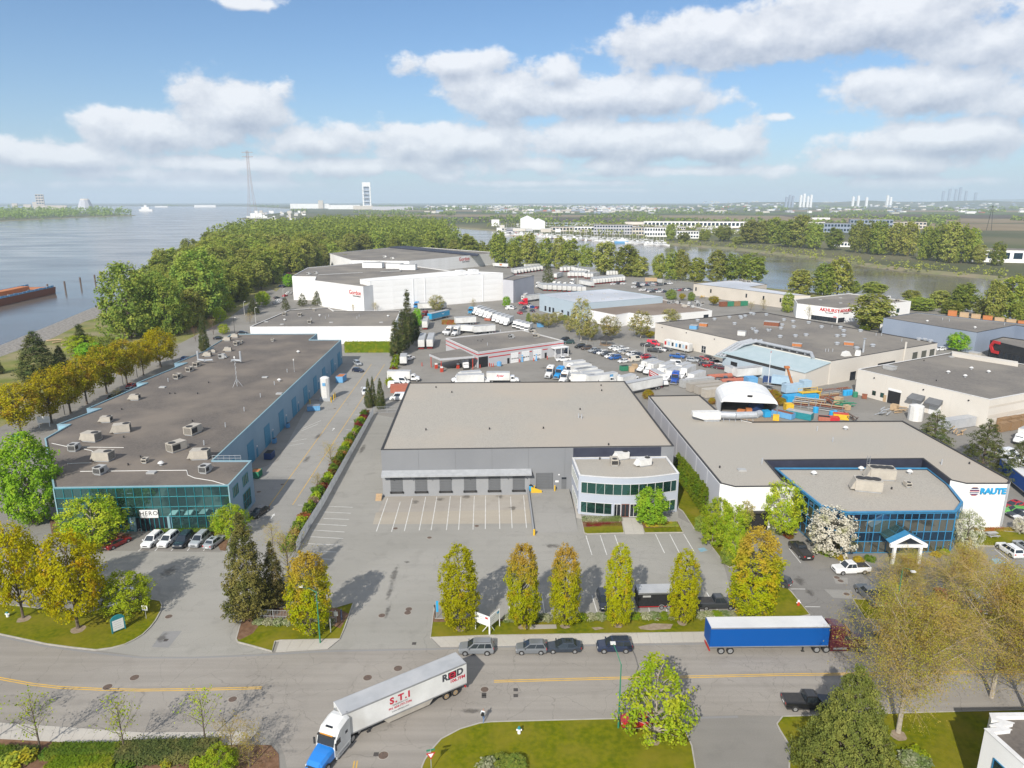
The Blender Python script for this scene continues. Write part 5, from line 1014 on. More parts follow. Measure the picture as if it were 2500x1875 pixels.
def car_proto(L,W_,H,kind='suv',bed=False):
 hw=W_/2; r=.36 if kind in ('suv','pickup','van') else .32; gz=.24 if kind in ('suv','pickup') else .18
 belt=H*.60 if kind != 'van' else H*.52
 xs=lambda f: -L/2+f*L
 if kind=='sedan': prof=[(0,.45,.62*H,.80),(.02,gz,.66*H,.92),(.18,gz,.68*H,1),(.30,gz,belt+.03,1),(.66,gz,belt,1),(.74,gz,.60*H,1),(.93,gz,.52*H,.95),(.985,gz+.02,.44*H,.86),(1,.4,.36*H,.74)]; cab=(.10,.22,.54,.74)
 elif kind=='hatch': prof=[(0,.45,belt - .1,.84),(.02,gz,belt+.02,.93),(.25,gz,belt+.02,1),(.66,gz,belt,1),(.76,gz,.60*H,1),(.94,gz,.52*H,.94),(.985,gz,.44*H,.86),(1,.4,.36*H,.74)]; cab=(.02,.10,.55,.76)
 elif kind=='pickup': prof=[(0,.5,belt+.04,.95),(.012,gz+.2,belt+.05,.98),(.40,gz+.1,belt+.05,1),(.41,gz,belt,1),(.72,gz,belt,1),(.76,gz,belt - .03,1),(.96,gz+.05,belt - .10,.97),(.99,gz+.1,belt - .2,.90),(1,.5,belt - .4,.84)]; cab=(.40,.425,.64,.75)
 elif kind=='van': prof=[(0,.4,belt,.95),(.012,gz,belt+.02,.98),(.75,gz,belt,1),(.82,gz,belt - .05,1),(.95,gz,belt - .35,.95),(.985,gz,belt - .5,.88),(1,.4,belt - .65,.8)]; cab=(.004,.014,.70,.86)
 else: prof=[(0,.5,belt - .1,.88),(.018,gz,belt+.02,.95),(.25,gz,belt+.03,1),(.68,gz,belt,1),(.76,gz,.60*H,1),(.95,gz,.55*H,.95),(.985,gz+.03,.47*H,.88),(1,.42,.38*H,.78)]; cab=(.015,.07,.58,.755)
 rings=[]
 for f,z0,z1,k in prof:
  a=hw*k; x=xs(f); rings.append([(x,-a*.93,z0),(x,-a,z0+.15),(x,-a,z1 - .2),(x,-a*.95,z1 - .06),(x,-a*.82,z1),(x,a*.82,z1),(x,a*.95,z1 - .06),(x,a,z1 - .2),(x,a,z0+.15),(x,a*.93,z0)])
 body=MB().loft(rings,'paint')
 x0,x1,x2,x3=(xs(q) for q in cab); b0=belt - .04; ah,rh=hw*.93,hw*.73; zt=H
 A=[(x0,-ah,b0),(x3,-ah,b0),(x3,ah,b0),(x0,ah,b0)]; B=[(x1,-rh,zt - .07),(x2,-rh,zt - .07),(x2,rh,zt - .07),(x1,rh,zt - .07)]; Cc=[(x1+.12,-rh*.86,zt),(x2 - .14,-rh*.86,zt),(x2 - .14,rh*.86,zt),(x1+.12,rh*.86,zt)]
 body.loft([A,B,Cc],'paint')
 def inq(p00,p10,p11,p01,u0,u1,v0,v1,off):
  P=[Vector(q) for q in (p00,p10,p11,p01)]
  f=lambda u,v: (P[0].lerp(P[1],u)).lerp(P[3].lerp(P[2],u),v)
  n=(P[1] - P[0]).cross(P[3] - P[0]).normalized()*off
  return [f(u0,v0)+n,f(u1,v0)+n,f(u1,v1)+n,f(u0,v1)+n]
 parts=[('body',body,None)]
 def gl(nm,q): g=MB(); g.quad(*q,'car_glass'); parts.append((nm,g,None))
 gl('windshield',inq(A[1],A[2],B[2],B[1],.06,.94,.06,.97,.012)); gl('rear_window',inq(A[3],A[0],B[0],B[3],.08,.92,.18,.93,.012))
 n_side=3 if kind in ('suv',) else 2
 for k in range(n_side):
  if kind=='van' and k==0: continue
  u0,u1=.05+k*.92/n_side,.05+(k+1)*.92/n_side - .03
  gl('side_window',inq(A[0],A[1],B[1],B[0],u0,u1,.12,.93,.012)); gl('side_window',inq(A[2],A[3],B[3],B[2],1 - u1,1 - u0,.12,.93,.012))
 if kind=='sedan': g=MB(); g.box(xs(.30),xs(.44),-rh*.5,rh*.5,zt,zt+.012,'car_glass'); parts.append(('sunroof',g,None))
 if kind=='pickup': g=MB(); g.box(xs(.03),xs(.385),-hw*.80,hw*.80,belt+.03,belt+.065,'chassis'); parts.append(('bed',g,None))
 if kind=='suv':
  g=MB()
  for y in (-1,1): g.tube((x1+.2,y*rh*.92,zt+.05),(x2 - .1,y*rh*.92,zt+.05),.025,n=5,m='chassis')
  parts.append(('roof_rail',g,None))
 low=MB(); low.box(xs(.03),xs(.97),-hw*.9,hw*.9,gz - .02,gz+.05,'chassis'); parts.append(('underbody',low,None))
 for fx in (.19,.81):
  for y in (-1,1):
   ar=MB(); ar.tube((xs(fx),y*(hw - .10),r),(xs(fx),y*(hw+.006),r),r*1.17,n=14,m='chassis'); parts.append(('wheel_arch',ar,None))
   t,q=wheel_mb(xs(fx),y*(hw+.02),r,.22); parts.append(('wheel',t,None)); parts.append(('rim',q,len(parts) - 1))
 zf=prof[-2][2] - .10; zb=belt - .18
 for y in (-1,1):
  parts.append(('headlight',MB().box(xs(.975),xs(.992),y*hw*.62 - .17,y*hw*.62+.17,zf - .04,zf+.1,'lamp_clear'),None))
  parts.append(('taillight',MB().box(xs(0) - .008,xs(.02),y*hw*.74 - .12,y*hw*.74+.12,zb - .1,zb+.14,'lamp_red'),None))
  parts.append(('mirror',MB().box(xs(cab[3] - .04) - .1,xs(cab[3] - .04)+.08,y*hw*1.0 - .02,y*hw*1.0+y*.2,belt,belt+.17,'paint'),None))
 parts.append(('grille',MB().box(xs(.985),xs(1)+.006,-hw*.42,hw*.42,zf - .22,zf - .02,'chassis'),None)); parts.append(('licence_plate',MB().box(xs(0) - .02,xs(.01),-.26,.26,zb - .3,zb - .15,'white'),None))
 return Proto(parts)
CAR=dict(sedan=car_proto(4.75,1.84,1.46,'sedan'),hatch=car_proto(4.2,1.78,1.56,'hatch'),suv=car_proto(4.75,1.92,1.76,'suv'),pickup=car_proto(5.9,2.0,1.92,'pickup'),van=car_proto(5.6,2.05,2.3,'van'),minivan=car_proto(5.0,1.98,1.78,'suv'))
LEN=dict(sedan=4.75,hatch=4.2,suv=4.75,pickup=5.9,van=5.6,minivan=5.0); WID=dict(sedan=1.84,hatch=1.78,suv=1.92,pickup=2.0,van=2.05,minivan=1.98)
def box_truck(boxL=6.6,boxH=2.5,reefer=False,cab_m='paint',box_m='trailer_white',nose=True):
 Lc=2.9 if nose else 2.0; L=boxL+Lc+.2; x0=-L/2; parts=[]
 b=MB().box(x0,x0+boxL,-1.24,1.24,1.05,1.05+boxH,box_m); parts.append(('cargo_box',b,None))
 parts.append(('box_roof',MB().box(x0+.04,x0+boxL - .04,-1.2,1.2,1.05+boxH,1.09+boxH,'trailer_roof'),None))
 parts.append(('rear_door',MB().box(x0 - .03,x0 - .002,-1.1,1.1,1.15,.9+boxH,'trailer_white'),None))
 xc=x0+boxL+.2; hw=1.1
 if nose:
  ring=lambda x,a,z0,z1: [(x,-a,z0),(x,-a,z1 - .15),(x,-a*.85,z1),(x,a*.85,z1),(x,a,z1 - .15),(x,a,z0)]
  c=MB().loft([ring(xc,hw,.7,2.45),ring(xc+1.25,hw,.7,2.5),ring(xc+1.65,hw,.7,1.75),ring(xc+2.6,hw*.88,.7,1.5),ring(xc+2.9,hw*.8,.55,1.15)],cab_m)
  g=MB().quad((xc+1.29,-.95,2.40),(xc+1.64,-.95,1.78),(xc+1.64,.95,1.78),(xc+1.29,.95,2.40),'car_glass')
 else:
  c=MB().box(xc,xc+1.9,-hw,hw,.6,2.3,cab_m); g=MB().quad((xc+1.905,-.95,1.45),(xc+1.905,.95,1.45),(xc+1.905,.95,2.2),(xc+1.905,-.95,2.2),'car_glass')
 parts.append(('cab',c,None)); parts.append(('windshield',g,None))
 for y in (-1,1): parts.append(('side_window',MB().quad((xc+.25,y*1.108,1.5),(xc+1.15,y*1.108,1.5),(xc+1.1,y*1.108,2.2),(xc+.25,y*1.108,2.2),'car_glass'),None)); parts.append(('mirror',MB().box(xc+1.3,xc+1.4,y*1.15,y*1.4,1.6,2.1,'chassis'),None)); parts.append(('headlight',MB().box(xc+Lc - .32,xc+Lc - .05,y*.72 - .14,y*.72+.14,.95,1.15,'lamp_clear'),None))
 parts.append(('chassis',MB().box(x0+.2,xc+Lc - .4,-.5,.5,.5,1.04,'chassis'),None)); parts.append(('bumper',MB().box(xc+Lc - .15,xc+Lc+.06,-1.05,1.05,.4,.75,'chassis'),None))
 for x in (xc+Lc - .85,x0+boxL*.24):
  for y in (-1,1): t,q=wheel_mb(x,y*1.12,.47,.28); parts.append(('wheel',t,None)); parts.append(('rim',q,len(parts) - 1))
 if reefer: parts.append(('cooling_unit',MB().box(xc - .19,xc+.55,-.85,.85,2.55,3.4,'hvac_white'),None))
 return Proto(parts)
def trailer(L=16.0,side='trailer_white',roof='trailer_roof',H=4.1,skirt=True,reefer=False,rim='rim',W_=2.6,landing=True):
 x0=-L/2; hw=W_/2; p=[('box',MB().box(x0,x0+L,-hw,hw,1.15,H - .05,side),None),('roof',MB().box(x0+.05,x0+L - .05,-hw+.05,hw - .05,H - .05,H,roof),None)]
 rl=MB()
 for y in (-1,1):
  for z in (1.15,H - .12): rl.box(x0 - .01,x0+L+.01,y*hw - .02,y*hw+.02,z - .05,z+.1,'steel')
 p.append(('side_rail',rl,0)); p.append(('rear_door',MB().box(x0 - .05,x0 - .005,-hw+.1,hw - .1,1.25,H - .2,side),None)); p.append(('rear_bumper',MB().box(x0 - .02,x0+.12,-hw+.2,hw - .2,.45,.65,'lamp_red'),None)); p.append(('chassis',MB().box(x0+.3,x0+L - 1,-.55,.55,.85,1.14,'chassis'),None))
 for x in (x0+1.6,x0+2.85):
  for y in (-1,1): t,q=wheel_mb(x,y*(hw - .06),.5,.28,rim); p.append(('wheel',t,None)); p.append(('rim',q,len(p) - 1))
 if skirt:
  for y in (-1,1): s=MB(); s.add([(x0+4.6,y*(hw - .05),1.14),(x0+L*.70,y*(hw - .05),1.14),(x0+L*.66,y*(hw - .12),.35),(x0+5.2,y*(hw - .12),.35),(x0+4.6,y*(hw - .09),1.14),(x0+L*.70,y*(hw - .09),1.14),(x0+L*.66,y*(hw - .16),.35),(x0+5.2,y*(hw - .16),.35)],[(0,1,2,3),(7,6,5,4),(3,2,6,7),(0,3,7,4),(1,5,6,2)],'hvac_tan'); p.append(('side_skirt',s,None))
 if landing:
  g=MB()
  for y in (-.8,.8): g.box(x0+L*.80,x0+L*.80+.15,y - .08,y+.08,.12,1.15,'chassis'); g.box(x0+L*.80 - .12,x0+L*.80+.27,y - .14,y+.14,0.02,.12,'chassis')
  p.append(('landing_gear',g,None))
 if reefer: p.append(('cooling_unit',MB().box(x0+L+.01,x0+L+.55,-.95,.95,2.0,H - .2,'hvac_white'),None)); p.append(('cooling_grille',MB().box(x0+L+.55,x0+L+.57,-.6,.6,2.9,3.6,'black'),None))
 return Proto(p)
def tractor(hood='paint',cabm='trailer_white',sleeper=True):
 # steer axle at x=+2.6, drive axles near -1.6 and -2.9
 p=[]; hw=1.22
 ring=lambda x,a,z0,z1,k=.12: [(x,-a,z0),(x,-a,z1 - .35),(x,-a+k,z1),(x,a - k,z1),(x,a,z1 - .35),(x,a,z0)]
 c=MB().loft([ring(-1.7,hw,.8,3.95,.35),ring(-1.2,hw,.8,4.0,.4),ring(.2,hw,.8,3.75,.4),ring(.95,hw,.8,2.95,.25),ring(1.25,hw,.8,2.0,.15)],cabm); p.append(('cab',c,None))
 h=MB().loft([ring(1.24,hw*.95,.75,1.98,.2),ring(2.2,hw*.9,.75,1.85,.25),ring(3.2,hw*.82,.7,1.6,.25),ring(3.6,hw*.75,.6,1.3,.2)],hood); p.append(('hood',h,None))
 p.append(('windshield',MB().quad((.98,-1.05,2.9),(1.26,-1.08,2.0),(1.26,1.08,2.0),(.98,1.05,2.9),'car_glass'),None)); p.append(('sun_visor',MB().box(.85,1.12,-1.1,1.1,2.92,3.05,'chassis'),None)); p.append(('skylight',MB().box(-.05,.45,-.45,.45,3.62,3.72,'car_glass'),None))
 for y in (-1,1):
  p.append(('side_window',MB().quad((.15,y*1.228,1.95),(1.05,y*1.228,1.95),(.85,y*1.228,2.6),(.15,y*1.228,2.6),'car_glass'),None)); p.append(('sleeper_window',MB().quad((-1.2,y*1.228,2.2),(-.75,y*1.228,2.2),(-.75,y*1.228,2.55),(-1.2,y*1.228,2.55),'car_glass'),None))
  p.append(('mirror',MB().box(1.2,1.32,y*1.3,y*1.5,1.8,2.6,'chassis'),None)); p.append(('headlight',MB().box(3.3,3.6,y*.72 - .18,y*.72+.12,.95,1.2,'lamp_clear'),None)); p.append(('fuel_tank',MB().tube((-1.2,y*.98,.65),(.6,y*.98,.65),.32,n=10,m='steel'),None)); p.append(('side_step',MB().box(-1.6,1.0,y*1.0,y*1.24,.3,.85,cabm),None))
  for x,r,dual in ((2.55,.5,False),(-2.1,.5,True),(-3.4,.5,True)): t,q=wheel_mb(x,y*1.2,r,.28,'rim',dual); p.append(('wheel',t,None)); p.append(('rim',q,len(p) - 1))
 p.append(('bumper',MB().box(3.5,3.75,-1.15,1.15,.35,.75,'steel'),None)); p.append(('grille',MB().box(3.55,3.62,-.55,.55,.8,1.25,'chassis'),None)); p.append(('chassis',MB().box(-3.9,3.2,-.45,.45,.6,.95,'chassis'),None)); p.append(('fifth_wheel',MB().box(-3.2,-2.2,-.5,.5,.95,1.12,'chassis'),None))
 p.append(('marker_light',MB().box(.9,1.0,-.8,.8,3.06,3.12,'lamp_amber'),None))
 for y in (-.8,.8): p.append(('exhaust_stack',MB().tube((-1.85,y,1),(-1.85,y,4.1),.09,n=8,m='steel'),None))
 return Proto(p)
TRK=dict(box=box_truck(),long=box_truck(7.8,2.6),reefer=box_truck(7.0,2.6,True),cabover=box_truck(5.2,2.2,False,nose=False))
TRL=dict(white=trailer(),reefer=trailer(reefer=True,skirt=False),blue=trailer(side='paint_matt',roof='roof_tarp',skirt=False),plain=trailer(skirt=False),short=trailer(10.5,skirt=False))
TRC=dict(std=tractor('paint','trailer_white'),full=tractor('paint','paint'))
WH=(.76,.76,.75); SIL=(.36,.38,.40); GRY=(.11,.12,.13); BLK=(.012,.012,.014); NVY=(.012,.025,.055); RED=(.42,.012,.02); BLU=(.015,.10,.34); DGN=(.012,.05,.045); BRG=(.09,.012,.02); DGR=(.045,.048,.052); GRN=(.12,.38,.06); BRO=(.10,.07,.055)
NAMES={WH: 'white',SIL: 'silver',GRY: 'grey',BLK: 'black',NVY: 'dark blue',RED: 'red',BLU: 'blue',DGN: 'dark green',BRG: 'maroon',DGR: 'charcoal',GRN: 'bright green',BRO: 'brown'}
VN=dict(sedan='sedan',hatch='hatchback',suv='suv',pickup='pickup_truck',van='van',minivan='minivan')
def head(t,fx,fy,rx,ry,z=0):
 a,b=w(t,fx,fy),w(t,rx,ry); return (a+b)/2,math.atan2(a.y - b.y,a.x - b.x)
def place_car(kind,col,t,fx,fy,rx,ry,label,group=None,side=0,detail=True,z=0.0):
 """front and rear points on the ground; side=+1/-1 when they lie along the car's left/right wheels"""
 c,a=head(t,fx,fy,rx,ry)
 if side: c=c+Vector((-math.sin(a),math.cos(a),0))*(-side)*WID[kind]/2
 c.z=z; return CAR[kind].spawn(VN[kind],label,'car' if kind not in ('pickup','van') else kind,c,a,col,group,detail)
def one(name,mb,label,cat,loc,rz=0,group=None):
 o=mb.build(name); o.location=loc; o.rotation_euler[2]=rz; return tag(o,label,cat,group)
# street: parked along the kerb, facing left (near side wheels = their left)
g_='cars parked along the street kerb'
for kind,col,f,r_,lab in (('suv',(.20,.21,.22),(1685,322),(1870,320),'silver suv with roof rails, nearest the white trailer'),('hatch',(.15,.16,.17),(2075,316),(2212+118,314),'silver grey small suv second in the kerbside row'),('sedan',(.03,.04,.055),(2212+160,306),(2212+325,304),'dark slate coupe third in the kerbside row'),('suv',(.018,.028,.06),(2212+550,305),(2212+722,303),'dark blue suv with silver trim, last in the kerbside row')):
 place_car(kind,col,'N',f[0],f[1],r_[0],r_[1],lab,g_,side=1)
place_car('hatch',RED,'O',1020,805,1215,800,'red hatchback half hidden by the lime green tree',side=-1)
place_car('pickup',BLK,'P',700,755,430,752,'black pickup with covered bed in the pine shade',side=-1)
# lot of the glass front
g_='cars parked before the teal glass front'
for kind,col,q,lab in (('sedan',(.28,.01,.012),(965,385,850,440),'dark red sedan parked alone nearest the path'),('suv',WH,(1130,440,1225,360),'white suv with sunroof, first of the five'),('suv',WH,(1260,432,1345,362),'white compact suv, second of the five'),('minivan',(.01,.018,.03),(1372,448,1460,355),'dark navy minivan with roof rack, third of the five'),('suv',SIL,(1505,430,1580,362),'silver wagon, fourth of the five'),('sedan',SIL,(1690,380,1625,430),'silver sedan, last of the five beside the conifer')):
 place_car(kind,col,'I',*q,lab,g_)
place_car('sedan',BLK,'I',1960,205,2040,150,'black car parked at the blue side wall')
place_car('suv',SIL,'I',725,900,850,770,'silver car under the yellow maple'); place_car('sedan',WH,'I',880,900,990,790,'pale car beside the small yellow maple'); place_car('sedan',BLK,'I',180,740,270,660,'black car under the leftmost maple'); place_car('sedan',DGR,'I',340,730,430,660,'charcoal car between the two yellow maples')
# lane
place_car('suv',WH,'F',920,600,922,545,'white car beside the three small conifers'); place_car('suv',SIL,'F',880,362,845,340,'silver suv beside the dark blue hatchback'); place_car('hatch',(.012,.02,.05),'F',905,408,830,400,'dark blue hatchback parked across the lane')
# lot of the office
place_car('suv',(.01,.016,.03),'K',890,945,850,800,'dark suv with open hatch behind the columnar trees')
place_car('pickup',DGR,'K',1875,915,1625,920,'charcoal pickup hitched to the black cargo trailer',side=-1)
ct,ca=head('K',1560,905,1112,915); ct += Vector((-math.sin(ca),math.cos(ca),0))*1.25
cg=thing('cargo_trailer','black enclosed cargo trailer behind the columnar trees','trailer',ct,ca)
MB().box(-4.1,4.1,-1.25,1.25,.5,2.75,'black').build('box',cg); MB().box(-4.05,4.05,-1.2,1.2,2.75,2.85,'trailer_roof').build('roof',cg); MB().box(-4.13,4.13,-1.27,1.27,2.6,2.7,'steel').build('roof_rail',cg); MB().box(-4.12,4.12,-1.28,-1.26,.48,.58,'lamp_red').build('reflector_strip',cg)
for x in (-.5,.55):
 for y in (-1,1): t_,q_=wheel_mb(x,y*1.3,.36,.24); tw_=t_.build('wheel',cg); q_.build('rim',tw_)
 for y in (-1,1): MB().tube((x,y*1.255,.36),(x,y*1.275,.36),.5,n=14,m='steel').build('fender',cg)
MB().box(-3.4,-2.2,-1.262,-1.251,2.1,2.4,'hvac_grey').build('emblem',cg)
MB().box(4.1,5.4,-.08,.08,.45,.6,'chassis').build('drawbar',cg)
# lot of the blue framed offices
place_car('pickup',(.03,.028,.027),'L',430,420,545,540,'black pickup at the planting bed of the glass offices'); place_car('pickup',WH,'L',735,625,1010,615,'white pickup with blue stripe before the glass offices')
place_car('sedan',DGR,'L',300,640,300,590,'charcoal car half behind the tall orange tree'); place_car('hatch',DGR,'L',290,700,330,715,'charcoal hatchback at the foot of the tall orange tree')
place_car('suv',WH,'L',2020,425,2170,525,'white suv beside the blue marked bay'); place_car('suv',SIL,'L',2160,415,2290,500,'silver suv right of the white one by the picnic lawn')
for k,(q,kind,col) in enumerate((((960,770,1080,890),'pickup',GRY),((1120,800,1220,900),'suv',DGR),((1250,790,1340,890),'sedan',SIL),((1380,780,1490,890),'sedan',DGR),((1560,780,1650,880),'sedan',RED),((1740,790,1860,890),'suv',SIL),((1830,860,1900,950),'hatch',DGR),((2070,790,2150,880),'suv',DGR),((2120,740,2220,830),'sedan',NVY))):
 place_car(kind,col,'L',*q,'%s %s, %s from the left under the budding trees' % (NAMES[col],VN[kind].replace('_',' '),ORD[k]),'cars under the budding trees')
place_car('sedan',DGR,'P',1430,170,1580,230,'charcoal sedan at the kerb under the budding trees'); place_car('hatch',SIL,'P',1130,160,1230,190,'pale hatchback behind the budding tree on the street')
for k,(q,col,kind) in enumerate((((2080,135,2170,115),RED,'sedan'),((2090,165,2190,175),GRN,'hatch'),((2130,195,2212,190),DGR,'sedan'),((2175,215,2260,215),WH,'sedan'))): place_car(kind,col,'L',*q,'%s car beside the white sign wall' % NAMES[col])
# turning truck: white trailer with lettering, white and blue tractor
A_=(w('N',745,770,4.1)+w('N',670,680,4.1))/2; B_=(w('N',1700,375,4.1)+w('N',1625,285,4.1))/2
ta=math.atan2(A_.y - B_.y,A_.x - B_.x); tc_=(A_+B_)/2
tr=trailer(16.0,rim='rim_tan').spawn('semi_trailer','long white box trailer with red lettering turning off the street','trailer',(tc_.x,tc_.y,0),ta)
def sign_side(body,size,mat,x,z,bold=.02,shear=0,spacing=1,side=1,hw=1.3,root=None,label=None):
 """flat print on a vehicle side; side=+1 left flank"""
 t=(-1,0) if side>0 else (1,0); return on_wall(text_mesh(body,size,mat,.004,bold,shear,spacing),'lettering',root,(x,side*hw),t,0,z,.012,label)
pm('print_red',(.50,.02,.05),rough=.5); pm('print_dark',(.06,.06,.07),rough=.5)
sign_side('S.T.I',1.15,'print_red',1.0,3.15,.05,0,1.25,1,root=tr); sign_side('TRANSPORT INC',.26,'print_dark',1.0,2.52,.0,root=tr); sign_side('PH. 604-777-7396',.40,'print_red',1.0,2.15,.01,root=tr); sign_side('www.stitrans.com',.30,'print_dark',1.0,1.72,.0,root=tr)
for q in (.55,1.55): MB().add([(q,1.312,1.28),(q+.3,1.312,1.52),(q,1.312,1.76),(q - .3,1.312,1.52)],[(0,1,2,3)],'hvac_grey')
MB().box(-7.75,-4.35,1.302,1.308,2.65,3.75,'trailer_white').build('print_panel',tr); MB().box(-6.55,-5.4,1.3082,1.312,2.7,3.7,'black').build('print_panel',tr)
sign_side('R',1.25,'print_dark',-4.95,3.2,.06,root=tr,hw=1.302); sign_side('D',1.25,'print_dark',-7.05,3.2,.06,root=tr,hw=1.302); sign_side('106.7FM',.62,'print_red',-6.7,2.35,.02,root=tr,hw=1.302)
ring=MB()
for q in range(20):
 a=q*math.pi/10; b=(q+1)*math.pi/10
 for r0,r1 in ((.30,.48),): ring.quad((-5.98+math.cos(a)*r0,1.316,3.2+math.sin(a)*r0),(-5.98+math.cos(a)*r1,1.316,3.2+math.sin(a)*r1),(-5.98+math.cos(b)*r1,1.316,3.2+math.sin(b)*r1),(-5.98+math.cos(b)*r0,1.316,3.2+math.sin(b)*r0),'print_red')
ring.quad((-6.35,1.317,3.14),(-5.65,1.317,3.14),(-5.65,1.317,3.26),(-6.35,1.317,3.26),'print_red'); ring.build('emblem',tr)
front=Vector((tc_.x,tc_.y,0))+Vector((math.cos(ta),math.sin(ta),0))*7.1
hd=w('N',500,1160,1.7); tca=math.atan2(hd.y - front.y,hd.x - front.x)
TRC['std'].spawn('semi_tractor','white sleeper tractor with bright blue hood turning at the corner','truck',(front.x+math.cos(tca)*2.7,front.y+math.sin(tca)*2.7,0),tca,(.02,.20,.60))
# blue curtain trailer with maroon tractor
a0,a1=w('O',1700,105,4.1),w('P',715,95,4.1); ca=math.atan2(a1.y - a0.y,a1.x - a0.x); cc=(a0+a1)/2+Vector((-math.sin(ca),math.cos(ca),0))*1.3
bt_=TRL['blue'].spawn('semi_trailer','bright blue curtain sided trailer with white roof','trailer',(cc.x,cc.y,0),ca,(.0,.075,.31))
TRC['full'].spawn('semi_tractor','maroon tractor in front of the blue curtain trailer','truck',(cc.x+math.cos(ca)*10.0,cc.y+math.sin(ca)*10.0,0),ca,BRG)
# right hand lot: blue trailer at the sign wall
c,a=head('L',2250,90,2120,-20); TRL['blue'].spawn('semi_trailer','blue trailer parked behind the white sign wall','trailer',c+Vector((2.2,3,0)),a,(.01,.07,.30))
for k,(x,y) in enumerate(((2020,120),(2100,150),(2160,130))): CAR['van'].spawn('van',('left','middle','right')[k]+' white van among the dark pines at the right edge','van',w('H',2080+k*45,1060+k*40),R(20),WH,None,False)
c,a=head('H',2170,960,2260,920); TRK['box'].spawn('box_truck','white box truck beside the dark pines','truck',c,a,WH)
# ---------------------------------------------------------------- truck yard behind the grey warehouse
def trk(kind,t,fx,fy,rx,ry,label,col=WH,group='trucks in the truck yard',lib=None,detail=True):
 c,a=head(t,fx,fy,rx,ry); nm='box_truck' if lib is None else ('semi_trailer' if lib is TRL else 'semi_tractor')
 return (lib or TRK)[kind].spawn(nm,label,'truck' if lib is not TRL else 'trailer',c,a,col,group,detail)
def logo(root,side,x=-.9,z=2.6,s=1.0,hw=1.24): sign_side('Ryder',s,'print_red',x,z,.03,.25,1,side,hw,root)
r_=trk('box','a',245,860,215,1000,'white box truck by the ivy fence'); r_=trk('long','a',440,1205,20,1200,'white box truck with long body in the lower left of the yard')
CAR['van'].spawn('van','white van with yellow roof ladder in the yard corner','van',w('a',190,1240),R(-5),WH); CAR['van'].spawn('van','white lettered van in the yard corner','van',w('a',120,1310),R(-5),WH); CAR['van'].spawn('van','white van behind the grey warehouse corner','van',w('F',1180,618),R(185),WH)
CAR['pickup'].spawn('pickup_truck','white service truck beside the ivy fence','pickup',w('a',300,880),R(60),WH)
one('shipping_container',MB().box(-3,3,-1.2,1.2,0,2.5,'brick_red'),'red container in the yard corner behind the grey warehouse','container',w('a',170,1370),R(8))
r_=trk('reefer','a',960,1235,1420,1200,'white reefer truck with red script logo, left of the pair'); logo(r_,-1); logo(r_,1)
r_=trk('long','a',1990,1225,1520,1225,'white box truck with red script logo, right of the pair'); logo(r_,-1); logo(r_,1)
r_=trk('box','a',1100,1260,1380,1255,'white truck nose to nose with the lettered pair'); r_=trk('long','a',1420,1250,1180,1262,'white truck right behind the warehouse roof edge')
one('storage_tank',MB().tube((-2.2,0,1),(2.2,0,1),.9,n=14,m='hvac_white'),'white horizontal tank behind the lettered truck','tank',w('a',1640,1180))
r_=trk('box','a',1180,1010,1150,960,'white lettered truck refuelling under the flat canopy'); logo(r_,1,s=.8)
for k,(x,y) in enumerate(((470,810),(600,805))): trk('plain','a',x+85,y - 285,x,y,('left' if not k else 'right')+' of two grey trailers parked side by side at the ivy hedge',(.3,.36,.42),lib=TRL,group='trailers by the ivy hedge')
trk('plain','a',600,270,530,480,'grey trailer at the foot of the tall cypresses',lib=TRL)
TRL['sky']=trailer(skirt=False,side='paint'); r_=trk('sky','a',620,285,910,215,'sky blue trailer with a white curved smile mark',(.02,.30,.52),lib=TRL)
sm=MB(); pts=[(x*1.0,1.312,3.25 - .75*math.cos(x*1.2)) for x in [q*.13 - 1.3 for q in range(21)]]
for s_ in (1,-1):
 for q in range(20):
  a_,b_=pts[q],pts[q+1]; th=.12+.22*math.sin(math.pi*(q+.5)/20); sm.quad((a_[0] - 2,s_*1.312,a_[2]),(b_[0] - 2,s_*1.312,b_[2]),(b_[0] - 2,s_*1.312,b_[2]+th),(a_[0] - 2,s_*1.312,a_[2]+th),'white')
sm.build('emblem',r_)
trk('full','a',500,240,590,220,'dark red tractor before the sky blue trailer',(.16,.01,.015),lib=TRC)
trk('full','a',400,95,450,70,'blue tractor beside the cold store wall',(.02,.22,.5),lib=TRC); r_=trk('plain','a',500,110,830,100,'white trailer with round blue emblem at the cold store',lib=TRL); em=MB(); em.tube((-5,0,2.6),(-5,1.31,2.6),.7,n=16,m='blue_sign'); em.tube((-5,0,2.6),(-5,-1.31,2.6),.7,n=16,m='blue_sign'); em.build('emblem',r_)
for k in range(5): trk('long' if k<3 else 'box','a',1250+k*52,195+k*22,1460+k*60,120+k*20,'%s white box truck from the left in the back row' % ORD[k],group='back row of white box trucks')
trk('full','a',1235,190,1290,150,'blue tractor at the left end of the back row',(.02,.25,.45),lib=TRC)
for k in range(4): trk('long','a',1565+k*62,320+k*20,1740+k*62,225+k*20,'%s silver roofed box truck of the four in a slanting row' % ORD[k],group='four slanting box trucks')
one('car_wreck',MB().box(-1.8,1.8,-.8,.8,.3,1.3,'brick_red'),'dark red car between the two rows of box trucks','car',w('a',1525,275),R(150))
for k in range(4): trk('cabover','a',1885+k*62,415+k*18,2040+k*62,330+k*18,'%s small white box truck in the short row by the garage' % ORD[k],group='small box trucks by the garage')
trk('long','a',820,490,1150,445,'white box truck behind the striped garage, left'); trk('long','a',1345,470,1170,455,'white box truck with red lettering behind the striped garage')
for k in range(2): trk('std','a',890+k*110,505+k*5,960+k*115,470+k*10,'%s white bobtail tractor behind the striped garage' % ('left' if not k else 'right'),WH,lib=TRC)
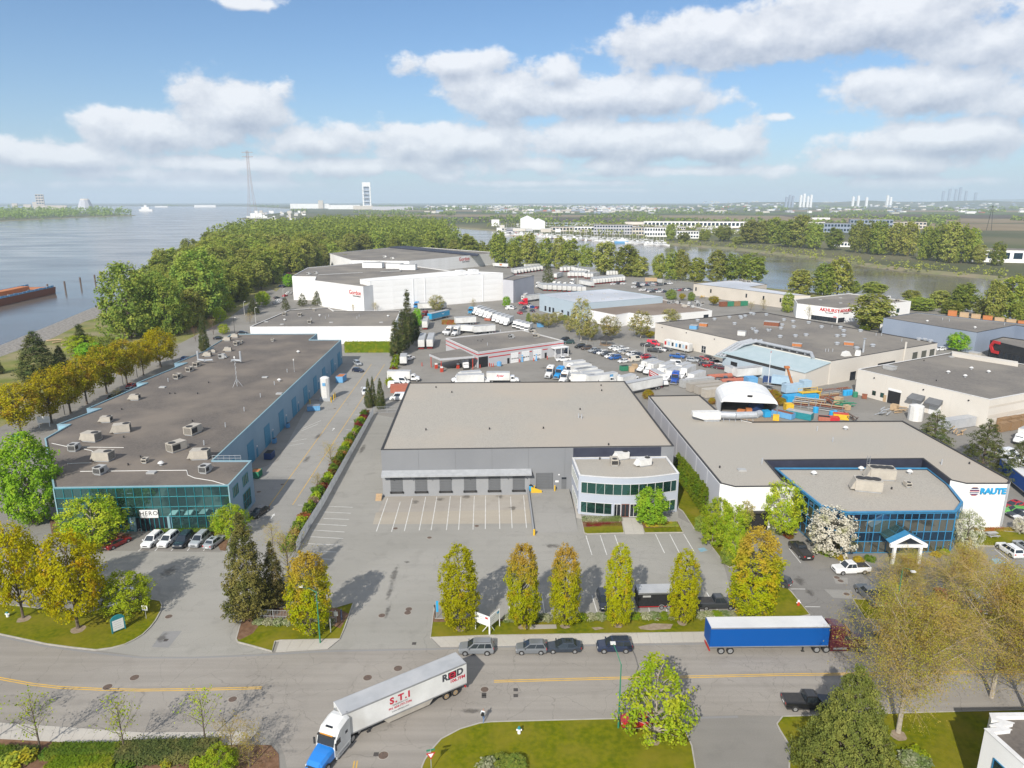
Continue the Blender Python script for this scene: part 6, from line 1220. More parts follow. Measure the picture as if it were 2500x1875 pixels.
trk('short','a',1370,480,1555,465,'short white trailer half behind the garage roof',lib=TRL); trk('short','a',1090,340,1260,330,'short lettered white trailer beside the red hedge',lib=TRL)
# trucks in front of the garage, right
trk('std','b',265,1190,400,1080,'white tractor left of the blue one',WH,lib=TRC); trk('full','b',380,1210,580,1090,'bright blue sleeper tractor in the yard',(.01,.25,.58),lib=TRC); trk('std','b',500,1260,620,1180,'white tractor hidden behind the warehouse roof edge',WH,lib=TRC); trk('std','b',600,1150,680,1060,'white tractor right of the blue sleeper',WH,lib=TRC)
for k in range(5): trk('long','b',860+k*80+130,1015+k*55,540+k*100,1060+k*55,'%s white box truck of the five parked tail on to the lane' % ORD[k],group='five box trucks in mid yard')
trk('reefer','b',660,1200,900,1150,'white reefer truck behind the warehouse roof edge'); trk('long','b',1060,1265,760,1245,'white truck along the warehouse roof edge'); r_=trk('box','b',1420,1200,1130,1255,'white truck with a blue panel'); MB().box(-3.2,-.3,1.245,1.255,1.3,3.3,'container_blue').build('print_panel',r_); MB().box(-3.2,-.3,-1.255,-1.245,1.3,3.3,'container_blue').build('print_panel',r_)
trk('box','b',1640,1240,1480,1280,'white box truck past the blue panel truck'); trk('plain','b',1580,1400,1920,1330,'white trailer at the right corner of the grey warehouse',lib=TRL)
place_car('pickup',WH,'b',430,900,640,890,'white pickup parked at the garage porch'); place_car('suv',NVY,'b',590,790,600,730,'blue white car beside the porch steps'); place_car('suv',DGN,'b',560,625,690,625,'dark green suv behind the garage'); place_car('suv',BLK,'b',520,590,590,580,'black car behind the garage corner')
g_='cars along the mid yard fence'
for k,(kind,col,x,y) in enumerate((('suv',BLK,795,690),('suv',BRO,895,715),('pickup',SIL,1025,755),('sedan',NVY,1075,775),('suv',WH,1140,790),('suv',DGR,1205,815),('suv',WH,1260,845),('minivan',BLU,1335,865),('sedan',WH,1465,915))):
 c=w('b',x,y); CAR[kind].spawn(VN[kind],'%s %s, %s from the left in the near fence row' % (NAMES[col],VN[kind].replace('_',' '),ORD[k]),'car',c,R(208),col,g_)
for k,(kind,col,x,y) in enumerate((('sedan',WH,1310,705),('sedan',WH,1380,735),('pickup',WH,1440,730),('sedan',SIL,1460,765),('hatch',(.4,.36,.3),1510,790),('suv',WH,1590,810),('sedan',NVY,1680,815),('suv',RED,1800,855),('sedan',NVY,1900,885))):
 c=w('b',x,y); CAR[kind].spawn(VN[kind],'%s %s, %s from the left beyond the mid yard fence' % (NAMES.get(col,'beige'),VN[kind].replace('_',' '),ORD[k]),'car',c,R(208),col,'cars beyond the mid yard fence')
CAR['van'].spawn('van','pale van behind the wooden crates','van',w('b',1650,895),R(28),(.6,.56,.48))
for k in range(5): trk('reefer' if k in (0,1,3) else 'long','b',1640+k*95+(0 if k != 2 else 180),1090+k*42 - (0 if k != 2 else 50),2010+k*95,990+k*30,'%s reefer truck from the left in the slanting row by the crates' % ORD[k],group='slanting reefer trucks')
r_=trk('long','c',480,950,140,760,'white truck with a big red advertising panel'); MB().box(-5.1,1.9,-1.256,-1.245,1.3,3.45,'red').build('print_panel',r_,label='red panel with white writing'); [MB().box(-4.6+.4*q,.9 - .3*q,-1.266,-1.2565,2.75 - .65*q,3.1 - .65*q,'white').build('print_line',r_) for q in range(2)]
trk('full','c',520,900,590,800,'deep blue tractor beside the red panel truck',(.01,.07,.35),lib=TRC); trk('long','c',640,930,1040,790,'white truck on the right of the deep blue tractor'); trk('reefer','c',450,790,830,650,'white reefer truck behind the deep blue tractor'); trk('long','c',560,840,880,690,'grey sided truck between the white trucks')
CAR['van'].spawn('van','white van with a green ring sign','van',w('c',590,590),R(-15),WH)
g_='cars beside the fabrication hall'
for k,(kind,col,x,y,a) in enumerate((('pickup',DGR,130,290,-28),('van',(.62,.02,.05),225,270,-28),('pickup',DGR,240,375,-28),('suv',WH,330,365,-28),('sedan',DGR,425,355,-28),('pickup',BLU,590,465,-28),('sedan',GRY,700,450,-28),('suv',SIL,825,525,-28),('hatch',DGR,920,510,-28),('sedan',RED,985,495,-28),('sedan',BLK,1085,480,-28),('sedan',BLK,1010,585,-5),('pickup',RED,1105,605,12),('suv',DGR,1190,560,20),('sedan',DGR,1200,625,-30),('sedan',BRG,1270,640,-30),('pickup',DGR,1320,830,-15),('sedan',BLK,1420,890,-20))):
 CAR[kind].spawn(VN[kind],'%s %s, %s from the left before the fabrication hall' % (NAMES.get(col,'scarlet'),VN[kind].replace('_',' '),ORD[k]),'car',w('c',x,y),R(a),col,g_)
trk('cabover','c',1520,790,1370,720,'white flatbed with yellow top beside the red pipes'); trk('short','c',1790,770,1560,790,'white box trailer at the pale blue shed',lib=TRL)
# motor coach
c,a=head('c',840,400,365,300); rv=thing('motor_coach','long silver coach trailer with colourful side prints','coach',c,a)
MB().box(-6.5,6.5,-1.25,1.25,.7,3.6,'trailer_white').build('body',rv); MB().box(-6.4,6.4,-1.2,1.2,3.6,3.7,'hvac_white').build('roof',rv)
for k in range(5): MB().box(-5.5+k*2.3,-4.5+k*2.3,-.4,.4,3.7,3.9,'white').build('roof_hatch',rv)
for k,(x,m_) in enumerate(((-5.6,'red'),(-3.8,'container_pale'),(-1.8,'car_glass'),(.2,'container_blue'),(2,'car_glass'),(3.8,'container_pale'),(5.3,'rust'))): MB().box(x - .5,x+.5,-1.262,-1.252,1.6,3.1,m_).build('print_panel' if 'glass' not in m_ else 'window',rv)
for x in (-4,-3,4.6):
 for y in (-1,1): t_,q_=wheel_mb(x,y*1.2,.48,.28); tw_=t_.build('wheel',rv); q_.build('rim',tw_)
# ---------------------------------------------------------------- far depot lots (too small to show their parts)
k_=0
def rowtr(lib,kind,t,x0,y0,x1,y1,n,hx,hy,label,group,col=WH):
 """row of trailers; (hx, hy) survey offset of the front from the rear"""
 for k in range(n):
  f=k/max(1,n - 1); x,y=x0+(x1 - x0)*f,y0+(y1 - y0)*f; c,a=head(t,x+hx,y+hy,x,y); lib[kind].spawn('semi_trailer' if lib is TRL else 'box_truck',ORD[k]+' from left: '+label,'trailer' if lib is TRL else 'truck',c,a,col,group,False)
rowtr(TRL,'reefer','e',540,345,940,285,9,-130,-75,'white reefer trailer in the rear depot row left of the dark fir','rear depot row left of the fir')
rowtr(TRL,'reefer','e',1290,385,1510,385,5,110,-70,'white reefer trailer in the rear depot row right of the dark fir','rear depot row right of the fir')
rowtr(TRL,'reefer','e',1530,395,1620,395,3,200,-55,'white reefer trailer in the middle depot row','middle depot row')
rowtr(TRL,'plain','e',1900,380,2200,365,8,60,-95,'white trailer in the right hand depot row','right hand depot row')
rowtr(TRL,'plain','e',1740,490,2180,450,11,-80,-70,'cream ended trailer in the front depot row','front depot row')
rowtr(TRL,'plain','e',1160,300,1330,290,4,140,-60,'white tractor trailer at the back of the depot','back of the depot')
rowtr(TRL,'plain','e',1560,260,1780,300,6,-150,20,'white trailer parked along the channel trees','trailers along the channel trees')
rowtr(TRL,'plain','e',950,570,1550,600,9,-90,-40,'white trailer parked behind the pale blue hall','trailers behind the pale blue hall')
for k,(x,y,hx,hy,lab,kd) in enumerate(((370,215,-190,-10,'white trailer with an orange print at the far warehouse dock','reefer'),(540,190,-160,-10,'white trailer behind the orange printed one','plain'),(870,215,-240,15,'white trailer alone at the back fence','plain'),(1700,520,-220,-40,'white trailer lying across the front of the depot','plain'),(820,720,-140,20,'white trailer behind the red tractor','reefer'),(600,520,-120,10,'white trailer with red figures beside the cold store','plain'),(630,600,-130,0,'white trailer with an orange print beside the cold store','reefer'),(1110,385,100,-30,'white trailer peeking out right of the dark fir','plain'))):
 c,a=head('e',x+hx,y+hy,x,y); r_=TRL[kd].spawn('semi_trailer',lab,'trailer',c,a,WH)
 if 'orange' in lab: MB().add([(-.5+math.cos(q*.63)*1.6,-1.313,2.7+math.sin(q*.63)*.8) for q in range(10)],[tuple(range(10))],'orange').build('emblem',r_); MB().add([(-.5+math.cos(-q*.63)*1.6,1.313,2.7+math.sin(-q*.63)*.8) for q in range(10)],[tuple(range(10))],'orange').build('emblem',r_)
c=w('e',630,785); TRC['full'].spawn('semi_tractor','bright red tractor at the cold store end','truck',c,R(200),(.6,.01,.03))
trk('std','e',800,540,880,500,'white tractor crossing the depot yard',WH,lib=TRC); trk('std','e',1340,475,1400,460,'white tractor waiting right of the dark fir',WH,lib=TRC)
for k,(x,y) in enumerate(((1090,500),(1160,510),(1250,520),(1010,530),(1370,530))): TRC['std'].spawn('semi_tractor',ORD[k]+' white tractor peeking over the pale blue hall roof','truck',w('e',x,y),R(150),WH,'tractors behind the pale blue hall',False)
cols=[WH,WH,SIL,GRY,BLK,NVY,RED,DGR,WH,SIL]
cx=[(x,y) for y,x0,x1 in ((345,620,780),(340,960,1300),(365,1000,1340),(395,930,1060),(445,1060,1340),(465,1180,1420),(440,1560,1830),(345,1390,1510)) for x in range(x0,x1,46)]
for k,(x,y) in enumerate(cx):
 kd=('sedan','suv','hatch','sedan','pickup')[k % 5]; col=cols[(k*7) % 10]; CAR[kd].spawn(VN[kd],'%s car from the left rear in the depot staff lot, %s' % (ORD[k],NAMES[col]),'car',w('f',x+random.uniform(-8,8),y+random.uniform(-4,4)),R(random.choice((25,28,205))),col,'cars in the depot staff lot, '+NAMES[col],False)
for k,(x,y) in enumerate(((50,50),(70,75),(95,45),(80,100),(30,90),(300,860),(330,850),(240,1040),(255,1060),(235,1080),(330,1010),(340,1000))):
 t_='f' if k<5 else 'B'
 if k<5: continue
 col=cols[k % 10]; CAR['sedan'].spawn('sedan','small %s car, %s along the riverside wood lot' % (NAMES[col],ORD[k - 5]),'car',w('B',x,y),R(60),col,'cars along the riverside wood, '+NAMES[col],False)
for k,(x,y) in enumerate(((1690,1290),(1870,1248),(2160,1000),(2180,985),(2200,960),(2150,1010),(2190,890),(2170,885),(2205,880))):
 col=(BLK,BLK,WH,SIL,RED,WH,NVY,BLU,WH)[k]; CAR['sedan'].spawn('sedan','%s car, %s along the riverside drive' % (NAMES[col],ORD[k]),'car',w('A',x,y),R(80 if k>1 else 15),col,'cars along the riverside drive',False)
for k,(x,y,col) in enumerate(((1020,515,RED),(1010,545,SIL),(965,575,NVY),(945,590,BLK),(880,605,DGR),(740,685,SIL),(1430,305,BLU))):
 CAR['sedan'].spawn('sedan','%s car, %s in the strip behind the river side of the blue warehouse' % (NAMES[col],ORD[k]),'car',w('E',x - 5,y+5),R(95),col,'cars on the river side of the blue warehouse',False)
for k,(x,y,col,kd) in enumerate(((415,855,WH,'van'),(470,850,WH,'suv'),(560,925,RED,'sedan'),(610,900,GRY,'suv'),(640,850,NVY,'suv'),(710,830,WH,'suv'),(760,835,BLU,'hatch'),(830,840,RED,'sedan'),(755,890,NVY,'sedan'),(1180,970,WH,'van'))):
 CAR[kd].spawn(VN[kd],'%s %s, %s from the left in the lot before the pale blue hall' % (NAMES[col],VN[kd],ORD[k]),'car',w('e',x,y),R(30+40*(k % 3)),col,'cars before the pale blue hall')
place_car('hatch',WH,'H',1545,240,1585,238,'white car between the two cream halls')
for k in range(3): c,a=head('D',1560+k*130 - 160,1345+k*25 - 40,1560+k*130+60,1345+k*25); TRL['plain'].spawn('semi_trailer','%s white trailer beside the slate blue warehouse' % ORD[k],'trailer',c,a,WH,'trailers beside the slate warehouse')
c,a=head('D',1100,1300,1400,1330); TRL['plain'].spawn('semi_trailer','white trailer parked at the slate warehouse corner','trailer',c,a,WH)
# ================================================================ vegetation
pm('bark',(.16,.125,.095),(.10,.08,.062),sc=3,rough=1,bump=.6,bsc=10); pm('bark_pale',(.42,.37,.30),(.30,.26,.21),sc=3,rough=1,bump=.4,bsc=10); pm('twig',(.34,.255,.13),(.42,.32,.18),sc=1,rough=1,rnd=.1); pm('twig_grey',(.20,.17,.145),(.26,.22,.19),sc=1,rough=1); pm('twig_red',(.30,.13,.085),(.24,.11,.07),sc=1,rough=1)
leafmat('leaf_columnb',(.275,.275,.006),(.205,.23,.006),(.31,.225,.012),.15,.45,.01,((.30,.21,.03),10.5,14)); leafmat('leaf_column',(.285,.28,.006),(.215,.235,.006),(.32,.235,.012),.13,.45,.01); leafmat('leaf_gold',(.30,.265,.005),(.24,.235,.006),(.34,.215,.010),.15,.42,.012); leafmat('leaf_lime',(.20,.265,.012),(.135,.20,.012),(.25,.27,.02),.3); leafmat('leaf_bright',(0.144,0.294,0.019),(0.094,0.213,0.015),(0.200,0.312,0.025),0.3)
leafmat('leaf_green',(.155,.215,.038),(.11,.165,.030),(.215,.24,.043),.3,.35); leafmat('leaf_wood',(.165,.205,.036),(.12,.165,.030),(.22,.23,.042),.35,.38,.02,None,.24); leafmat('leaf_wood_olive',(.195,.215,.044),(.15,.18,.038),(.235,.23,.057),.35,.38,.015,None,.2); leafmat('leaf_conifer',(.055,.070,.020),(.035,.048,.016),(.085,.085,.028),.3,.1); leafmat('leaf_cedar',(.085,.080,.022),(.055,.058,.018),(.12,.095,.03),.3,.1); leafmat('leaf_pine',(.095,.112,.024),(.068,.085,.020),(.125,.135,.030),.3,.15)
leafmat('leaf_orange',(.25,.21,.010),(.205,.195,.008),(.275,.175,.018),.22,.38,.015); leafmat('leaf_bud',(.26,.225,.03),(.215,.20,.025),(.26,.175,.045),.3,.38); leafmat('leaf_white',(.42,.40,.33),(.36,.35,.28),(.20,.21,.10),.25); leafmat('leaf_whitish',(.10,.115,.045),(.30,.30,.20),(.11,.14,.04),.3); leafmat('leaf_red',(.15,.02,.018),(.11,.016,.016),(.12,.09,.02),.35); leafmat('leaf_rust',(.24,.075,.03),(.19,.06,.025),(.20,.14,.03),.4); leafmat('leaf_pink',(.34,.20,.18),(.28,.16,.14),(.14,.15,.05),.4); leafmat('leaf_yellow',(.32,.26,.02),(.27,.23,.02),(.17,.20,.03),.3); leafmat('leaf_hedge',(.075,.125,.014),(.055,.10,.012),(.11,.14,.02),.3); leafmat('leaf_arbor',(.115,.165,.010),(.08,.13,.010),(.16,.175,.015),.3); leafmat('leaf_birch',(.19,.19,.045),(.145,.155,.035),(.26,.22,.08),.35)
def quads(name,P,Nn,a,b,mat,seed=0):
 """many leaf faces at once"""
 r=np.random.default_rng(seed); n=len(P); t=np.cross(Nn,r.normal(size=(n,3))); t /= np.linalg.norm(t,axis=1,keepdims=True)+1e-9; u=np.cross(Nn,t)
 a=a[:,None]*.5; b=b[:,None]*.5
 V=np.stack([P - t*a,P - u*b+t*a*.1,P+t*a,P+u*b+t*a*.1],1).reshape(-1,3)
 me=bpy.data.meshes.new(name); me.vertices.add(4*n); me.vertices.foreach_set('co',V.astype(np.float32).ravel()); me.loops.add(4*n); me.loops.foreach_set('vertex_index',np.arange(4*n,dtype=np.int32)); me.polygons.add(n); me.polygons.foreach_set('loop_start',np.arange(0,4*n,4,dtype=np.int32)); me.polygons.foreach_set('loop_total',np.full(n,4,np.int32))
 me.update(calc_edges=True); me.materials.append(MAT[mat]); return me
def leaf_cloud(name,C,rad,per,size,mat,centre,seed,asp=.75,outw=.8,flat=1.0):
 r=np.random.default_rng(seed); n=len(C)*per; c=np.repeat(C,per,0); rr=np.repeat(rad,per)
 d=r.normal(size=(n,3)); d /= np.linalg.norm(d,axis=1,keepdims=True); P=c+d*(rr*r.random(n) ** .45)[:,None]*np.array([1,1,flat])
 o=P - centre; o /= np.linalg.norm(o,axis=1,keepdims=True)+1e-9
 N_=o*outw+r.normal(size=(n,3))*.55+np.array([0,0,.35]); N_ /= np.linalg.norm(N_,axis=1,keepdims=True)
 s=size*r.uniform(.65,1.35,n); return quads(name,P,N_,s,s*asp,mat,seed)
class Tree:
 """tree built once: trunk with limbs, crown of leaf clumps"""
 def __init__(s,H,rad,env,z0,ncl,per,leaf,mat,seed,bark='bark',clr=.9,trunk=.22,limbs=10,inner=.30,asp=.75,flat=1.0,lean=0.0):
  r=np.random.default_rng(seed); hs=[]; tries=0
  while len(hs)<ncl:
   h=r.random()
   if r.random()<max(.15,env(h)): hs.append(h)
  hs=np.array(hs); er=np.array([env(h) for h in hs])*rad; th=r.random(ncl)*2*math.pi; rho=er*np.sqrt(inner+(1 - inner)*r.random(ncl))*r.uniform(.82,1.08,ncl)
  lump=1+.14*np.sin(th*3+seed)*np.cos(hs*7+seed)
  C=np.stack([np.cos(th)*rho*lump+lean*hs*H,np.sin(th)*rho*lump,(z0+(1 - z0)*hs)*H],1)
  s.crown=leaf_cloud('crown',C,clr*r.uniform(.65,1.35,ncl),per,leaf,mat,np.array([0,0,H*(z0+.3)]),seed+1,asp,flat=flat)
  t=MB(); pts=[Vector((math.sin(k*1.7+seed)*.04*H*.05*k,math.cos(k*1.3+seed)*.04*H*.05*k,H*.9*k/6)) for k in range(7)]
  for k in range(6): t.tube(pts[k],pts[k+1],trunk*(1 - k/6.6),trunk*(1 - (k+1)/6.6),7,bark,cap=k==5)
  t.tube((0,0,-.2),(0,0,.3),trunk*1.5,trunk*1.02,7,bark)
  for k in r.choice(ncl,min(limbs,ncl),replace=False):
   e=Vector(C[k]); zz=max(H*z0*.75,e.z - math.hypot(e.x,e.y)*1.0 - .3); b=Vector((0,0,min(zz,H*.8))); m=b.lerp(e,.55)+Vector((0,0,.15)); t.tube(b,m,trunk*.38,trunk*.22,5,bark); t.tube(m,e,trunk*.22,trunk*.06,5,bark)
  s.trunk=t.mesh('trunk'); s.H=H; s.R=rad
 def put(s,name,label,p,H=None,width=None,rz=None,group=None,cat='tree'):
  root=thing(name,label,cat,p,random.uniform(0,6.28) if rz is None else rz,group); kz=(H or s.H)/s.H; kx=(width/(2*s.R)) if width else kz; root.scale=(kx,kx,kz)
  for nm,me in (('trunk',s.trunk),('crown',s.crown)):
   o=bpy.data.objects.new(nm,me); COL.objects.link(o); o.parent=root
  return root
def twiggy(H,spread,seed,bark,tw,leaf=None,nleaf=0,lsize=.16,n1=12,n2=7,n3=6,droop=.5,trunk=.2,z0=.22,up=.9):
 """bare or budding tree: limbs, branches and real twigs"""
 r=random.Random(seed); t=MB(); q=MB(); tips=[]
 t.tube((0,0,-.2),(0,0,H*.35),trunk,trunk*.75,7,bark); t.tube((0,0,H*.35),(r.uniform(-.1,.1),r.uniform(-.1,.1),H*.8),trunk*.75,trunk*.18,6,bark)
 for i in range(n1):
  f=i/n1; z=H*(z0+(.78 - z0)*f); a=i*2.4+r.uniform(-.4,.4); ln=spread*(1 - .55*f)*r.uniform(.75,1.1); d=Vector((math.cos(a),math.sin(a),up+f*.9)).normalized()
  p0=Vector((0,0,z)); p1=p0+d*ln*.5; p2=p1+(d+Vector((0,0,.1 - droop*.25))).normalized()*ln*.6; t.tube(p0,p1,trunk*.35*(1 - .5*f),trunk*.22,5,bark); t.tube(p1,p2,trunk*.22,trunk*.08,4,bark)
  for j in range(n2):
   g=(j+1)/n2; b0=p0.lerp(p1,g*2) if g<.5 else p1.lerp(p2,g*2 - 1); dd=(d+Vector((r.gauss(0,.7),r.gauss(0,.7),r.gauss(0,.45)))).normalized(); l2=ln*.42*r.uniform(.6,1.1); b1=b0+dd*l2; q.tube(b0,b1,trunk*.10,trunk*.035,3,tw,False)
   for k in range(n3):
    u=r.uniform(.15,1); c0=b0.lerp(b1,u); d3=(dd+Vector((r.gauss(0,.8),r.gauss(0,.8),r.gauss(.1,.6) - droop*.5))).normalized(); l3=l2*r.uniform(.35,.7); c1=c0+d3*l3; c2=c1+(d3+Vector((0,0,-droop))).normalized()*l3*.6; q.tube(c0,c1,trunk*.045,trunk*.03,3,tw,False); q.tube(c1,c2,trunk*.03,trunk*.012,3,tw,False); tips += [c0.lerp(c1,.6),c1,c1.lerp(c2,.5),c2]
 parts=[('trunk',t.mesh('trunk')),('twigs',q.mesh('twigs'))]
 if leaf and nleaf:
  rr=np.random.default_rng(seed); T_=np.array(tips); idx=rr.integers(0,len(T_),nleaf); P=T_[idx]+rr.normal(size=(nleaf,3))*.14*spread/4; N_=rr.normal(size=(nleaf,3))+np.array([0,0,.5]); N_ /= np.linalg.norm(N_,axis=1,keepdims=True); s=lsize*rr.uniform(.6,1.4,nleaf); parts.append(('crown',quads('crown',P,N_,s,s*.7,leaf,seed)))
 return parts,H
def put_twiggy(tp,name,label,p,H,rz=None,group=None,cat='tree'):
 root=thing(name,label,cat,p,random.uniform(0,6.28) if rz is None else rz,group); k=H/tp[1]; root.scale=(k,k,k)
 for nm,me in tp[0]:
  o=bpy.data.objects.new(nm,me); COL.objects.link(o); o.parent=root
 return root
E_col=lambda h: max(.14,max(.001,1 - abs((h - .4)/.63) ** 2.3) ** .6)
E_round=lambda h: math.sqrt(max(.02,1 - (2*h - .85) ** 2/1.35))
E_vase=lambda h: min(1,.35+h*1.1)*math.sqrt(max(.03,1 - max(0,h - .35) ** 2*2.2))
E_cone=lambda h: (1 - h) ** .8*min(1,.55+3.5*h)+.03
E_egg=lambda h: max(.08,math.sin(math.pi*(h*.9+.07)) ** .7)
E_spire=lambda h: max(.05,(1 - h) ** .55*min(1,.7+2*h))
COLM=[Tree(12,2.6,E_col,.09,560+60*(k % 2),26,.22,'leaf_column' if k<2 else 'leaf_columnb',11+k,clr=.42,trunk=.16,limbs=40,inner=.5) for k in range(4)]
GOLD=[Tree(10,3.9,E_round,.22,330,34,.27,'leaf_gold',31+k,clr=.62,trunk=.2,limbs=24) for k in range(2)]
ORNG=[Tree(9,3.3,E_vase,.22,210,30,.28,'leaf_orange',41+k,clr=.62,trunk=.18,limbs=26) for k in range(3)]
LIME=[Tree(9,4.2,E_round,.12,270,34,.26,'leaf_lime',51+k,'bark_pale',clr=.6,trunk=.17,limbs=24) for k in range(2)]
BRIT=[Tree(11,4.3,E_egg,.03,480,30,.28,'leaf_bright',61,clr=.6,trunk=.2,limbs=16),Tree(7,3,E_round,.10,260,24,.30,'leaf_bright',62,clr=.5,trunk=.14,limbs=14)]
WOOD=[Tree(22,6.2,e,.08,230,20,1.0,m,71+k,clr=1.5,trunk=.4,limbs=12) for k,(e,m) in enumerate(((E_egg,'leaf_wood'),(E_round,'leaf_wood'),(E_egg,'leaf_wood_olive'),(E_col,'leaf_wood'),(E_round,'leaf_wood_olive')))]
GREN=[Tree(14,5.5,E_round,.05,360,24,.48,'leaf_green',81+k,clr=.95,trunk=.3,limbs=14) for k in range(2)]
CONE=[Tree(12,3.4,E_cone,.02,800,22,.27,m,91+k,clr=.45,trunk=.22,limbs=8,asp=.45,flat=.7) for k,m in enumerate(('leaf_cedar','leaf_conifer'))]
SPIR=[Tree(14,1.9,E_spire,.02,360,20,.36,'leaf_conifer',101,clr=.5,trunk=.2,limbs=6,asp=.5),Tree(6,.95,E_spire,.01,170,20,.20,'leaf_arbor',102,clr=.26,trunk=.1,limbs=3,asp=.5)]
PINE=[Tree(13,6.0,lambda h: (1 - h) ** .82*.97+.04,.02,1300,34,.24,'leaf_pine',111,clr=.42,trunk=.3,limbs=40,asp=.5,flat=.9,inner=.35),Tree(12,5.0,lambda h: (1 - h) ** .7*.95+.06,.08,300,26,.42,'leaf_conifer',112,clr=.62,trunk=.25,limbs=24,asp=.3,flat=.6)]
BIRC=[Tree(11,3.3,E_egg,.15,210,16,.34,'leaf_birch',121+k,'bark_pale',clr=.7,trunk=.15,limbs=40) for k in range(2)]
RED_CROWN=Tree(9,3.3,E_round,.05,200,24,.40,'leaf_rust',47,clr=.65,trunk=.15)
DOGW=[Tree(7,2.9,E_round,.08,260,22,.24,'leaf_white',131+k,clr=.45,trunk=.12,limbs=24) for k in range(2)]
BUDD=[twiggy(12,6.2,141+k,'bark_pale','twig','leaf_bud',42000,.09,26,9,10,.5,.2) for k in range(3)]
SAPL=[twiggy(8,3.1,151+k,'bark','twig_grey','leaf_lime',420,.22,14,6,5,.1,.11) for k in range(2)]
BARE=[twiggy(6,3.2,161,'bark','twig','leaf_bud',900,.14,16,7,6,.2,.09,.08),twiggy(6,2.6,162,'bark','twig_red',None,0,.1,14,6,6,.05,.08,.06)]
def tree_at(lib,k,name,label,t,x,yb,yt,wd=None,group=None,sink=0.0):
 """foot at (x, yb), top at yt, crown wd survey units wide"""
 p=w(t,x,yb); H=rise(t,x,yb,yt); W_=wd/TILE[t][2]/px_m(Vector((p.x,p.y,H*.5))) if wd else None
 p.z -= sink
 return (lib[k % len(lib)].put(name,label,p,H,W_,group=group) if isinstance(lib[k % len(lib)],Tree) else put_twiggy(lib[k % len(lib)],name,label,p,H,group=group))
# columnar trees along the lawn
for k,q in enumerate((('J',505,1082,470,330),('J',1655,1058,425,300),('K',243,1046,408,262),('K',565,1038,412,240),('K',975,1036,415,218),('K',1470,1014,460,230),('K',2010,985,285,365))):
 tree_at(COLM,(2,0,3,2,1,0,3)[k],'columnar_tree','%s columnar tree with yellow green and orange leaves, counted from the left' % ORD[k],*q[:1],*q[1:],group='columnar trees along the lawn')
# around the glass fronted building
tree_at(GOLD,0,'maple_tree','golden maple at the left edge of the rounded lawn','I',180,978,275,400); tree_at(GOLD,1,'maple_tree','big golden maple in the middle of the rounded lawn','I',603,1058,330,500); tree_at(LIME,0,'maple_tree','low yellow green maple right of the park sign','I',985,955,640,420)
tree_at(BRIT,0,'maple_tree','large bright green tree at the left corner of the glass front','I',265,240,-450,490); tree_at(LIME,1,'maple_tree','spreading yellow green tree before the glass front','I',738,405,45,500); tree_at(LIME,0,'maple_tree','round lime tree at the right end of the glass front','I',1790,345,115,300)
tree_at(CONE,0,'cedar_tree','tall dense olive cedar between the driveways','I',1925,965,172,440); tree_at(CONE,0,'cedar_tree','smaller dark cedar behind the tall one','J',230,880,390,250); tree_at(BARE,0,'bare_shrub','leafless tawny shrub behind the cedars','J',330,640,290); tree_at(BARE,0,'bare_shrub','leafless grey shrub at the end of the hedge row','J',210,420,240)
# street trees along the riverside drive
for k,(x,yb,yt,wd) in enumerate(((165,895,500,360),(400,800,395,330),(545,722,350,300),(672,652,285,290),(825,572,200,280),(980,497,165,260),(1108,430,165,200),(1240,365,75,260))): tree_at(ORNG if k != 7 else GOLD,k,'street_tree','%s orange leaved street tree from the left on the riverside drive' % ORD[k] if k != 7 else 'bright yellow street tree ending the riverside row','E',x,yb,yt,wd,'street trees on the riverside drive')
tree_at(SAPL,0,'street_tree','thin young tree after the yellow street tree','E',1335,322,190); tree_at(BARE,0,'street_tree','thin budding tree low beside the parked cars','E',905,640,535)
tree_at(CONE,1,'fir_tree','dark broad fir on the river bank','E',310,470,92,380); tree_at(CONE,1,'fir_tree','smaller dark fir right of the broad one','E',480,420,200,170); tree_at(CONE,1,'fir_tree','dark fir cut by the left edge','E',-20,420,270,120); tree_at(SPIR,0,'poplar_tree','pale green upright poplar on the river bank','E',640,270,32,120).children[1].data=LIME[0].crown
tree_at(BRIT,1,'shrub','bright green bush on the river bank','E',700,330,180,220); tree_at(GREN,1,'shrub','grey green bush behind the street trees','E',830,290,130,200); tree_at(CONE,1,'fir_tree','narrow dark fir at the end of the long blue building','A',1580,1392,1092,95)
tree_at(BARE,1,'bare_shrub','reddish leafless shrub left of the narrow fir','A',1510,1305,1180); tree_at(BARE,1,'bare_shrub','reddish leafless shrub right of the narrow fir','A',1648,1255,1110); tree_at(LIME,1,'maple_tree','lime tree beside the riverside drive','A',1755,1075,955,130); tree_at(LIME,0,'maple_tree','lime tree beyond the drive lamps','A',2030,1015,920,110); tree_at(LIME,0,'shrub','low lime shrub on the drive verge','A',1700,1160,1045,100); tree_at(PINE,1,'pine_tree','dark pine beside the drive lamps','A',1955,1100,975,110); tree_at(BARE,0,'shrub','yellowish shrub by the drive lamps','A',1930,1170,1080); tree_at(LIME,1,'shrub','ochre shrub on the verge of the drive','A',1730,1250,1170,90)
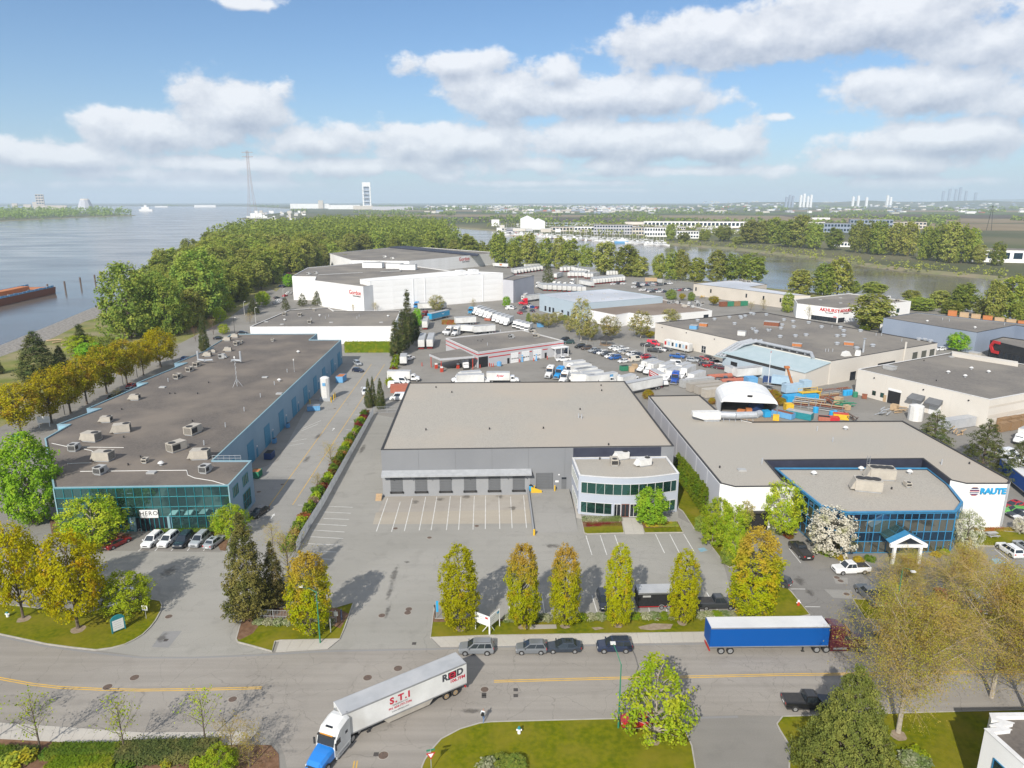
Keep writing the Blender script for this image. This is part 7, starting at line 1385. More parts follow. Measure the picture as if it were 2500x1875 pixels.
# office and cedar hedge
tree_at(BRIT,1,'maple_tree','round bright green tree before the curved office','K',1225,250,-25,265)
for k in range(13):
 f=k/12; p=w('G',1432+f*215,1195+f*300); SPIR[1].put('arborvitae','%s upright cedar from the back in the clipped row' % ORD[k],p,5.6+random.uniform(-.5,.4),2.3,group='upright cedars beside the curved office')
for k,(x,yb,yt,wd,lab) in enumerate(((1740,330,60,260,'lime green tree at the end of the cedar row'),(1850,470,100,260,'tall lime green tree before the white wall'),(1700,420,190,200,'leafy lime shrub at the lot corner'),(1870,560,300,200,'low lime shrub beside the tall orange tree'),(1930,300,60,170,'pale birch like tree against the white wall'))): tree_at(LIME if k<4 else BIRC,k,'maple_tree' if k != 4 else 'birch_tree',lab,'K',x,yb,yt,wd)
tree_at(GREN,0,'shrub','dark round shrub at the green strip','K',1610,305,190,100); tree_at(GREN,1,'shrub','dark shrub row at the lot edge','K',1820,560,430,120)
tree_at(LIME,1,'maple_tree','leafy yellow green tree left of the blue framed offices','L',335,325,0 - 85,320); tree_at(DOGW,0,'dogwood_tree','white flowering dogwood left of the portico','L',712,482,125,360); tree_at(DOGW,1,'dogwood_tree','white flowering dogwood right of the glass offices','L',1755,445,150,235); tree_at(DOGW,0,'dogwood_tree','white flowering dogwood at the right edge','L',2185,320,200,130)
# budding trees, right foreground
for k,(t,x,yb,yt,lab) in enumerate((('L',1275,930,470,'budding tree before the portico, left of the pair'),('L',1690,930,425,'budding tree before the portico, right of the pair'),('P',1240,915,-150,'large pale trunked budding tree at the street'),('P',1960,640,-330,'large budding tree at the right edge'),('P',1560,520,-90,'budding tree between the two large ones'),('P',2230,760,-60,'budding tree cut by the right edge'))): tree_at(BUDD,k,'budding_tree',lab,t,x,yb,yt)
tree_at(PINE,0,'pine_tree','massive olive green pine in the bottom right','P',830,1290,415,900); tree_at([Tree(9,4,lambda h: (1 - h) ** .6*.95*min(1,.5+3*h)+.1,.14,190,20,.27,'leaf_lime',57,'bark_pale',clr=.55,trunk=.14,limbs=40)],0,'maple_tree','lime green tree on the big front lawn','O',1255,965,345,700)
# saplings by the hedges
for k,(x,yb,yt,lab) in enumerate(((312,1045,585,'leafless sapling left of the clipped hedges'),(965,1080,625,'leafless sapling between the clipped hedges'),(1585,985,560,'leafless sapling above the dark hedge'),(-120,1020,560,'leafless sapling at the left edge'))): tree_at(SAPL,k,'sapling',lab,'M',x,yb,yt)
tree_at(BARE,0,'bare_shrub','large yellowish bare shrub at the street corner','M',1800,1110,800); tree_at(BARE,0,'bare_shrub','second yellowish bare shrub at the street corner','M',1930,1180,880); tree_at(LIME,0,'shrub','lime green shrub at the street corner','M',1700,1250,1040,300)
# pines at the right
for k,(x,yb,yt,wd) in enumerate(((1510,985,700,300),(1890,1130,770,350),(2160,1260,930,350))): tree_at(PINE[1:],0,'pine_tree',('left','middle','right')[k]+' dark pine of the three behind the pale roof','H',x,yb,yt,wd)
# conifers by the lane
for k,(x,yb,yt,wd) in enumerate(((950,680,455,80),(985,672,440,70),(1042,690,455,95))): tree_at(CONE[1:],0,'spruce_tree',('left','middle','right')[k]+' of the three small spruces behind the lane fence','F',x,yb,yt,wd)
for k,(x,yb,yt,wd) in enumerate(((1160,1490,1205,105),(1215,1440,1125,110),(1256,1395,968,100),(1300,1360,1140,120))): tree_at(SPIR[:1],0,'cypress_tree','%s tall dark cypress from the left beside the truck yard' % ORD[k],'B',x,yb,yt,wd,'tall cypresses beside the truck yard')
tree_at(BRIT,1,'maple_tree','lime bright small tree beside the cypresses','B',1325,1262,1115,75)
for k,(x,yb,yt,wd) in enumerate(((310,1130,1030,80),(440,1100,995,95),(555,1095,980,110),(650,1095,975,85),(60,1160,1055,110))): tree_at(PINE[1:],0,'pine_tree','%s dark pine before the distribution warehouse' % ORD[k],'B',x,yb,yt,wd)
tree_at(LIME,0,'maple_tree','yellow green tree by the distribution car park','B',135,1100,990,115); tree_at(BRIT,1,'maple_tree','green tree at the corner of the cold store','B',2012,1105,1022,65); tree_at(BIRC,0,'birch_tree','pale spring tree before the cold store wall','B',1475,1140,1010,130); tree_at(BARE,0,'bare_shrub','bare little tree before the cold store wall','B',1755,1120,1040); tree_at(BARE,0,'bare_shrub','bare little tree left on the cold store wall','B',1000,1140,1065); tree_at(BARE,0,'bare_shrub','bare tree behind the low white roof','B',830,1140,1080); tree_at(GREN,0,'maple_tree','green tree at the left wall of the far warehouse','B',770,790,700,100); tree_at(BRIT,0,'maple_tree','green tree beside the distribution dock','B',335,950,850,100)
tree_at(PINE[1:],0,'fir_tree','dark fir standing alone in the depot yard','C',437,940,775,125)
for k,(x,yb,yt,wd) in enumerate(((690,1365,1030,180),(912,1350,1165,180),(1150,1345,1130,190),(1375,1250,1112,150),(340,1235,1150,95),(430,1265,1150,130),(500,1235,1140,110),(760,1365,1190,140),(600,1300,1170,100))): tree_at(BIRC,k,'birch_tree','%s spring birch from the list before the brown roofed hall' % ORD[k] if 0 else ['tall birch','round birch','wide birch','half hidden birch','small birch','ochre birch','low birch','orange tinged birch','young birch'][k]+[' nearest the garage porch',' over the thatched shelter',' left of the fabrication hall corner',' behind the fabrication hall edge',' at the truck rows',' before the pale blue windows',' left of the round green bush',' beside the tall one',' in the middle of the yard verge'][k],'C',x,yb,yt,wd)
for k,(t,x,yb,yt,wd,lab) in enumerate((('C',560,1205,1165,70,'round green bush at the pale blue hall'),('C',1220,1345,1290,90,'green bush at the fabrication hall corner'),('C',1385,1045,970,90,'rusty green tree at the staff lot'),('C',1470,1055,1000,60,'small green tree at the staff lot'),('C',1540,1055,990,60,'small tree beside the beige warehouse corner'),('C',1715,1095,1020,95,'reddish tree before the beige warehouse'),('C',285,1225,1150,40,'small conical tree beside the box truck rows'))): tree_at(GREN if k % 2==0 else ORNG,k,'shrub' if k<2 else 'small_tree',lab,t,x,yb,yt,wd)
for k,(x,yb,yt) in enumerate(((2000,1135,1060),(2095,1135,1040))): tree_at(BARE,0,'bare_shrub',('left' if not k else 'right')+' budding shrub before the beige wall','C',x,yb,yt)
# near channel bank
lst=[('C',60,795,515,150),('C',170,800,600,110),('C',290,800,535,140),('C',420,805,570,140),('C',520,810,560,110),('C',610,815,575,160),('C',730,825,620,120),('C',870,855,595,190),('C',1040,865,622,190),('C',1140,872,715,150),('C',1290,892,690,110),('C',1390,898,668,130),('C',1460,902,658,120),('C',1580,908,722,140),('C',1730,915,668,150),('C',1850,915,690,160),('C',2000,915,690,220),
  ('D',480,1015,820,190),('D',660,1012,768,160),('D',770,1010,728,190),('D',895,1005,900,100),('D',1050,1005,910,180),('D',1340,1060,975,140),('D',1410,1130,1030,200),('D',1560,1110,978,160),('D',1740,1140,920,190),('D',1650,1160,1055,150),('D',1960,1205,890,150),('D',2085,1200,865,220),('D',1865,1185,1050,110),('D',2180,1230,1050,130),('D',385,1145,990,95)]
for k,q in enumerate(lst): tree_at(WOOD,k+(2 if k in (2,3,17,22) else 0),'poplar_tree','%s poplar from the left on the near bank of the side channel' % ORD[k],*q,group='poplars on the near channel bank')
tree_at(WOOD,2,'maple_tree','large yellow green tree before the red lettered showroom','D',1030,1275,1000,300); tree_at(BRIT,1,'maple_tree','bright small tree beside the black office','D',1715,1440,1300,190); tree_at(SPIR,1,'arborvitae','left upright cedar at the showroom','D',965,1280,1195,45); tree_at(SPIR,1,'arborvitae','right upright cedar at the showroom','D',1005,1285,1195,45)
for k,(x,yb,yt) in enumerate(((550,1200,1085),(700,1205,1130),(1215,1310,1225),(1385,1330,1250))): tree_at(BARE,0,'bare_shrub','%s leafless tree from the left before showroom and slate warehouse' % ORD[k],'D',x,yb,yt)
for k,q in enumerate((('c',140,1095,960,170),('c',2060,1160,960,250),('c',1120,1180,1085,110),('c',2190,1200,1080,150))):
 r_=tree_at(ORNG,k,'shrub',('round red leaved shrub at the pale roof corner','large red leaved shrub right of the white tent','small red shrub left of the white tent','orange red shrub behind the white tent')[k],*q); r_.children[1].data=RED_CROWN.crown
# far bank of the channel
fb=[('C',1380,592,460,80),('C',1480,602,530,100),('C',1640,595,500,90),('C',1790,598,470,140),('C',1900,622,560,100),('C',2000,605,440,140),('C',2120,612,440,160),('D',90,612,430,150),('D',190,614,440,120),('D',280,616,410,150),('D',370,642,430,150),('D',480,645,395,170),('D',590,655,440,130),('D',740,665,490,130),('D',910,685,430,120),('D',1000,692,440,110),('D',1085,702,440,140),('D',1200,705,450,160),('D',1310,712,450,140),('D',1440,742,480,120),('D',1535,752,460,130),('D',1630,762,450,160),('D',1725,765,470,140),('D',1795,765,490,110),('D',1860,775,620,110),('D',2000,785,600,110)]
for k,q in enumerate(fb): tree_at(WOOD,k*3+(k % 2),'poplar_tree',ORD[k]+' poplar from the left in the far bank grove',*q,group='grove on the far channel bank')
# riverside wood: individual trees between the river and the drive
def inside(p,poly):
 c=False; n=len(poly)
 for i in range(n):
  a,b=poly[i],poly[i - 1]
  if (a[1]>p[1]) != (b[1]>p[1]) and p[0]<(b[0] - a[0])*(p[1] - a[1])/(b[1] - a[1])+a[0]: c=not c
 return c
y0_=w('A',1150,1240).y; wood=[]; big=[(w('A',1000,1180),20,12),(w('A',900,1120),17,10)]
edge_pave=lambda p: inside(p,pavement)
rr_=random.Random(5); cand=[]
for _ in range(9000):
 y=y0_+(rr_.random() ** 1.35)*1550; x=rr_.uniform(-420,40)
 if not inside((x,y),island) or edge_pave((x,y)) or not inside((x - 7,y),island): continue
 if y>640 and not inside((x+8,y),island): continue
 if any((x - q[0]) ** 2+(y - q[1]) ** 2<(7.2+y*.0055) ** 2 for q in cand): continue
 if edge_pave((x+7,y)) or (y<420 and 1250+FOC*x/(y*math.cos(PITCH)+45*math.sin(PITCH))<335 - (y - 230)*-.35): continue
 if g2.c.y - 110<y<g2.c.y+130 and x>-175+(y - 590)*.1: 
  if inside((x,y),[(p.x+g2.c.x,p.y+g2.c.y) for p in g2.inset(-12)]): continue
 cand.append((x,y))
cand.sort(key=lambda q: q[1]); near,rest=cand[:215],cand[215:]
for k,(x,y) in enumerate(near):
 H=rr_.uniform(15,23) if y<500 else rr_.uniform(18,28); WOOD[(k*7) % 5].put('poplar_tree','leafy green tree in the wood along the main river',(x,y,-.1),H,H*rr_.uniform(.55,.78),group='wood along the main river')
for k,(t,x,yb,yt,wd) in enumerate((('A',1010,1280,705,430),('A',1300,1260,790,300),('A',1560,1120,600,420),('A',1200,1180,760,300))): tree_at(GREN,k,'poplar_tree',['huge round leafy tree at the river mud bank','leafy tree right of the huge round one','broad pale green tree high in the riverside wood','second broad crown of the riverside wood'][k],t,x,yb,yt,wd)
def mass(name,label,pts,hs,mat,leaf=2.4,per=26,seed=3,wide=.36):
 """a far-off wood that reads as one mass"""
 r=np.random.default_rng(seed); n=len(pts); C=[]; rad=[]
 for (x,y,z),h in zip(pts,hs):
  for k in range(3): C.append((x+r.normal()*h*.12,y+r.normal()*h*.12,z+h*(.22+.27*k))); rad.append(h*wide*(1.0,1.05,.7)[k])
 me=leaf_cloud(name,np.array(C),np.array(rad),per // 3,leaf,mat,np.array([0,0,-4000.]),seed,.8,outw=.4); o=bpy.data.objects.new(name,me); COL.objects.link(o); return tag(o,label,'wood',kind='stuff')
mass('far_wood','dense green wood towards the tip of the island',[(x,y,0) for x,y in rest],[rr_.uniform(24,36) for _ in rest],'leaf_green',3.0,170,wide=.34)
# ================================================================ fences, hedges, signs, lamps and yard things
def kit(name,label,cat,loc,rz,*parts,group=None):
 """a thing made of named boxes ('b', x0,x1,y0,y1,z0,z1) and tubes ('t', p, q, r0, r1)"""
 o=thing(name,label,cat,loc,rz,group)
 for nm,m,k,*a in parts:
  mb=MB()
  if k=='b': mb.box(*a,m)
  elif k=='t': mb.tube(a[0],a[1],a[2],a[3] if len(a)>3 else None,10,m)
  elif k=='p': mb.path([Vector(q) for q in a[0]],a[1],6,m)
  mb.build(nm,o)
 return o
def fence(s,h,label,slat=.16,m='galv',step=3.0,sw=.05):
 pts=wp(s); f=thing('fence',label,'fence',pts[0]); o=pts[0]
 for a,b in zip(pts[:-1],pts[1:]):
  L_=(b - a).length; n=max(1,round(L_/step)); d=(b - a)/L_
  for k in range(n+1): q=a+d*(L_*k/n) - o; MB().tube(q,q+Vector((0,0,h+.1)),.04,m=m).build('post',f)
  for k in range(n):
   p=a+d*(L_*k/n) - o; mb=MB(); LL=L_/n; t2=d.to_2d(); nn=Vector((t2.y,-t2.x))
   for q in range(int(LL/slat)): mb.frame_box(p,t2,nn,q*slat+.05,q*slat+.05+sw,.05,h,-.01,.01,m)
   for z in (.08,h*.5,h): mb.frame_box(p,t2,nn,0,LL,z - .02,z+.02,-.02,.02,m)
   mb.build('mesh_panel',f)
fence('F 985 735, 590 1450; J 430 385, 395 470',2.0,'pale slatted fence between lane and dock lot',.15,'galv',3.0,.08)
fence('F 990 722, 1190 715',1.9,'chain link fence behind the three small spruces',.3,'galv',3,.03); fence('J 80 1000, 350 1010, 690 1015',1.9,'chain link gate behind the small lawn',.22,'galv',3.4,.03)
fence('b 700 620, 1000 690, 1180 650, 1760 830, 1990 900',2.2,'chain link fence between the two mid yard car rows',.4,'galv',4,.03); fence('f 1390 300, 1850 330',2.2,'chain link fence at the staff lot by the channel',.5,'galv',5,.04); fence('a 20 1150, 130 840',1.9,'weathered fence beside the ivy at the truck yard',.14,'galv',3,.08)
BU={k: Tree(1.5,.95,E_round,.0,60,18,.26,m,200+i,clr=.34,trunk=.05,limbs=3,inner=.1) for i,(k,m) in enumerate((('red','leaf_red'),('lime','leaf_lime'),('green','leaf_hedge'),('pink','leaf_pink'),('rust','leaf_rust'),('yellow','leaf_yellow'),('white','leaf_whitish'),('ivy','leaf_arbor')))}
a_,b_=w('F',930,690),w('J',395,420); N_=34; pt=('red','green','red','lime','green','red','green','lime','pink','ivy','green','rust','lime','green','rust','ivy','green')
a_,b_=w('F',975,735),w('J',395,455)
for k in range(N_):
 p=a_.lerp(b_,k/(N_ - 1)); p.x -= 1.7+random.uniform(-.2,.3); c=pt[k % 17]; BU[c].put('shrub','%s shrub from the spruces along the slatted fence, %s leaved' % (ORD[k],c),p,random.uniform(1.3,2.2),random.uniform(1.9,2.8),group='shrubs along the slatted fence',cat='shrub')
tree_at(BARE,0,'bare_shrub','large tawny bare shrub at the middle of the slatted fence','F',660,1125,945); tree_at(BARE,0,'bare_shrub','lower tawny bare shrub near the slatted fence','F',560,1320,1180)
for k in range(8): p=w('a',130 - k*17,830+k*62); BU[('red','ivy','ivy','lime')[k % 4]].put('shrub','%s shrub from the back at the weathered fence' % ORD[k],p,2.2,3,group='shrubs at the weathered fence',cat='shrub')
def hedge(label,t,x,y,L_,W_,H_,rz,mat='leaf_hedge',leaf=.2,dens=70,name='hedge',cat='hedge',lump=.06):
 p=w(t,x,y); r=np.random.default_rng(int(x+y)); h=thing(name,label,cat,p,R(rz)); A=[(L_*H_,0),(L_*H_,1),(W_*H_,2),(W_*H_,3),(L_*W_,4)]; P=[]; N2=[]
 for ar,f in A:
  n=int(ar*dens); u,v=r.random(n) - .5,r.random(n); j=r.normal(size=n)*lump
  if f<2: s_=(-1,1)[f]; P.append(np.stack([u*L_,np.full(n,s_*W_/2)+j,v*H_],1)); N2.append(np.tile((0,s_,.3),(n,1)))
  elif f<4: s_=(-1,1)[f - 2]; P.append(np.stack([np.full(n,s_*L_/2)+j,u*W_,v*H_],1)); N2.append(np.tile((s_,0,.3),(n,1)))
  else: P.append(np.stack([u*L_,(v - .5)*W_,np.full(n,H_)+j],1)); N2.append(np.tile((0,0,1.),(n,1)))
 P=np.concatenate(P); N2=np.concatenate(N2)+r.normal(size=(len(P),3))*.4; N2 /= np.linalg.norm(N2,axis=1,keepdims=True); s_=leaf*r.uniform(.7,1.3,len(P)); o=bpy.data.objects.new('foliage',quads('foliage',P,N2,s_,s_*.7,mat,5)); COL.objects.link(o); o.parent=h
 MB().box(-L_/2+.08,L_/2 - .08,-W_/2+.08,W_/2 - .08,0,H_ - .08,mat).build('inner_growth',h)
hedge('long clipped hedge along the near sidewalk','M',690,1085,8.6,1.6,1.1,1); hedge('lower clipped hedge in front of the long one','M',640,1175,7.2,1.7,.8,1,'leaf_arbor'); hedge('dark yew hedge under the bare saplings','M',1300,1095,10.5,2.6,1.3,2,'leaf_conifer',lump=.2); hedge('clipped hedge at the bottom left edge','M',20,1110,2.6,1.8,1.0,-6); hedge('dark clipped hedge behind the yellow shrub','M',160,1090,3.6,1.2,.9,-3,'leaf_conifer'); hedge('short clipped hedge beside the first sapling','M',385,1100,1.7,1.2,.7,0)
for lab,x,y,H_,W_,c in (('yellow flowering shrub at the bottom left',100,1160,1.2,2.6,'yellow'),('second yellow flowering shrub beside it',205,1130,1.2,2.2,'yellow'),('small yellow shrub below the dark yew hedge',1290,1165,.9,1.2,'yellow'),('round green shrub beside the small yellow one',980,1170,.9,2.0,'green'),('pale grey shrub below the yew hedge',1130,1120,.8,1.8,'white'),('bright round shrub at the street corner',1525,1190,1.3,1.6,'lime')): BU[c].put('shrub',lab,w('M',x,y),H_,W_,cat='shrub')
hedge('tall clipped yellow green hedge before the low white warehouse','B',950,1452,19,2.4,4.2,1,'leaf_arbor',.4,14,lump=.25); hedge('red and olive clipped hedge in the truck yard','a',990,325,11,2.6,2.0,-4,'leaf_rust',.35,18,lump=.2)
hedge('white flowering low hedge at the office bed','K',850,225,7.4,1.2,.7,1,'leaf_whitish'); hedge('bright red flower band at the office bed','K',865,262,6.6,1.1,.35,1,'leaf_red',.16); hedge('yellow green flower band right of the office path','K',1310,262,6.2,1.6,.45,2,'leaf_yellow',.16); hedge('orange flower band under the office tree','K',1190,252,1.5,.8,.3,0,'leaf_rust',.16)
hedge('low rust coloured flower band by the sign wall','L',2000,300,9,1.0,.4,0,'leaf_rust',.2)
hedge('low evergreen hedge before the left half of the glass front','I',640,300,10,1.2,.6,2,'leaf_hedge'); hedge('low evergreen hedge before the right half of the glass front','I',1450,312,12,.8,.6,2,'leaf_hedge')
for k in range(26):
 f=k/25; p=w('K',140,992).lerp(w('K',1880,962),f); p.z=.1
 if k in (5,12): continue
 BU[('white','white','ivy')[k % 3]].put('shrub','%s low flowering plant from the left behind the lawn strip' % ORD[k],p,.55,1.9,group='flowering plants behind the lawn strip',cat='shrub')
for k in range(8): p=w('J',100,1018).lerp(w('J',640,1022),k/7); p.z=.1; BU['white'].put('shrub','%s low white flowering plant from the left at the gate' % ORD[k],p,.55,1.8,group='flowering plants at the gate',cat='shrub')
for k,(x,y,c) in enumerate(((265,320,'white'),(340,330,'white'),(395,355,'red'),(630,465,'lime'),(680,485,'lime'),(740,495,'yellow'),(810,530,'yellow'),(930,535,'yellow'),(1020,530,'green'),(1530,500,'yellow'),(1600,480,'lime'))): BU[c].put('shrub','%s shrub from the left at the foot of the blue framed offices' % ORD[k],w('L',x,y),.8,1.7,group='shrubs at the blue framed offices',cat='shrub')
for k,(x,y) in enumerate(((1330,1150),(1400,1170),(1380,1120))): BU[('white','white','lime')[k]].put('shrub',('left white','right white','lime')[k]+' flowering shrub at the bottom under the pine',w('P',x,y),1.1,2.6,cat='shrub')
for k,(x,y) in enumerate(((60,1185),(180,1190),(-20,1215))): (GREN[0] if k != 2 else BU['white']).put('shrub',('dark','second dark','pale')[k]+' shrub at the bottom of the front lawn',w('O',x,y),1.3,2.6,cat='shrub')
# lamps
def lamp(label,t,x,yb,h,ax,ay,m='green_paint',heads=1):
 l=thing('street_lamp',label,'street lamp',w(t,x,yb)); MB().tube((0,0,0),(0,0,h),.11,.06,8,m).build('pole',l)
 for s_ in (1,-1)[:heads]: MB().path([Vector((0,0,h - .1)),Vector((ax*.5*s_,ay*.5*s_,h+.35)),Vector((ax*s_,ay*s_,h+.45))],.05,6,m).build('arm',l); MB().box(ax*s_ - .3,ax*s_+.3,ay*s_ - .22,ay*s_+.22,h+.38,h+.55,'hvac_white').build('lamp_head',l)
lamp('green street lamp leaning over the street from the front lawn','O',978,880,8.6,-.5,3.2); lamp('green street lamp on the small lawn between the driveways','J',575,1172,8.0,-2.2,.6); lamp('green street lamp under the budding trees','L',1215,985,8.4,.3,-2)
for k,(t,x,y,yt) in enumerate((('A',1887,1102,1005),('A',1975,1167,1050),('A',1992,1035,960),('B',292,1045,970),('A',1812,1245,1130),('E',1060,445,330),('E',950,500,395),('E',500,735,560))): lamp('%s pale lamp along the riverside drive' % ORD[k],t,x,y,rise(t,x,y,yt),.9,-.3,'hvac_white' if k<4 else 'edge_dark')
for k,(t,x,y,yt) in enumerate((('e',712,165,30),('e',825,165,90),('e',1525,225,80),('e',1632,270,120),('e',2172,310,250),('f',1388,360,190),('e',335,130,5),('e',1450,490,270),('b',1785,800,640),('D',1310,1300,1235))): lamp('%s tall yard lamp from the back of the depot' % ORD[k],t,x,y,rise(t,x,y,yt),1.0,0,'hvac_white',2 if k in (3,5) else 1)
# signs
p,q=w('I',870,1102),w('I',968,1062); d=(q - p).normalized(); sg=thing('park_sign','arched teal and white park directory sign on the lawn','sign',p,math.atan2(d.y,d.x)); sw=(q - p).length; mb=MB()
arc=[(0,0),(sw,0)]+[(sw/2+math.cos(a)*sw/2,2.15+math.sin(a)*.55) for a in [math.pi*k/10 for k in range(11)]]
mb.add([(x,-.08,z+.3 if i<2 else z) for i,(x,z) in enumerate(arc)]+[(x,.08,z+.3 if i<2 else z) for i,(x,z) in enumerate(arc)],[tuple(range(13)),tuple(range(25,12,-1))]+[(i,13+i,13+(i+1) % 13,(i+1) % 13) for i in range(13)],'teal_frame'); mb.build('frame',sg); MB().box(.12,sw - .12,-.1,-.085,.4,2.0,'white').build('panel',sg)
for x in (0,sw): MB().box(x - .07,x+.07,-.09,.09,0,2.2,'teal_frame').build('post',sg)
for k in range(4): on_wall(text_mesh('—————',.22,'print_dark',.004),'lettering',sg,(0,0),(1,0),sw*(.5 if k % 2 else .42),1.75 - k*.33,.11)
kit('speed_sign','small white fifteen speed sign by the driveway','sign',w('I',1130,985),0,('post','galv','t',(0,0,0),(0,0,2.3),.04),('plate','white','b',-.4,.4,-.08,-.05,1.5,2.3)); on_wall(text_mesh('15',.62,'black',.004,.02),'lettering',bpy.context.scene.objects['speed_sign'],(0,-.08),(1,0),0,1.9,.01)
V=[w('J',1768,925,2.9),w('J',1880,968,2.9),w('J',1960,902,2.9)]; ls=thing('site_sign','white angled site sign on timber legs before the lot','sign',(V[1].x,V[1].y,0))
for k in range(2):
 a,b=V[k] - Vector((V[1].x,V[1].y,0)),V[k+1] - Vector((V[1].x,V[1].y,0)); t2=(b - a).to_2d(); L_=t2.length; t2 /= L_; n2=Vector((t2.y,-t2.x)); MB().frame_box(a,t2,n2,.03,L_ - .03,1.35,2.9,-.05,.03,'white').build('board',ls); MB().frame_box(a,t2,n2,L_*.72,L_*.9,2.4,2.7,.032,.045,('red','blue_sign')[k]).build('logo_patch',ls)
 for r in range(3): MB().frame_box(a,t2,n2,L_*.1,L_*(.6 - .1*r),2.45 - r*.3,2.52 - r*.3,.032,.04,'hvac_grey').build('print_line',ls)
 for f in (.03,.97): q=a.to_2d()+t2*L_*f; MB().path([Vector((q.x,q.y,2.8)),Vector((q.x,q.y,0))],.07,5,'white').build('leg',ls); q2=q - n2*1.3; MB().path([Vector((q.x,q.y,1.9)),Vector((q2.x,q2.y,.05))],.06,5,'white').build('brace',ls)
ys=thing('yield_sign','red and white yield sign under a green street name plate','sign',w('N',1432,1215),R(15)); MB().tube((0,0,0),(0,0,2.9),.04,m='galv').build('post',ys)
for nm,s_,m_,dd in (('plate',.5,'red',.06),('plate_centre',.3,'white',.075)): MB().add([(-s_,-dd,2.2+s_*.58),(s_,-dd,2.2+s_*.58),(0,-dd,2.2 - s_*1.1),(-s_,-dd+.02,2.2+s_*.58),(s_,-dd+.02,2.2+s_*.58),(0,-dd+.02,2.2 - s_*1.1)],[(2,1,0),(3,4,5),(0,1,4,3),(1,2,5,4),(2,0,3,5)],m_).build(nm,ys)
MB().box(-.45,.45,-.02,.02,2.7,2.9,'green_paint').build('name_plate',ys)
kit('lease_board','white board on posts beside the riverside drive','sign',w('E',345,830),R(10),('board','white','b',-1.5,1.5,-.06,.06,1.2,3),('post','white','t',(-1.3,0,0),(-1.3,0,3.1),.08),('post','white','t',(1.3,0,0),(1.3,0,3.1),.08))
kit('gate_notice','white notice on the gate fence post','sign',w('J',700,1015),0,('post','galv','t',(0,0,0),(0,0,2.1),.05),('plate','white','b',-.3,.3,-.07,-.05,1.2,1.9)); kit('banner','narrow striped banner at the driveway mouth','banner',w('J',742,1010),0,('pole','galv','t',(0,0,0),(0,0,2.2),.03),('cloth','navy','b',-.12,.12,-.02,.02,.4,2.1)); kit('banner','blue feather banner at the lot corner','banner',w('J',1470,985),0,('pole','galv','t',(0,0,0),(0,0,3),.03),('cloth','blue_sign','b',0,.35,-.02,.02,1.2,3)); kit('marker_post','short white post at the driveway mouth','post',w('J',657,1090),0,('post','white','t',(0,0,0),(0,0,2.2),.06))
for k,(t,x,y,lab,m_) in enumerate((('I',62,970,'white hydrant with blue cap on the left lawn','white'),('O',213,922,'white hydrant with blue cap on the big front lawn','white'),('L',470,882,'orange and white marker post on the lawn corner','signal_red'))): kit('fire_hydrant' if k<2 else 'marker_post',lab,'hydrant' if k<2 else 'post',w(t,x,y),0,('barrel',m_,'t',(0,0,0),(0,0,.75),.2),('cap','teal_frame' if k<2 else 'white','t',(0,0,.75),(0,0,1.0),.22,.1),('outlet','white','t',(-.32,0,.55),(.32,0,.55),.1))
kit('picnic_table','grey picnic table on the lawn by the sign wall','table',w('L',1960,345),R(5),('table_top','hvac_grey','b',-1,1,-.4,.4,.7,.78),('bench','hvac_grey','b',-1,1,-.95,-.65,.4,.46),('bench','hvac_grey','b',-1,1,.65,.95,.4,.46),('leg','hvac_grey','b',-.7,-.6,-.8,.8,0,.45),('leg','hvac_grey','b',.6,.7,-.8,.8,0,.45),('support','hvac_grey','b',-.65,.65,-.05,.05,.3,.7))
# lane things
def skip(label,t,x,y,L_,W_,H_,rz,m,fill='wood',name='dumpster',lid=False):
 o=kit(name,label,'dumpster',w(t,x,y),R(rz),('floor',m,'b',-L_/2,L_/2,-W_/2,W_/2,.1,.2),('side',m,'b',-L_/2,L_/2,-W_/2,-W_/2+.08,.2,H_),('side',m,'b',-L_/2,L_/2,W_/2 - .08,W_/2,.2,H_),('end',m,'b',-L_/2,-L_/2+.08,-W_/2+.08,W_/2 - .08,.2,H_),('end',m,'b',L_/2 - .08,L_/2,-W_/2+.08,W_/2 - .08,.2,H_),('load' if not lid else 'lid',fill,'b',-L_/2+.1,L_/2 - .1,-W_/2+.1,W_/2 - .1,H_ - .35,H_ - .05 if not lid else H_+.06))
 for k in range(5): MB().box(-L_/2+L_*(k+.5)/5 - .05,-L_/2+L_*(k+.5)/5+.05,-W_/2 - .06,-W_/2,.2,H_,m).build('rib',o)
skip('tall blue open dumpster with orange load in the lane','F',738,478,4.2,2.4,2.2,85,'container_blue','orange'); skip('low blue dumpster beside the white silo','F',525,700,3.6,2.2,1.5,15,'container_blue','steel',lid=True); skip('dark blue dumpster in the wall shadow','F',185,1070,2.4,1.8,1.6,88,'navy','black',lid=True); skip('green dumpster at the front corner of the lane','F',85,1215,2.2,1.8,1.6,88,'green_paint','orange'); skip('green bin behind the leftmost bright tree','E',140,935,2.4,1.6,1.7,20,'green_paint','black',lid=True); skip('small blue bin at the third dock','F',325,835,1,.8,1.3,85,'container_blue','black',lid=True); skip('small blue bin at the second dock','F',222,955,1,.8,1.3,85,'container_blue','black',lid=True)
sp=w('F',620,620); kit('silo','white vertical gas tank on a frame beside the lane','tank',sp,0,('tank','hvac_white','t',(0,0,.9),(0,0,7),1.4),('dome','hvac_white','t',(0,0,7),(0,0,7.4),1.4,.7),('base_frame','galv','b',-1.6,1.6,-1.6,1.6,0,.9),('emblem','container_blue','b',-.45,.45,-1.5,-1.4,4.8,5.7),('pipework','steel','p',((-1.8,-1,.5),(-6,-1,.5),(-6,-1,2)),.12))
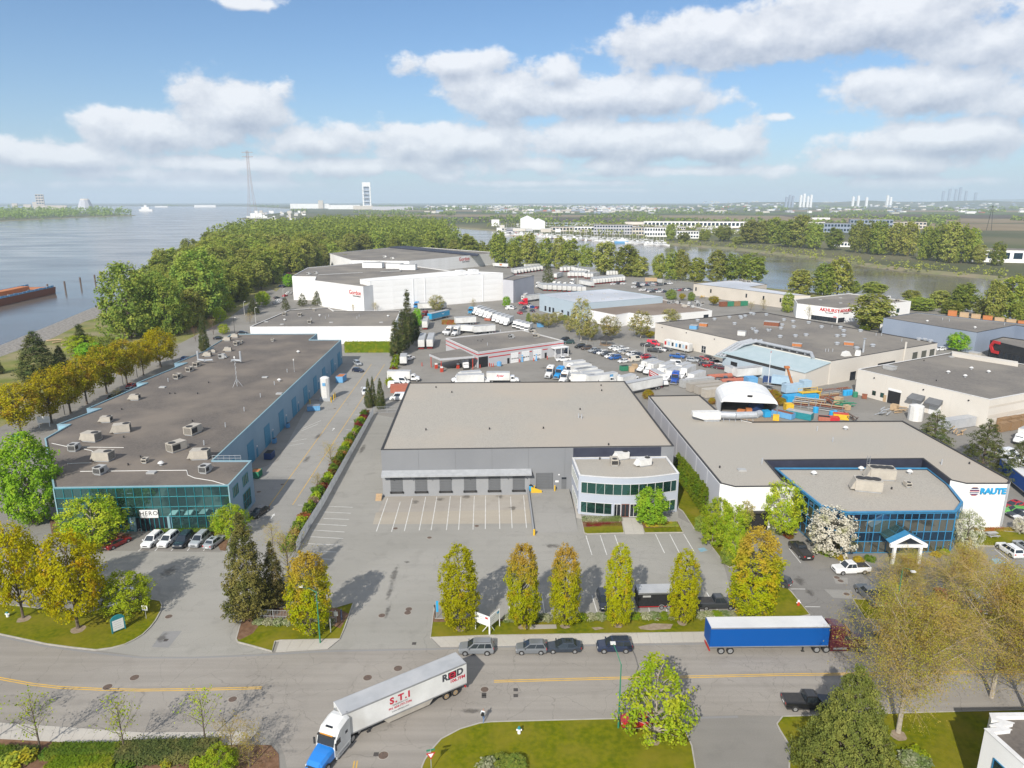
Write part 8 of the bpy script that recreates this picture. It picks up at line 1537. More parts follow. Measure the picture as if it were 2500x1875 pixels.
for k,(x,y) in enumerate(((497,660),(583,610),(660,640),(680,620),(690,605))): kit('bollard','%s yellow bollard round the white gas tank' % ORD[k],'bollard',w('F',x,y),0,('post','yellow','t',(0,0,0),(0,0,1.7),.14),('cap','yellow','t',(0,0,1.7),(0,0,1.8),.14,.04),group='bollards round the gas tank')
# person crossing with backpack
def person():
 p=w('N',1832,828); o=thing('person','person in pale top and blue jeans with a backpack, walking across the street','person',p,R(72))
 J=dict(pel=(0,0,.95),che=(.04,0,1.28),nec=(.06,0,1.48),hea=(.09,0,1.62),top=(.10,0,1.74),hl=(0,.1,.9),kl=(.20,.11,.5),al=(.34,.11,.08),fl=(.50,.12,.03),hr=(0,-.1,.9),kr=(-.02,-.11,.48),ar=(-.36,-.11,.14),fr=(-.24,-.12,.03),sl=(.04,.2,1.42),el=(-.10,.25,1.16),wl=(.04,.26,.93),ml=(.1,.26,.84),sr=(.04,-.2,1.42),er=(.12,-.25,1.16),wr=(.28,-.24,.98),mr=(.36,-.24,.92))
 E_=(('pel','che'),('che','nec'),('nec','hea'),('hea','top'),('pel','hl'),('hl','kl'),('kl','al'),('al','fl'),('pel','hr'),('hr','kr'),('kr','ar'),('ar','fr'),('che','sl'),('sl','el'),('el','wl'),('wl','ml'),('che','sr'),('sr','er'),('er','wr'),('wr','mr'))
 rad=dict(pel=.15,che=.17,nec=.06,hea=.105,top=.07,hl=.10,kl=.07,al=.05,fl=.045,hr=.10,kr=.07,ar=.05,fr=.045,sl=.075,el=.05,wl=.035,ml=.04,sr=.075,er=.05,wr=.035,mr=.04); ks=list(J)
 me=bpy.data.meshes.new('body'); me.from_pydata([J[k] for k in ks],[(ks.index(a),ks.index(b)) for a,b in E_],[]); b=bpy.data.objects.new('body',me); COL.objects.link(b); md=b.modifiers.new('skin','SKIN'); sv=me.skin_vertices[0].data
 for i,k in enumerate(ks): sv[i].radius=(rad[k],rad[k]); sv[i].use_root=k=='pel'
 b.modifiers.new('sub','SUBSURF').levels=1; b.modifiers['sub'].render_levels=1
 dg=bpy.context.evaluated_depsgraph_get(); m2=bpy.data.meshes.new_from_object(b.evaluated_get(dg)); bpy.data.objects.remove(b); pm('skin',(.45,.27,.19),rough=.6); pm('jeans',(.10,.17,.30),(.13,.2,.34),sc=8); pm('shirt',(.62,.66,.70),(.55,.6,.64),sc=5); m2.materials.clear()
 for q in ('shirt','jeans','skin','black'): m2.materials.append(MAT[q])
 for f in m2.polygons: c=f.center; f.material_index=1 if c.z<.98 and abs(c.y)<.21 else (2 if c.z>1.47 or (abs(c.y)>.2 and c.z<1.0) else 0); f.material_index=3 if c.z<.09 else f.material_index
 part('body',m2,o); pk=MB(); pk.loft([[(x,y,z) for y,z in ((-.15,1.0),(.15,1.0),(.16,1.2),(.12,1.42),(-.12,1.42),(-.16,1.2))] for x in (-.12,-.30)],'black'); pk.build('backpack',o); MB().loft([[(.09+dx,y*s_,1.70+dz) for y,dx,dz in ((-.1,0,0),(0,.09,.01),(.1,0,0),(0,-.12,-.04))] for s_,dz in ((1,0),(.9,.06),(.3,.1))][:3],'black').build('hair',o)
person()
# ---------------------------------------------------------------- fabrication yard
p0,p1=w('c',1250,1345),w('c',2125,1385); d=(p1 - p0); tw2=d.length; tn=thing('tent_shelter','white arched fabric shelter open to the yard','shelter',p0,math.atan2(d.y,d.x)); TD=13
arcp=[(0,0),(0,3.6)]+[(tw2/2 - math.cos(math.pi*k/12)*tw2/2,3.6+math.sin(math.pi*k/12)*3.4) for k in range(1,12)]+[(tw2,3.6),(tw2,0)]
for nm,r0,m_ in (('fabric',0,'tarp_white'),):
 mb=MB(); mb.loft([[(x,y,z) for x,z in arcp] for y in (0,4.3,8.6,TD)],m_,cap=False,close=False); mb.build(nm,tn)
mb=MB(); top=[q for q in arcp[1:-1]]; mb.add([(x,-.02,z) for x,z in top]+[(tw2 - .8,-.02,4.0),(.8,-.02,4.0)],[tuple(range(len(top)+2))],'tarp_white'); mb.build('front_valance',tn); MB().add([(x,TD - .1,z) for x,z in arcp],[tuple(range(len(arcp)))],'tarp_grey').build('back_wall',tn); MB().box(tw2/2 - .7,tw2/2+.7,-.06,-.03,5.6,6.2,'black').build('vent',tn)
for x in (0,tw2): MB().tube((x,-.05,0),(x,-.05,3.8),.12,m='steel').build('post',tn)
lay('planting_bed','c 1290 1345, 2100 1385, 2200 1440, 1700 1455, 1290 1400',.02,'mulch_pale')
def crate(label,t,x,y,L_,W_,H_,rz,m,name='crate',cat='crate',z=0.0,ribs=0):
 p=w(t,x,y); p.z=z; o=kit(name,label,cat,p,R(rz),('body',m,'b',-L_/2,L_/2,-W_/2,W_/2,.12,H_),('base','wood' if name != 'shipping_container' else 'chassis','b',-L_/2+.1,L_/2 - .1,-W_/2+.1,W_/2 - .1,0,.12),('top',m,'b',-L_/2 - .04,L_/2+.04,-W_/2 - .04,W_/2+.04,H_,H_+.06))
 for k in range(ribs):
  for s_ in (-1,1): MB().box(-L_/2+L_*(k+.5)/ribs - .06,-L_/2+L_*(k+.5)/ribs+.06,s_*W_/2 - .03,s_*W_/2+.03,.15,H_,m).build('rib',o)
cont=lambda lab,t,x,y,L_,rz,m,z=0,H_=2.6,W_=2.44,rb=8: crate(lab,t,x,y,L_,W_,H_,rz,m,'shipping_container','container',z,rb)
cont('blue grey container at the left of the long row','c',890,900,12,20,'hvac_grey'); cont('long dusty container second in the row','c',1000,960,12,20,'concrete_old'); cont('long dusty container third in the row','c',1130,1000,12,20,'concrete_old'); cont('long dusty container nearest the tent','c',1240,1050,12,20,'hvac_tan')
cont('upright blue cabin beside the yellow stair','c',1715,905,3.4,12,'container_blue',0,3.2,3,4); cont('pale blue container under the orange boom','d',520,670,6.1,15,'container_pale',1.2); cont('pale blue container behind it','d',360,515,6.1,-28,'container_pale',.6); cont('pale blue cabin right of the orange boom','d',720,600,3,15,'container_pale',1.2,2.4)
cont('bright blue hull section below the pale containers','d',650,745,11,14,'blue_sign',0,1.9,3,6); cont('dark blue machine skid behind the cabin','c',2010,850,4,-28,'navy',0,2); cont('tan container at the edge of the staff lot','f',1195,295,9,-8,'wood_pale'); cont('grey container at the staff lot fence','f',1330,315,4,-8,'hvac_grey'); cont('corrugated pale container behind the dark pines','H',1690,830,11,20,'trailer_roof',0,2.6,2.6,12); cont('grey bin against the cream wall','H',1560,725,2.6,-62,'hvac_grey',0,2.2)
skip('long teal skip with a flat grey cover','d',640,1010,7,2.6,1.9,-40,'teal_frame','hvac_grey',lid=True); skip('blue skip with rubble near the tent','d',390,1000,6,2.4,1.7,-48,'container_blue','rust'); skip('red and yellow skip at the roof edge','d',1275,1030,4,2.2,1.6,-20,'yellow','signal_red',lid=True); skip('red skip left of the yellow one','d',1130,1055,4,2,1.2,-10,'red','signal_red'); skip('maroon skip at the roof edge','d',1020,1055,3,2,1.3,-20,'brick_red','black'); skip('green dumpster beside the wooden crates','b',1480,1040,3,2,1.8,20,'green_paint','black'); skip('blue bin left behind the garage','b',185,370,3,2,2,20,'container_blue','black',lid=True)
for k,(x,y,m_) in enumerate(((890,930,'blue_sign'),(1345,665,'blue_sign'),(1385,660,'blue_sign'),(1420,655,'blue_sign'),(1500,690,'green_paint'),(1140,990,'blue_sign'),(1180,985,'blue_sign'))): kit('drum','%s round drum from the left in the fabrication yard' % ORD[k],'drum',w('d',x,y),0,('barrel',m_,'t',(0,0,0),(0,0,1.5),.75),('lid',m_,'t',(0,0,1.5),(0,0,1.65),.78,.6),group='drums in the fabrication yard')
for k,(x,y,L_) in enumerate(((1240,795,9),(1430,865,8),(1550,925,5))): a=R(14); kit('steel_pipe','%s big red steel pipe beside the flatbed' % ORD[k],'pipe',w('c',x,y),a,('tube','brick_red','t',(-L_/2,0,1.1),(L_/2,0,1.1),.85),('cradle','wood','b',-L_/3,-L_/3+.4,-.8,.8,0,.35),('cradle','wood','b',L_/3,L_/3+.4,-.8,.8,0,.35),group='red steel pipes')
for k,(x,y,L_,a,n) in enumerate(((800,800,8,-25,7),(980,690,12,18,8),(1180,660,11,18,8),(1050,900,9,-32,7),(720,850,6,-25,6))):
 o=thing('steel_rack','%s rack of steel sections in the fabrication yard' % ORD[k],'rack',w('d',x,y),R(a),'steel racks')
 for q in range(4): xx=-L_/2+L_*q/3; MB().box(xx - .1,xx+.1,-1.2,1.2,0,.2,'steel').build('foot',o); MB().box(xx - .08,xx+.08,-1.2,-1.04,.2,2.3,'steel').build('upright',o); MB().box(xx - .08,xx+.08,1.04,1.2,.2,2.3,'steel').build('upright',o)
 for q in range(n): MB().box(-L_/2 - .4,L_/2+.4,-.95+.24*q,-.83+.24*q,.25+.5*(q % 4),.5+.5*(q % 4),('steel','rust','wood_pale','hvac_grey')[(q+k) % 4]).build('steel_section',o)
for k,(t,x,y,L_,m_,lab) in enumerate((('d',1350,840,8,'green_paint','heap of green pipes on the yard floor'),('d',1930,960,6,'galv','heap of silver offcuts before the cream wall'),('d',1450,1040,6,'iron','heap of dark scrap at the roof edge'),('d',1100,780,6,'rust','heap of rusty sections beside the racks'),('c',1280,600,5,'steel','heap of silver scaffolding by the lean-to'),('d',2150,920,5,'wood_pale','heap of pallets before the door hoods'),('H',1700,880,5,'wood_pale','heap of pale timber behind the pines'),('C',1630,1035,9,'yellow','heap of yellow pipes at the beige warehouse'),('d',150,560,5,'steel','heap of frames left of the red shrub'))):
 o=thing('scrap_heap',lab,'heap',w(t,x,y),R(k*37)); r2=random.Random(k)
 for q in range(9): a=Vector((r2.uniform(-L_/2,0),r2.uniform(-1.5,1.5),.2+.16*q)); MB().tube(a,a+Vector((r2.uniform(2,L_*.6),r2.uniform(-1,1),r2.uniform(-.1,.2))),r2.uniform(.1,.2),m=m_).build('piece',o)
for k,(t,x,y,s_,m_,lab) in enumerate((('b',1590,1060,1.9,'wood_pale','left tall timber crate beside the green dumpster'),('b',1640,1010,1.7,'wood_pale','right timber crate beside the green dumpster'),('d',1240,790,2,'wood_pale','timber crate in the middle of the yard'),('c',1570,1370,2,'orange','orange crate frame before the tent'),('c',1690,1330,1.6,'orange','orange machine part inside the tent'),('c',1960,1375,1.9,'blue_sign','cyan machine housing inside the tent'),('c',1800,1300,3,'navy','dark machine at the back of the tent'),('c',1480,1385,1.3,'white','white panel lying before the tent'),('c',2110,1430,1.6,'yellow','yellow frame at the tent corner'),('d',470,900,2.2,'yellow','yellow cab beside the tent'),('d',1370,890,1.5,'wood_pale','small pale crate near the green pipes'),('H',1210,700,1.8,'wood_pale','tan crates at the first door hood'),('H',980,610,1.4,'rust','rusty box at the cream wall'))): crate(lab,t,x,y,s_,s_,s_*.95,k*20,m_)
bo=thing('boom_lift','salmon coloured boom of a lift in the fabrication yard','lift',w('d',600,690),0); a,b=w('d',530,490,3.5) - w('d',600,690),w('d',450,235,9.2) - w('d',600,690); a.z,b.z=3.5,9.4; MB().tube(a,b,.45,.3,m='orange').build('boom',bo); MB().box(b.x - .7,b.x+.7,b.y - .6,b.y+.6,9.0,9.6,'orange').build('boom_head',bo); MB().box(a.x - 1,a.x+1,a.y - 1,a.y+1,0,3.4,'navy').build('turret',bo)
st=thing('stair_platform','yellow railed platform over the blue hull section','platform',w('d',790,720),R(14)); MB().box(-3.4,3.4,-1,1,2.2,2.35,'yellow').build('deck',st)
for s_ in (-1,1): MB().path([Vector((-3.4,s_,2.3)),Vector((-3.4,s_,3.3)),Vector((3.4,s_,3.3)),Vector((3.4,s_,2.3))],.07,5,'yellow').build('railing',st); MB().box(3.1*s_ - .1,3.1*s_+.1,-.9,.9,0,2.2,'yellow').build('leg',st)
kit('water_tank','round white tank beside the dark pines','tank',w('H',1370,775),0,('tank','hvac_white','t',(0,0,0),(0,0,4.2),1.9),('lid','hvac_white','t',(0,0,4.2),(0,0,4.6),1.9,.5)); kit('flag_pole','tall white pole in front of the pale blue shed','pole',w('c',1990,890),0,('pole','white','t',(0,0,0),(0,0,11),.12,.06),('finial','signal_red','t',(0,0,11),(0,0,11.6),.1)); kit('garden_pavilion','thatched hexagonal pavilion in the mid yard','pavilion',w('b',1195,640),0,('roof','edge_dark','t',(0,0,2.3),(0,0,4.2),3.4,.3),('floor','wood','t',(0,0,0),(0,0,.2),2.8),('post','wood','t',(2.2,0,0),(2.2,0,2.4),.1),('post','wood','t',(-2.2,0,0),(-2.2,0,2.4),.1),('post','wood','t',(0,-2.2,0),(0,-2.2,2.4),.1)); kit('gatehouse','beige gatehouse with dark window at the cold store','hut',w('e',520,700),R(-12),('wall','wall_beige','b',-6,6,-2.5,2.5,0,3.6),('roof','edge_white','b',-6.3,6.3,-2.8,2.8,3.6,3.8),('window','glass_dark','b',-3.8,-1.6,-2.56,-2.5,.6,2.8))
for k in range(14): crate('%s timber stack from the left beyond the slate warehouse' % ORD[k],'D',1655+(k % 7)*90,1180+(k % 7)*14 - (k // 7)*12,4,3,3.2 - (k // 7),-30,'wood_pale' if k % 3 else 'orange','timber_stack','timber')
for k in range(6): crate('%s lumber stack from the left at the right edge of the cream hall' % ORD[k],'H',2050+(k % 3)*75,860 - (k % 3)*12 - (k // 3)*35,4,1.4,2.4,25,'wood','timber_stack','timber')
for k,(x,m_) in enumerate(((1790,'rust'),(1840,'green_paint'),(1890,'wood'),(1940,'green_paint'))): cont(('rusty','dark green','brown','green')[k]+' container before the beige warehouse','C',x,1100 - k*2,5,20,m_)
# ================================================================ across the water: barge, marina, plants, town
def far_b(label,t,x0,x1,yb,yt,wall,roof='roof_gravel_mid',nw=0,nr=1,depth=30,name='building',cat='building',gl='glass_navy',zb=0.0,gable=False,detail=None):
 p=w(t,(x0+x1)/2,yb); s=px_m(p)*TILE[t][2]; W_=(x1 - x0)/s; H=max(2.5,rise(t,(x0+x1)/2,yb,yt)); o=thing(name,label,cat,(p.x,p.y,zb),-math.atan2(p.x,p.y)*.6)
 MB().box(-W_/2,W_/2,0,depth,-1,H,wall).build('wall',o)
 if gable: MB().add([(-W_/2,0,H),(W_/2,0,H),(0,0,H+W_*.22),(-W_/2,depth,H),(W_/2,depth,H),(0,depth,H+W_*.22)],[(0,1,2),(5,4,3),(0,2,5,3),(2,1,4,5)],roof).build('roof',o)
 else: MB().box(-W_/2 - .2,W_/2+.2,-.2,depth+.2,H,H+.5,roof).build('roof',o)
 for r in range(nr if nw else 0):
  for c in range(nw): cw=W_/nw; MB().box(-W_/2+c*cw+cw*.15,-W_/2+(c+1)*cw - cw*.15,-.12,-.01,H*(r+.3)/nr,H*(r+.8)/nr,gl).build('window',o)
 return o
# barge moored on piles
a,b=w('A',437,932,WL),w('A',-260,1095,WL); d=(b - a).normalized(); bg_=thing('barge','rusty blue and orange barge moored at the left edge','barge',a,math.atan2(d.y,d.x)); BL=(b - a).length; Wd=-17
MB().loft([[(1.5,0,-.5),(0,0,4.2),(0,Wd,4.2),(1.5,Wd,-.5)],[(BL,0,-.5),(BL,0,4.2),(BL,Wd,4.2),(BL,Wd,-.5)]],'rust').build('hull',bg_); MB().box(3,BL,Wd+1,-1,4.2,4.4,'orange').build('deck',bg_); MB().box(20,BL,Wd+5,-6,4.4,7,'orange').build('cargo',bg_)
for k in range(14): MB().box(2+k*4.6,6.2+k*4.6,-.5,-.2,4.2,5.5 - .12*(k % 3),'container_blue').build('side_panel',bg_); MB().box(2+k*4.6,6.2+k*4.6,Wd+.2,Wd+.5,4.2,6.4,'container_blue').build('side_panel',bg_)
for k,(x,y,yt) in enumerate(((505,907,840),(625,877,810),(736,852,790),(853,825,762),(75,1008,940),(232,972,900),(376,938,862))): kit('mooring_pile','%s timber mooring pile %s' % (ORD[k % 4] if k<4 else ORD[k - 4],'right of the barge' if k<4 else 'with pale bands along the barge'),'pile',w('A',x,y,WL),0,('pile','iron','t',(0,0,-2),(0,0,rise('A',x,y,yt)),.55),('band','hvac_tan' if k>3 else 'iron','t',(0,0,3.4),(0,0,5),.6),group='mooring piles')
for k in range(5): kit('driftwood_log','%s pale driftwood log on the river bank' % ORD[k],'log',w('E',420+k*45,165+k*12),R(20+35*k),('log','wood_pale','t',(-3,0,.3),(3,0,.5),.3,.2),('stub','wood_pale','t',(1,0,.4),(1.6,.6,1),.12,.06))
# river crossing pylon
p=w('X',622,579); H=rise('X',622,579,368); pyl=thing('lattice_tower','tall red and white lattice tower rising behind the riverside wood','tower',p); wd=lambda z: 11*(1 - z/H) ** 2.4+1.5; pm('tower_red',(.40,.33,.33),(.36,.3,.3),sc=.1)
cr4=lambda z: [Vector((sx*wd(z),sy*wd(z),z)) for sx,sy in ((-1,-1),(1,-1),(1,1),(-1,1))]
zs=[H*(1 - (1 - k/12) ** 1.25) for k in range(13)]
for q in range(4): MB().path([cr4(z)[q] for z in zs],.2,4,'tower_red').build('leg',pyl)
mb=MB()
for k in range(12):
 c0,c1=cr4(zs[k]),cr4(zs[k+1])
 for q in range(4): r=(q+1) % 4; mb.tube(c0[q],c1[r],.07,n=4,m='tower_red'); mb.tube(c0[r],c1[q],.07,n=4,m='tower_red'); mb.tube(c1[q],c1[r],.07,n=4,m='tower_red')
mb.build('bracing',pyl,kind='stuff')
for z in (H*.93,H*.98): MB().box(-9,9,-.6,.6,z,z+.8,'tower_red').build('crossarm',pyl)
def pylon(label,t,x,yb,yt):
 h=rise(t,x,yb,yt); o=thing('power_pylon',label,'pylon',w(t,x,yb)); ww=lambda z: h*.09*(1 - z/h)+h*.012
 for sx in (-1,1): MB().path([Vector((sx*ww(z),0,z)) for z in (0,h*.5,h)],.45,4,'edge_dark').build('leg',o)
 for z in (.72,.84,.95): MB().box(-h*.13,h*.13,-.3,.3,h*z,h*z+.6,'edge_dark').build('crossarm',o)
pylon('steel pylon in the dark field at the right','D',1940,515,320); pylon('steel pylon behind the channel offices','C',1090,440,375); pylon('thin mast above the boat sheds','C',505,470,375)
# cement works on the far point, left
for q in (('grey preheater tower of the cement works',292,345,292,172),('flat cement hall left of the dome',305,505,300,258),('small cement block at the left',100,135,292,242),('pale silo group of the cement works',190,240,292,250),('low cement block behind the trees',260,300,292,232)): o=far_b(q[0],'A',*q[1:],'wall_beige','wall_beige',3 if 'tower' in q[0] else 0,6,18,'cement_works','factory')
p=w('A',645,292); s=px_m(p)*3.16; kit('storage_dome','grey truncated storage dome on the far point','dome',p,0,('shell','wall_lilac','t',(0,30,0),(0,30,rise('A',645,292,215)),62/s,34/s),('cap','wall_beige','t',(0,30,rise('A',645,292,215)),(0,30,rise('A',645,292,205)),34/s,26/s))
# the big tower and works beyond the wood
x0,x1,yb,yt=905,970,352,142; p=w('B',938,yb); s=px_m(p)*3.16; W_=62/s; H=rise('B',938,yb,yt); tw_=thing('preheater_tower','tall white framed cement tower beyond the wood','tower',p,R(10))
MB().box(-W_/2,W_/2,0,W_,H*.84,H,'wall_white').build('head',tw_); MB().box(-W_*.3,W_*.3,W_*.2,W_*.8,0,H*.84,'wall_slate').build('shaft',tw_); MB().box(-W_*.9,W_*.7,-W_*.2,W_,0,H*.14,'wall_beige').build('base',tw_)
for sx in (-1,1):
 for y in (0,W_*.9): MB().box(sx*W_*.44 - W_*.07,sx*W_*.44+W_*.07,y,y+W_*.12,0,H*.84,'wall_white').build('column',tw_)
for k in range(1,6): MB().box(-W_/2,W_/2,-W_*.02,W_,H*.14*k,H*.14*k+H*.014,'wall_white').build('floor',tw_)
r4=random.Random(9); WC=('wall_white','wall_beige','wall_lilac','wall_cream','wall_slate')
far_b('round cement silo left of the tall tower','B',562,598,345,282,'wall_beige','wall_beige'); far_b('long pale shed roof beyond the wood','B',350,640,345,308,'wall_white','edge_white',depth=60); far_b('long pale shed right of the silo','B',640,880,350,318,'wall_white','edge_white',depth=60); far_b('low works building at the tower foot','B',830,900,352,325,'wall_beige'); far_b('long grey works hall right of the tower','B',975,1290,356,330,'wall_lilac','edge_white',depth=40); far_b('white tank farm on the far shore','A',1505,1660,272,255,'wall_white','edge_white'); far_b('small white sheds on the far shore','A',1200,1290,272,262,'wall_white')
for k in range(34):
 x=r4.uniform(100,490); yb=r4.uniform(375,432); far_b('%s small waterfront building of the far works, left of the wood' % ORD[k],'B',x,x+r4.uniform(10,34),yb,yb - r4.uniform(9,20),WC[k % 4],'edge_white' if k % 2 else 'roof_gravel_mid',depth=14)
# channel town
far_b('left white arched boat shed at the marina','C',222,330,500,425,'tarp_white','tarp_white',depth=40,gable=True); far_b('right white arched boat shed at the marina','C',312,412,508,445,'tarp_white','tarp_white',depth=40,gable=True)
for lab,x0,x1,yb,yt,wl,nw,nr in (('modern office with blue glass corner on the channel',790,1085,545,472,'wall_lilac',14,3),('grey office block right of the blue glass corner',1085,1180,550,492,'wall_beige',4,2),('white terrace of offices on the channel',1180,1420,562,492,'wall_white',12,2),('white house with dark windows at the right end of the terrace',1430,1615,575,520,'wall_white',9,2),('long white hall with brown pillars behind the terrace',1180,1960,492,445,'wall_white',26,1),('pale hall behind the office',1030,1240,470,448,'wall_cream',0,1),('red roofed shed by the boats',470,680,520,488,'wall_beige',8,1),('pale blue shed behind the boats',420,760,480,455,'wall_paleblue',10,1),('low white boat hall',640,790,525,485,'wall_white',6,1),('white shed at the marina entrance',0,60,480,430,'wall_white',0,1)): far_b(lab,'C',x0,x1,yb,yt,wl,'roof_gravel_mid',nw,nr,26)
for lab,x0,x1,yb,yt,wl,nw in (('white warehouse behind the far grove at the right edge',1760,2260,760,665,'wall_white',6),('dark blue terrace behind the far grove',650,880,530,460,'wall_slate',10),('grey terrace right of the dark blue one',880,1180,500,430,'wall_slate',12),('brown terrace at the dark field',1180,1440,500,450,'wall_beige',10),('white houses left of the dark blue terrace',550,670,490,450,'wall_white',5),('white barn row behind the grove',580,710,430,415,'wall_white',0),('white parked buses behind the grove',730,865,640,605,'wall_white',6)): far_b(lab,'D',x0,x1,yb,yt,wl,'roof_gravel_mid',nw,2 if nw>6 else 1,24)
for k in range(52):
 x=40+(k*37.7) % 1900; yb=r4.uniform(478,530)+max(0,x - 400)*.018; far_b('%s pale industrial roof in the channel town' % ORD[k],'C',x,x+r4.uniform(35,120),yb,yb - r4.uniform(12,26),WC[k % 4],('edge_white','roof_membrane','roof_gravel_mid')[k % 3],(0,4,6)[k % 3],1,18)
# boats
def boat(L_,mast,cab='white'):
 hull=MB().loft([[(-L_/2,-L_*.13,1.1),(-L_/2,-L_*.1,-.3),(-L_/2,L_*.1,-.3),(-L_/2,L_*.13,1.1)],[(L_*.1,-L_*.15,1.2),(L_*.1,-L_*.1,-.3),(L_*.1,L_*.1,-.3),(L_*.1,L_*.15,1.2)],[(L_/2,-.05,1.6),(L_*.46,-.05,-.2),(L_*.46,.05,-.2),(L_/2,.05,1.6)]],'paint'); p=[('hull',hull,None),('cabin',MB().box(-L_*.25,L_*.12,-L_*.09,L_*.09,1.1,2.6,cab),None),('window_band',MB().box(-L_*.24,L_*.125,-L_*.092,L_*.092,1.8,2.2,'car_glass'),None)]
 if mast: p.append(('mast',MB().tube((0,0,1),(0,0,mast),.16,.08,5,'hvac_white'),None)); p.append(('boom',MB().tube((0,0,3),(-L_*.4,0,3),.12,n=5,m='hvac_white'),None))
 return Proto(p)
BT=[boat(12,15),boat(13,0),boat(10,12),boat(16,0)]
for k in range(96):
 f=k/95; x=70+f*1270+r4.uniform(-8,8); y=534+86*f+(-6,5,14)[k % 3]+r4.uniform(-3,3); c=(WH,WH,WH,NVY,(.5,.1,.08))[k % 5 if k % 3==0 else 0]; BT[k % 4].spawn('motor_boat' if k % 4 % 2 else 'sailing_boat','%s boat from the left in the channel marina, %s %s' % (ORD[k],NAMES.get(c,'red'),'with cabin' if k % 4 % 2 else 'with mast'),'boat',w('C',x,y,WL),r4.uniform(0,6.3),c,'marina boats, %s %s' % (NAMES.get(c,'red'),'cabin' if k % 4 % 2 else 'sail'),False,(1.5,1.5,1.5))
def ship(label,t,x0,x1,y,yt,c):
 p=w(t,(x0+x1)/2,y,WL); s=px_m(p)*TILE[t][2]; L_=(x1 - x0)/s; H=max(6,rise(t,(x0+x1)/2,y,yt)); o=thing('ship',label,'ship',p,0)
 MB().loft([[(-L_/2,-L_*.08,H*.3),(-L_*.46,-L_*.06,-.5),(-L_*.46,L_*.06,-.5),(-L_/2,L_*.08,H*.3)],[(L_/2,-L_*.05,H*.3),(L_*.48,-L_*.04,-.5),(L_*.48,L_*.04,-.5),(L_/2,L_*.05,H*.3)]],c).build('hull',o); MB().box(-L_*.3,L_*.25,-L_*.05,L_*.05,H*.3,H*.6,'white').build('deckhouse',o); MB().box(-L_*.1,L_*.08,-L_*.04,L_*.04,H*.6,H*.85,'white').build('bridge',o); MB().tube((0,0,H*.85),(0,0,H*1.2),L_*.012,m='hvac_grey').build('mast',o)
ship('white river dredger out on the wide river','A',1075,1180,303,245,'white'); ship('white ship docked at the works beneath the lattice tower','A',1905,2065,362,285,'white'); ship('blue and white research boat at the marina end','C',945,1070,612,560,'container_blue')
for k,(t,s_) in enumerate((('C','C 70 548, 560 580, 560 582, 70 550'),('C','C 560 580, 1350 622, 1350 624, 560 582'))): MB().prism([p[:2] for p in wp(s_,WL)],WL - .2,WL+.5,'wood').build('dock',label=('left' if not k else 'right')+' long timber dock of the marina',cat='dock')
# distant skyline
k_=0
for x,yb,yt,n in ((490,292,248,1),(516,292,238,1),(545,292,255,1),(570,292,246,1),(380,290,258,1),(405,290,244,1),(430,290,250,1),(1160,292,250,1),(1185,292,262,1),(935,295,255,1),(1585,246,210,2),(1632,246,194,2),(1680,246,196,2),(1713,246,182,2),(1760,246,208,2),(1835,246,220,2),(895,270,236,1),(1000,268,240,1)):
 p=Vector((0,0,0)); dd=7500 if n==1 else 12500; q=w('D',x,300,0); q=Vector((q.x/q.y*dd,dd,0)); s=px_m(q)*3.16; k_ += 1; H=(yb - yt)/s+60; Wb=15/s; o=thing('tower_block','%s tower block in the hazy skyline on the right' % (ORD[k_ - 1]),'tower block',q,0,'hazy skyline towers'); m_='wall_white' if n==1 and k_ not in (5,6,7) else 'wall_slate'
 MB().box(-Wb/2,Wb/2,0,Wb,0,H+(yb<260)*90,m_).build('shaft',o); MB().box(-Wb*.3,Wb*.3,Wb*.2,Wb*.8,H+(yb<260)*90,H*1.04+(yb<260)*90,m_).build('crown',o)
town=MB()
for k in range(700):
 dd=3600+7000*r4.random(); a=r4.uniform(-.12,.66)*(1 if k % 3 else .3) ; x,y=dd*math.tan(a),dd
 if y<1800+x*.1: continue
 hh=r4.uniform(5,11); ww=r4.uniform(10,45); zz=max(0,(dd - 6000)*.012) if a>.25 else 0
 town.box(x - ww/2,x+ww/2,y,y+r4.uniform(12,30),zz - 2,zz+hh,WC[k % 5] if r4.random()<.95 else 'brick_red')
town.build('distant_town',kind='stuff',label='scatter of far low buildings across the delta',cat='town')
def rows(n,d0,d1,a0,a1,h0,h1,seed,ln=9):
 r=random.Random(seed); P=[]; Hs=[]
 for _ in range(n):
  d=d0+(d1 - d0)*r.random(); a=r.uniform(a0,a1); x,y=d*math.tan(a),d; L_=r.uniform(60,420); t=R(r.choice((-12,-12,78,5))); m=int(L_/ln)
  for k in range(m): P.append((x+math.cos(t)*(k - m/2)*ln+r.uniform(-4,4),y+math.sin(t)*(k - m/2)*ln+r.uniform(-6,6),0)); Hs.append(r.uniform(h0,h1))
 return P,Hs
land_ok=lambda P,Hs: zip(*[(p,h) for p,h in zip(P,Hs) if inside((p[0],p[1]),far_poly) and inside((p[0],p[1] - 25),far_poly)])
for nm,lab,q,m_,lf in (('far_woods','hedgerows and tree belts on the delta fields',(34,1800,4200,-.25,.66,8,17,1),'leaf_green',6),('far_woods','thin distant tree belts near the horizon',(80,4200,11000,-.62,.66,10,20,2,22),'leaf_green',13),('far_woods','trees among the channel town',(16,1150,1750,.02,.5,7,12,3),'leaf_wood_olive',3)):
 P,Hs=land_ok(*rows(*q)); mass(nm,lab,P,Hs,m_,lf,24 if lf>3 else 36,8,.5)
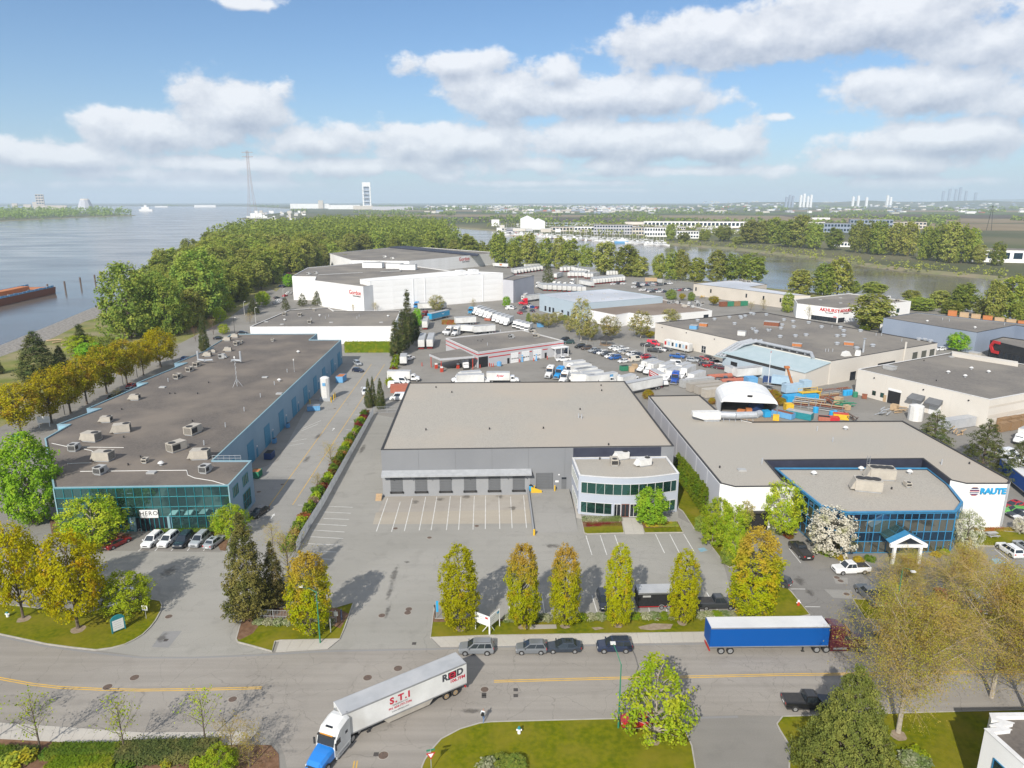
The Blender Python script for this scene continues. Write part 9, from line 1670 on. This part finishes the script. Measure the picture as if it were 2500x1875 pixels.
rb=[(p.x+r4.uniform(-26,26),p.y+r4.uniform(0,34) ** 1,0) for a,b in zip(fl[:6],fl[1:7]) for p in [a.lerp(b,f/40) for f in range(40)]]; mass('bank_scrub','low scrub along the far channel bank',rb,[r4.uniform(1.5,7) for _ in rb],'leaf_wood_olive',1.6,18,4,.6)
lp=[(x,y,0) for x,y in ((r4.uniform(-3400,-900),r4.uniform(2500,3800)) for _ in range(2600)) if inside((x,y),[(p.x,p.y) for p in ll]+[(-9000,2000),(-9000,4500),(-3600,4400),(-2250,4000)]) and inside((x,y - 40),[(p.x,p.y) for p in ll]+[(-9000,2000),(-9000,4500),(-3600,4400),(-2250,4000)])][:900]; mass('point_wood','wood on the far point across the river',lp,[r4.uniform(20,38) for _ in lp],'leaf_green',7,24,6,.5)
# low rise and mountain at the right horizon
def hill(name,label,pts,m):
 mb=MB(); n=len(pts); mb.add([(x,y - 900,-1) for x,y,z in pts]+[(x,y,z) for x,y,z in pts]+[(x,y+2500,-1) for x,y,z in pts],[(i,i+1,n+i+1,n+i) for i in range(n - 1)]+[(n+i,n+i+1,2*n+i+1,2*n+i) for i in range(n - 1)],m); mb.build(name,kind='structure',label=label)
hill('hills','low built up rise under the skyline',[(1500+k*520,9500+300*math.sin(k),62*math.sin(min(1,k/6)*1.5)+12*math.sin(k*2.3)) for k in range(16)],'far_land'); hill('mountain','faint blue mountain at the right horizon',[(11000+k*600,19500,max(0,30*k*(1 if k<7 else (15 - k)/8)+30*math.sin(k*2.4))) for k in range(12)],'far_land')
# ================================================================ haze over the delta
def haze():
 m=bpy.data.materials.new('haze'); m.use_nodes=True; nt=m.node_tree; nt.nodes.clear()
 v=nt.nodes.new('ShaderNodeVolumePrincipled'); v.inputs['Color'].default_value=(.72,.86,1,1); v.inputs['Density'].default_value=8e-5; v.inputs['Anisotropy'].default_value=.0
 o=nt.nodes.new('ShaderNodeOutputMaterial'); nt.links.new(v.outputs[0],o.inputs['Volume']); MAT['haze']=m
 ob=MB().box(-27500,27500,-2500,31500,WL - 3,345,'haze').build('haze',kind='stuff',label='thin bluish haze over river and delta')
haze()
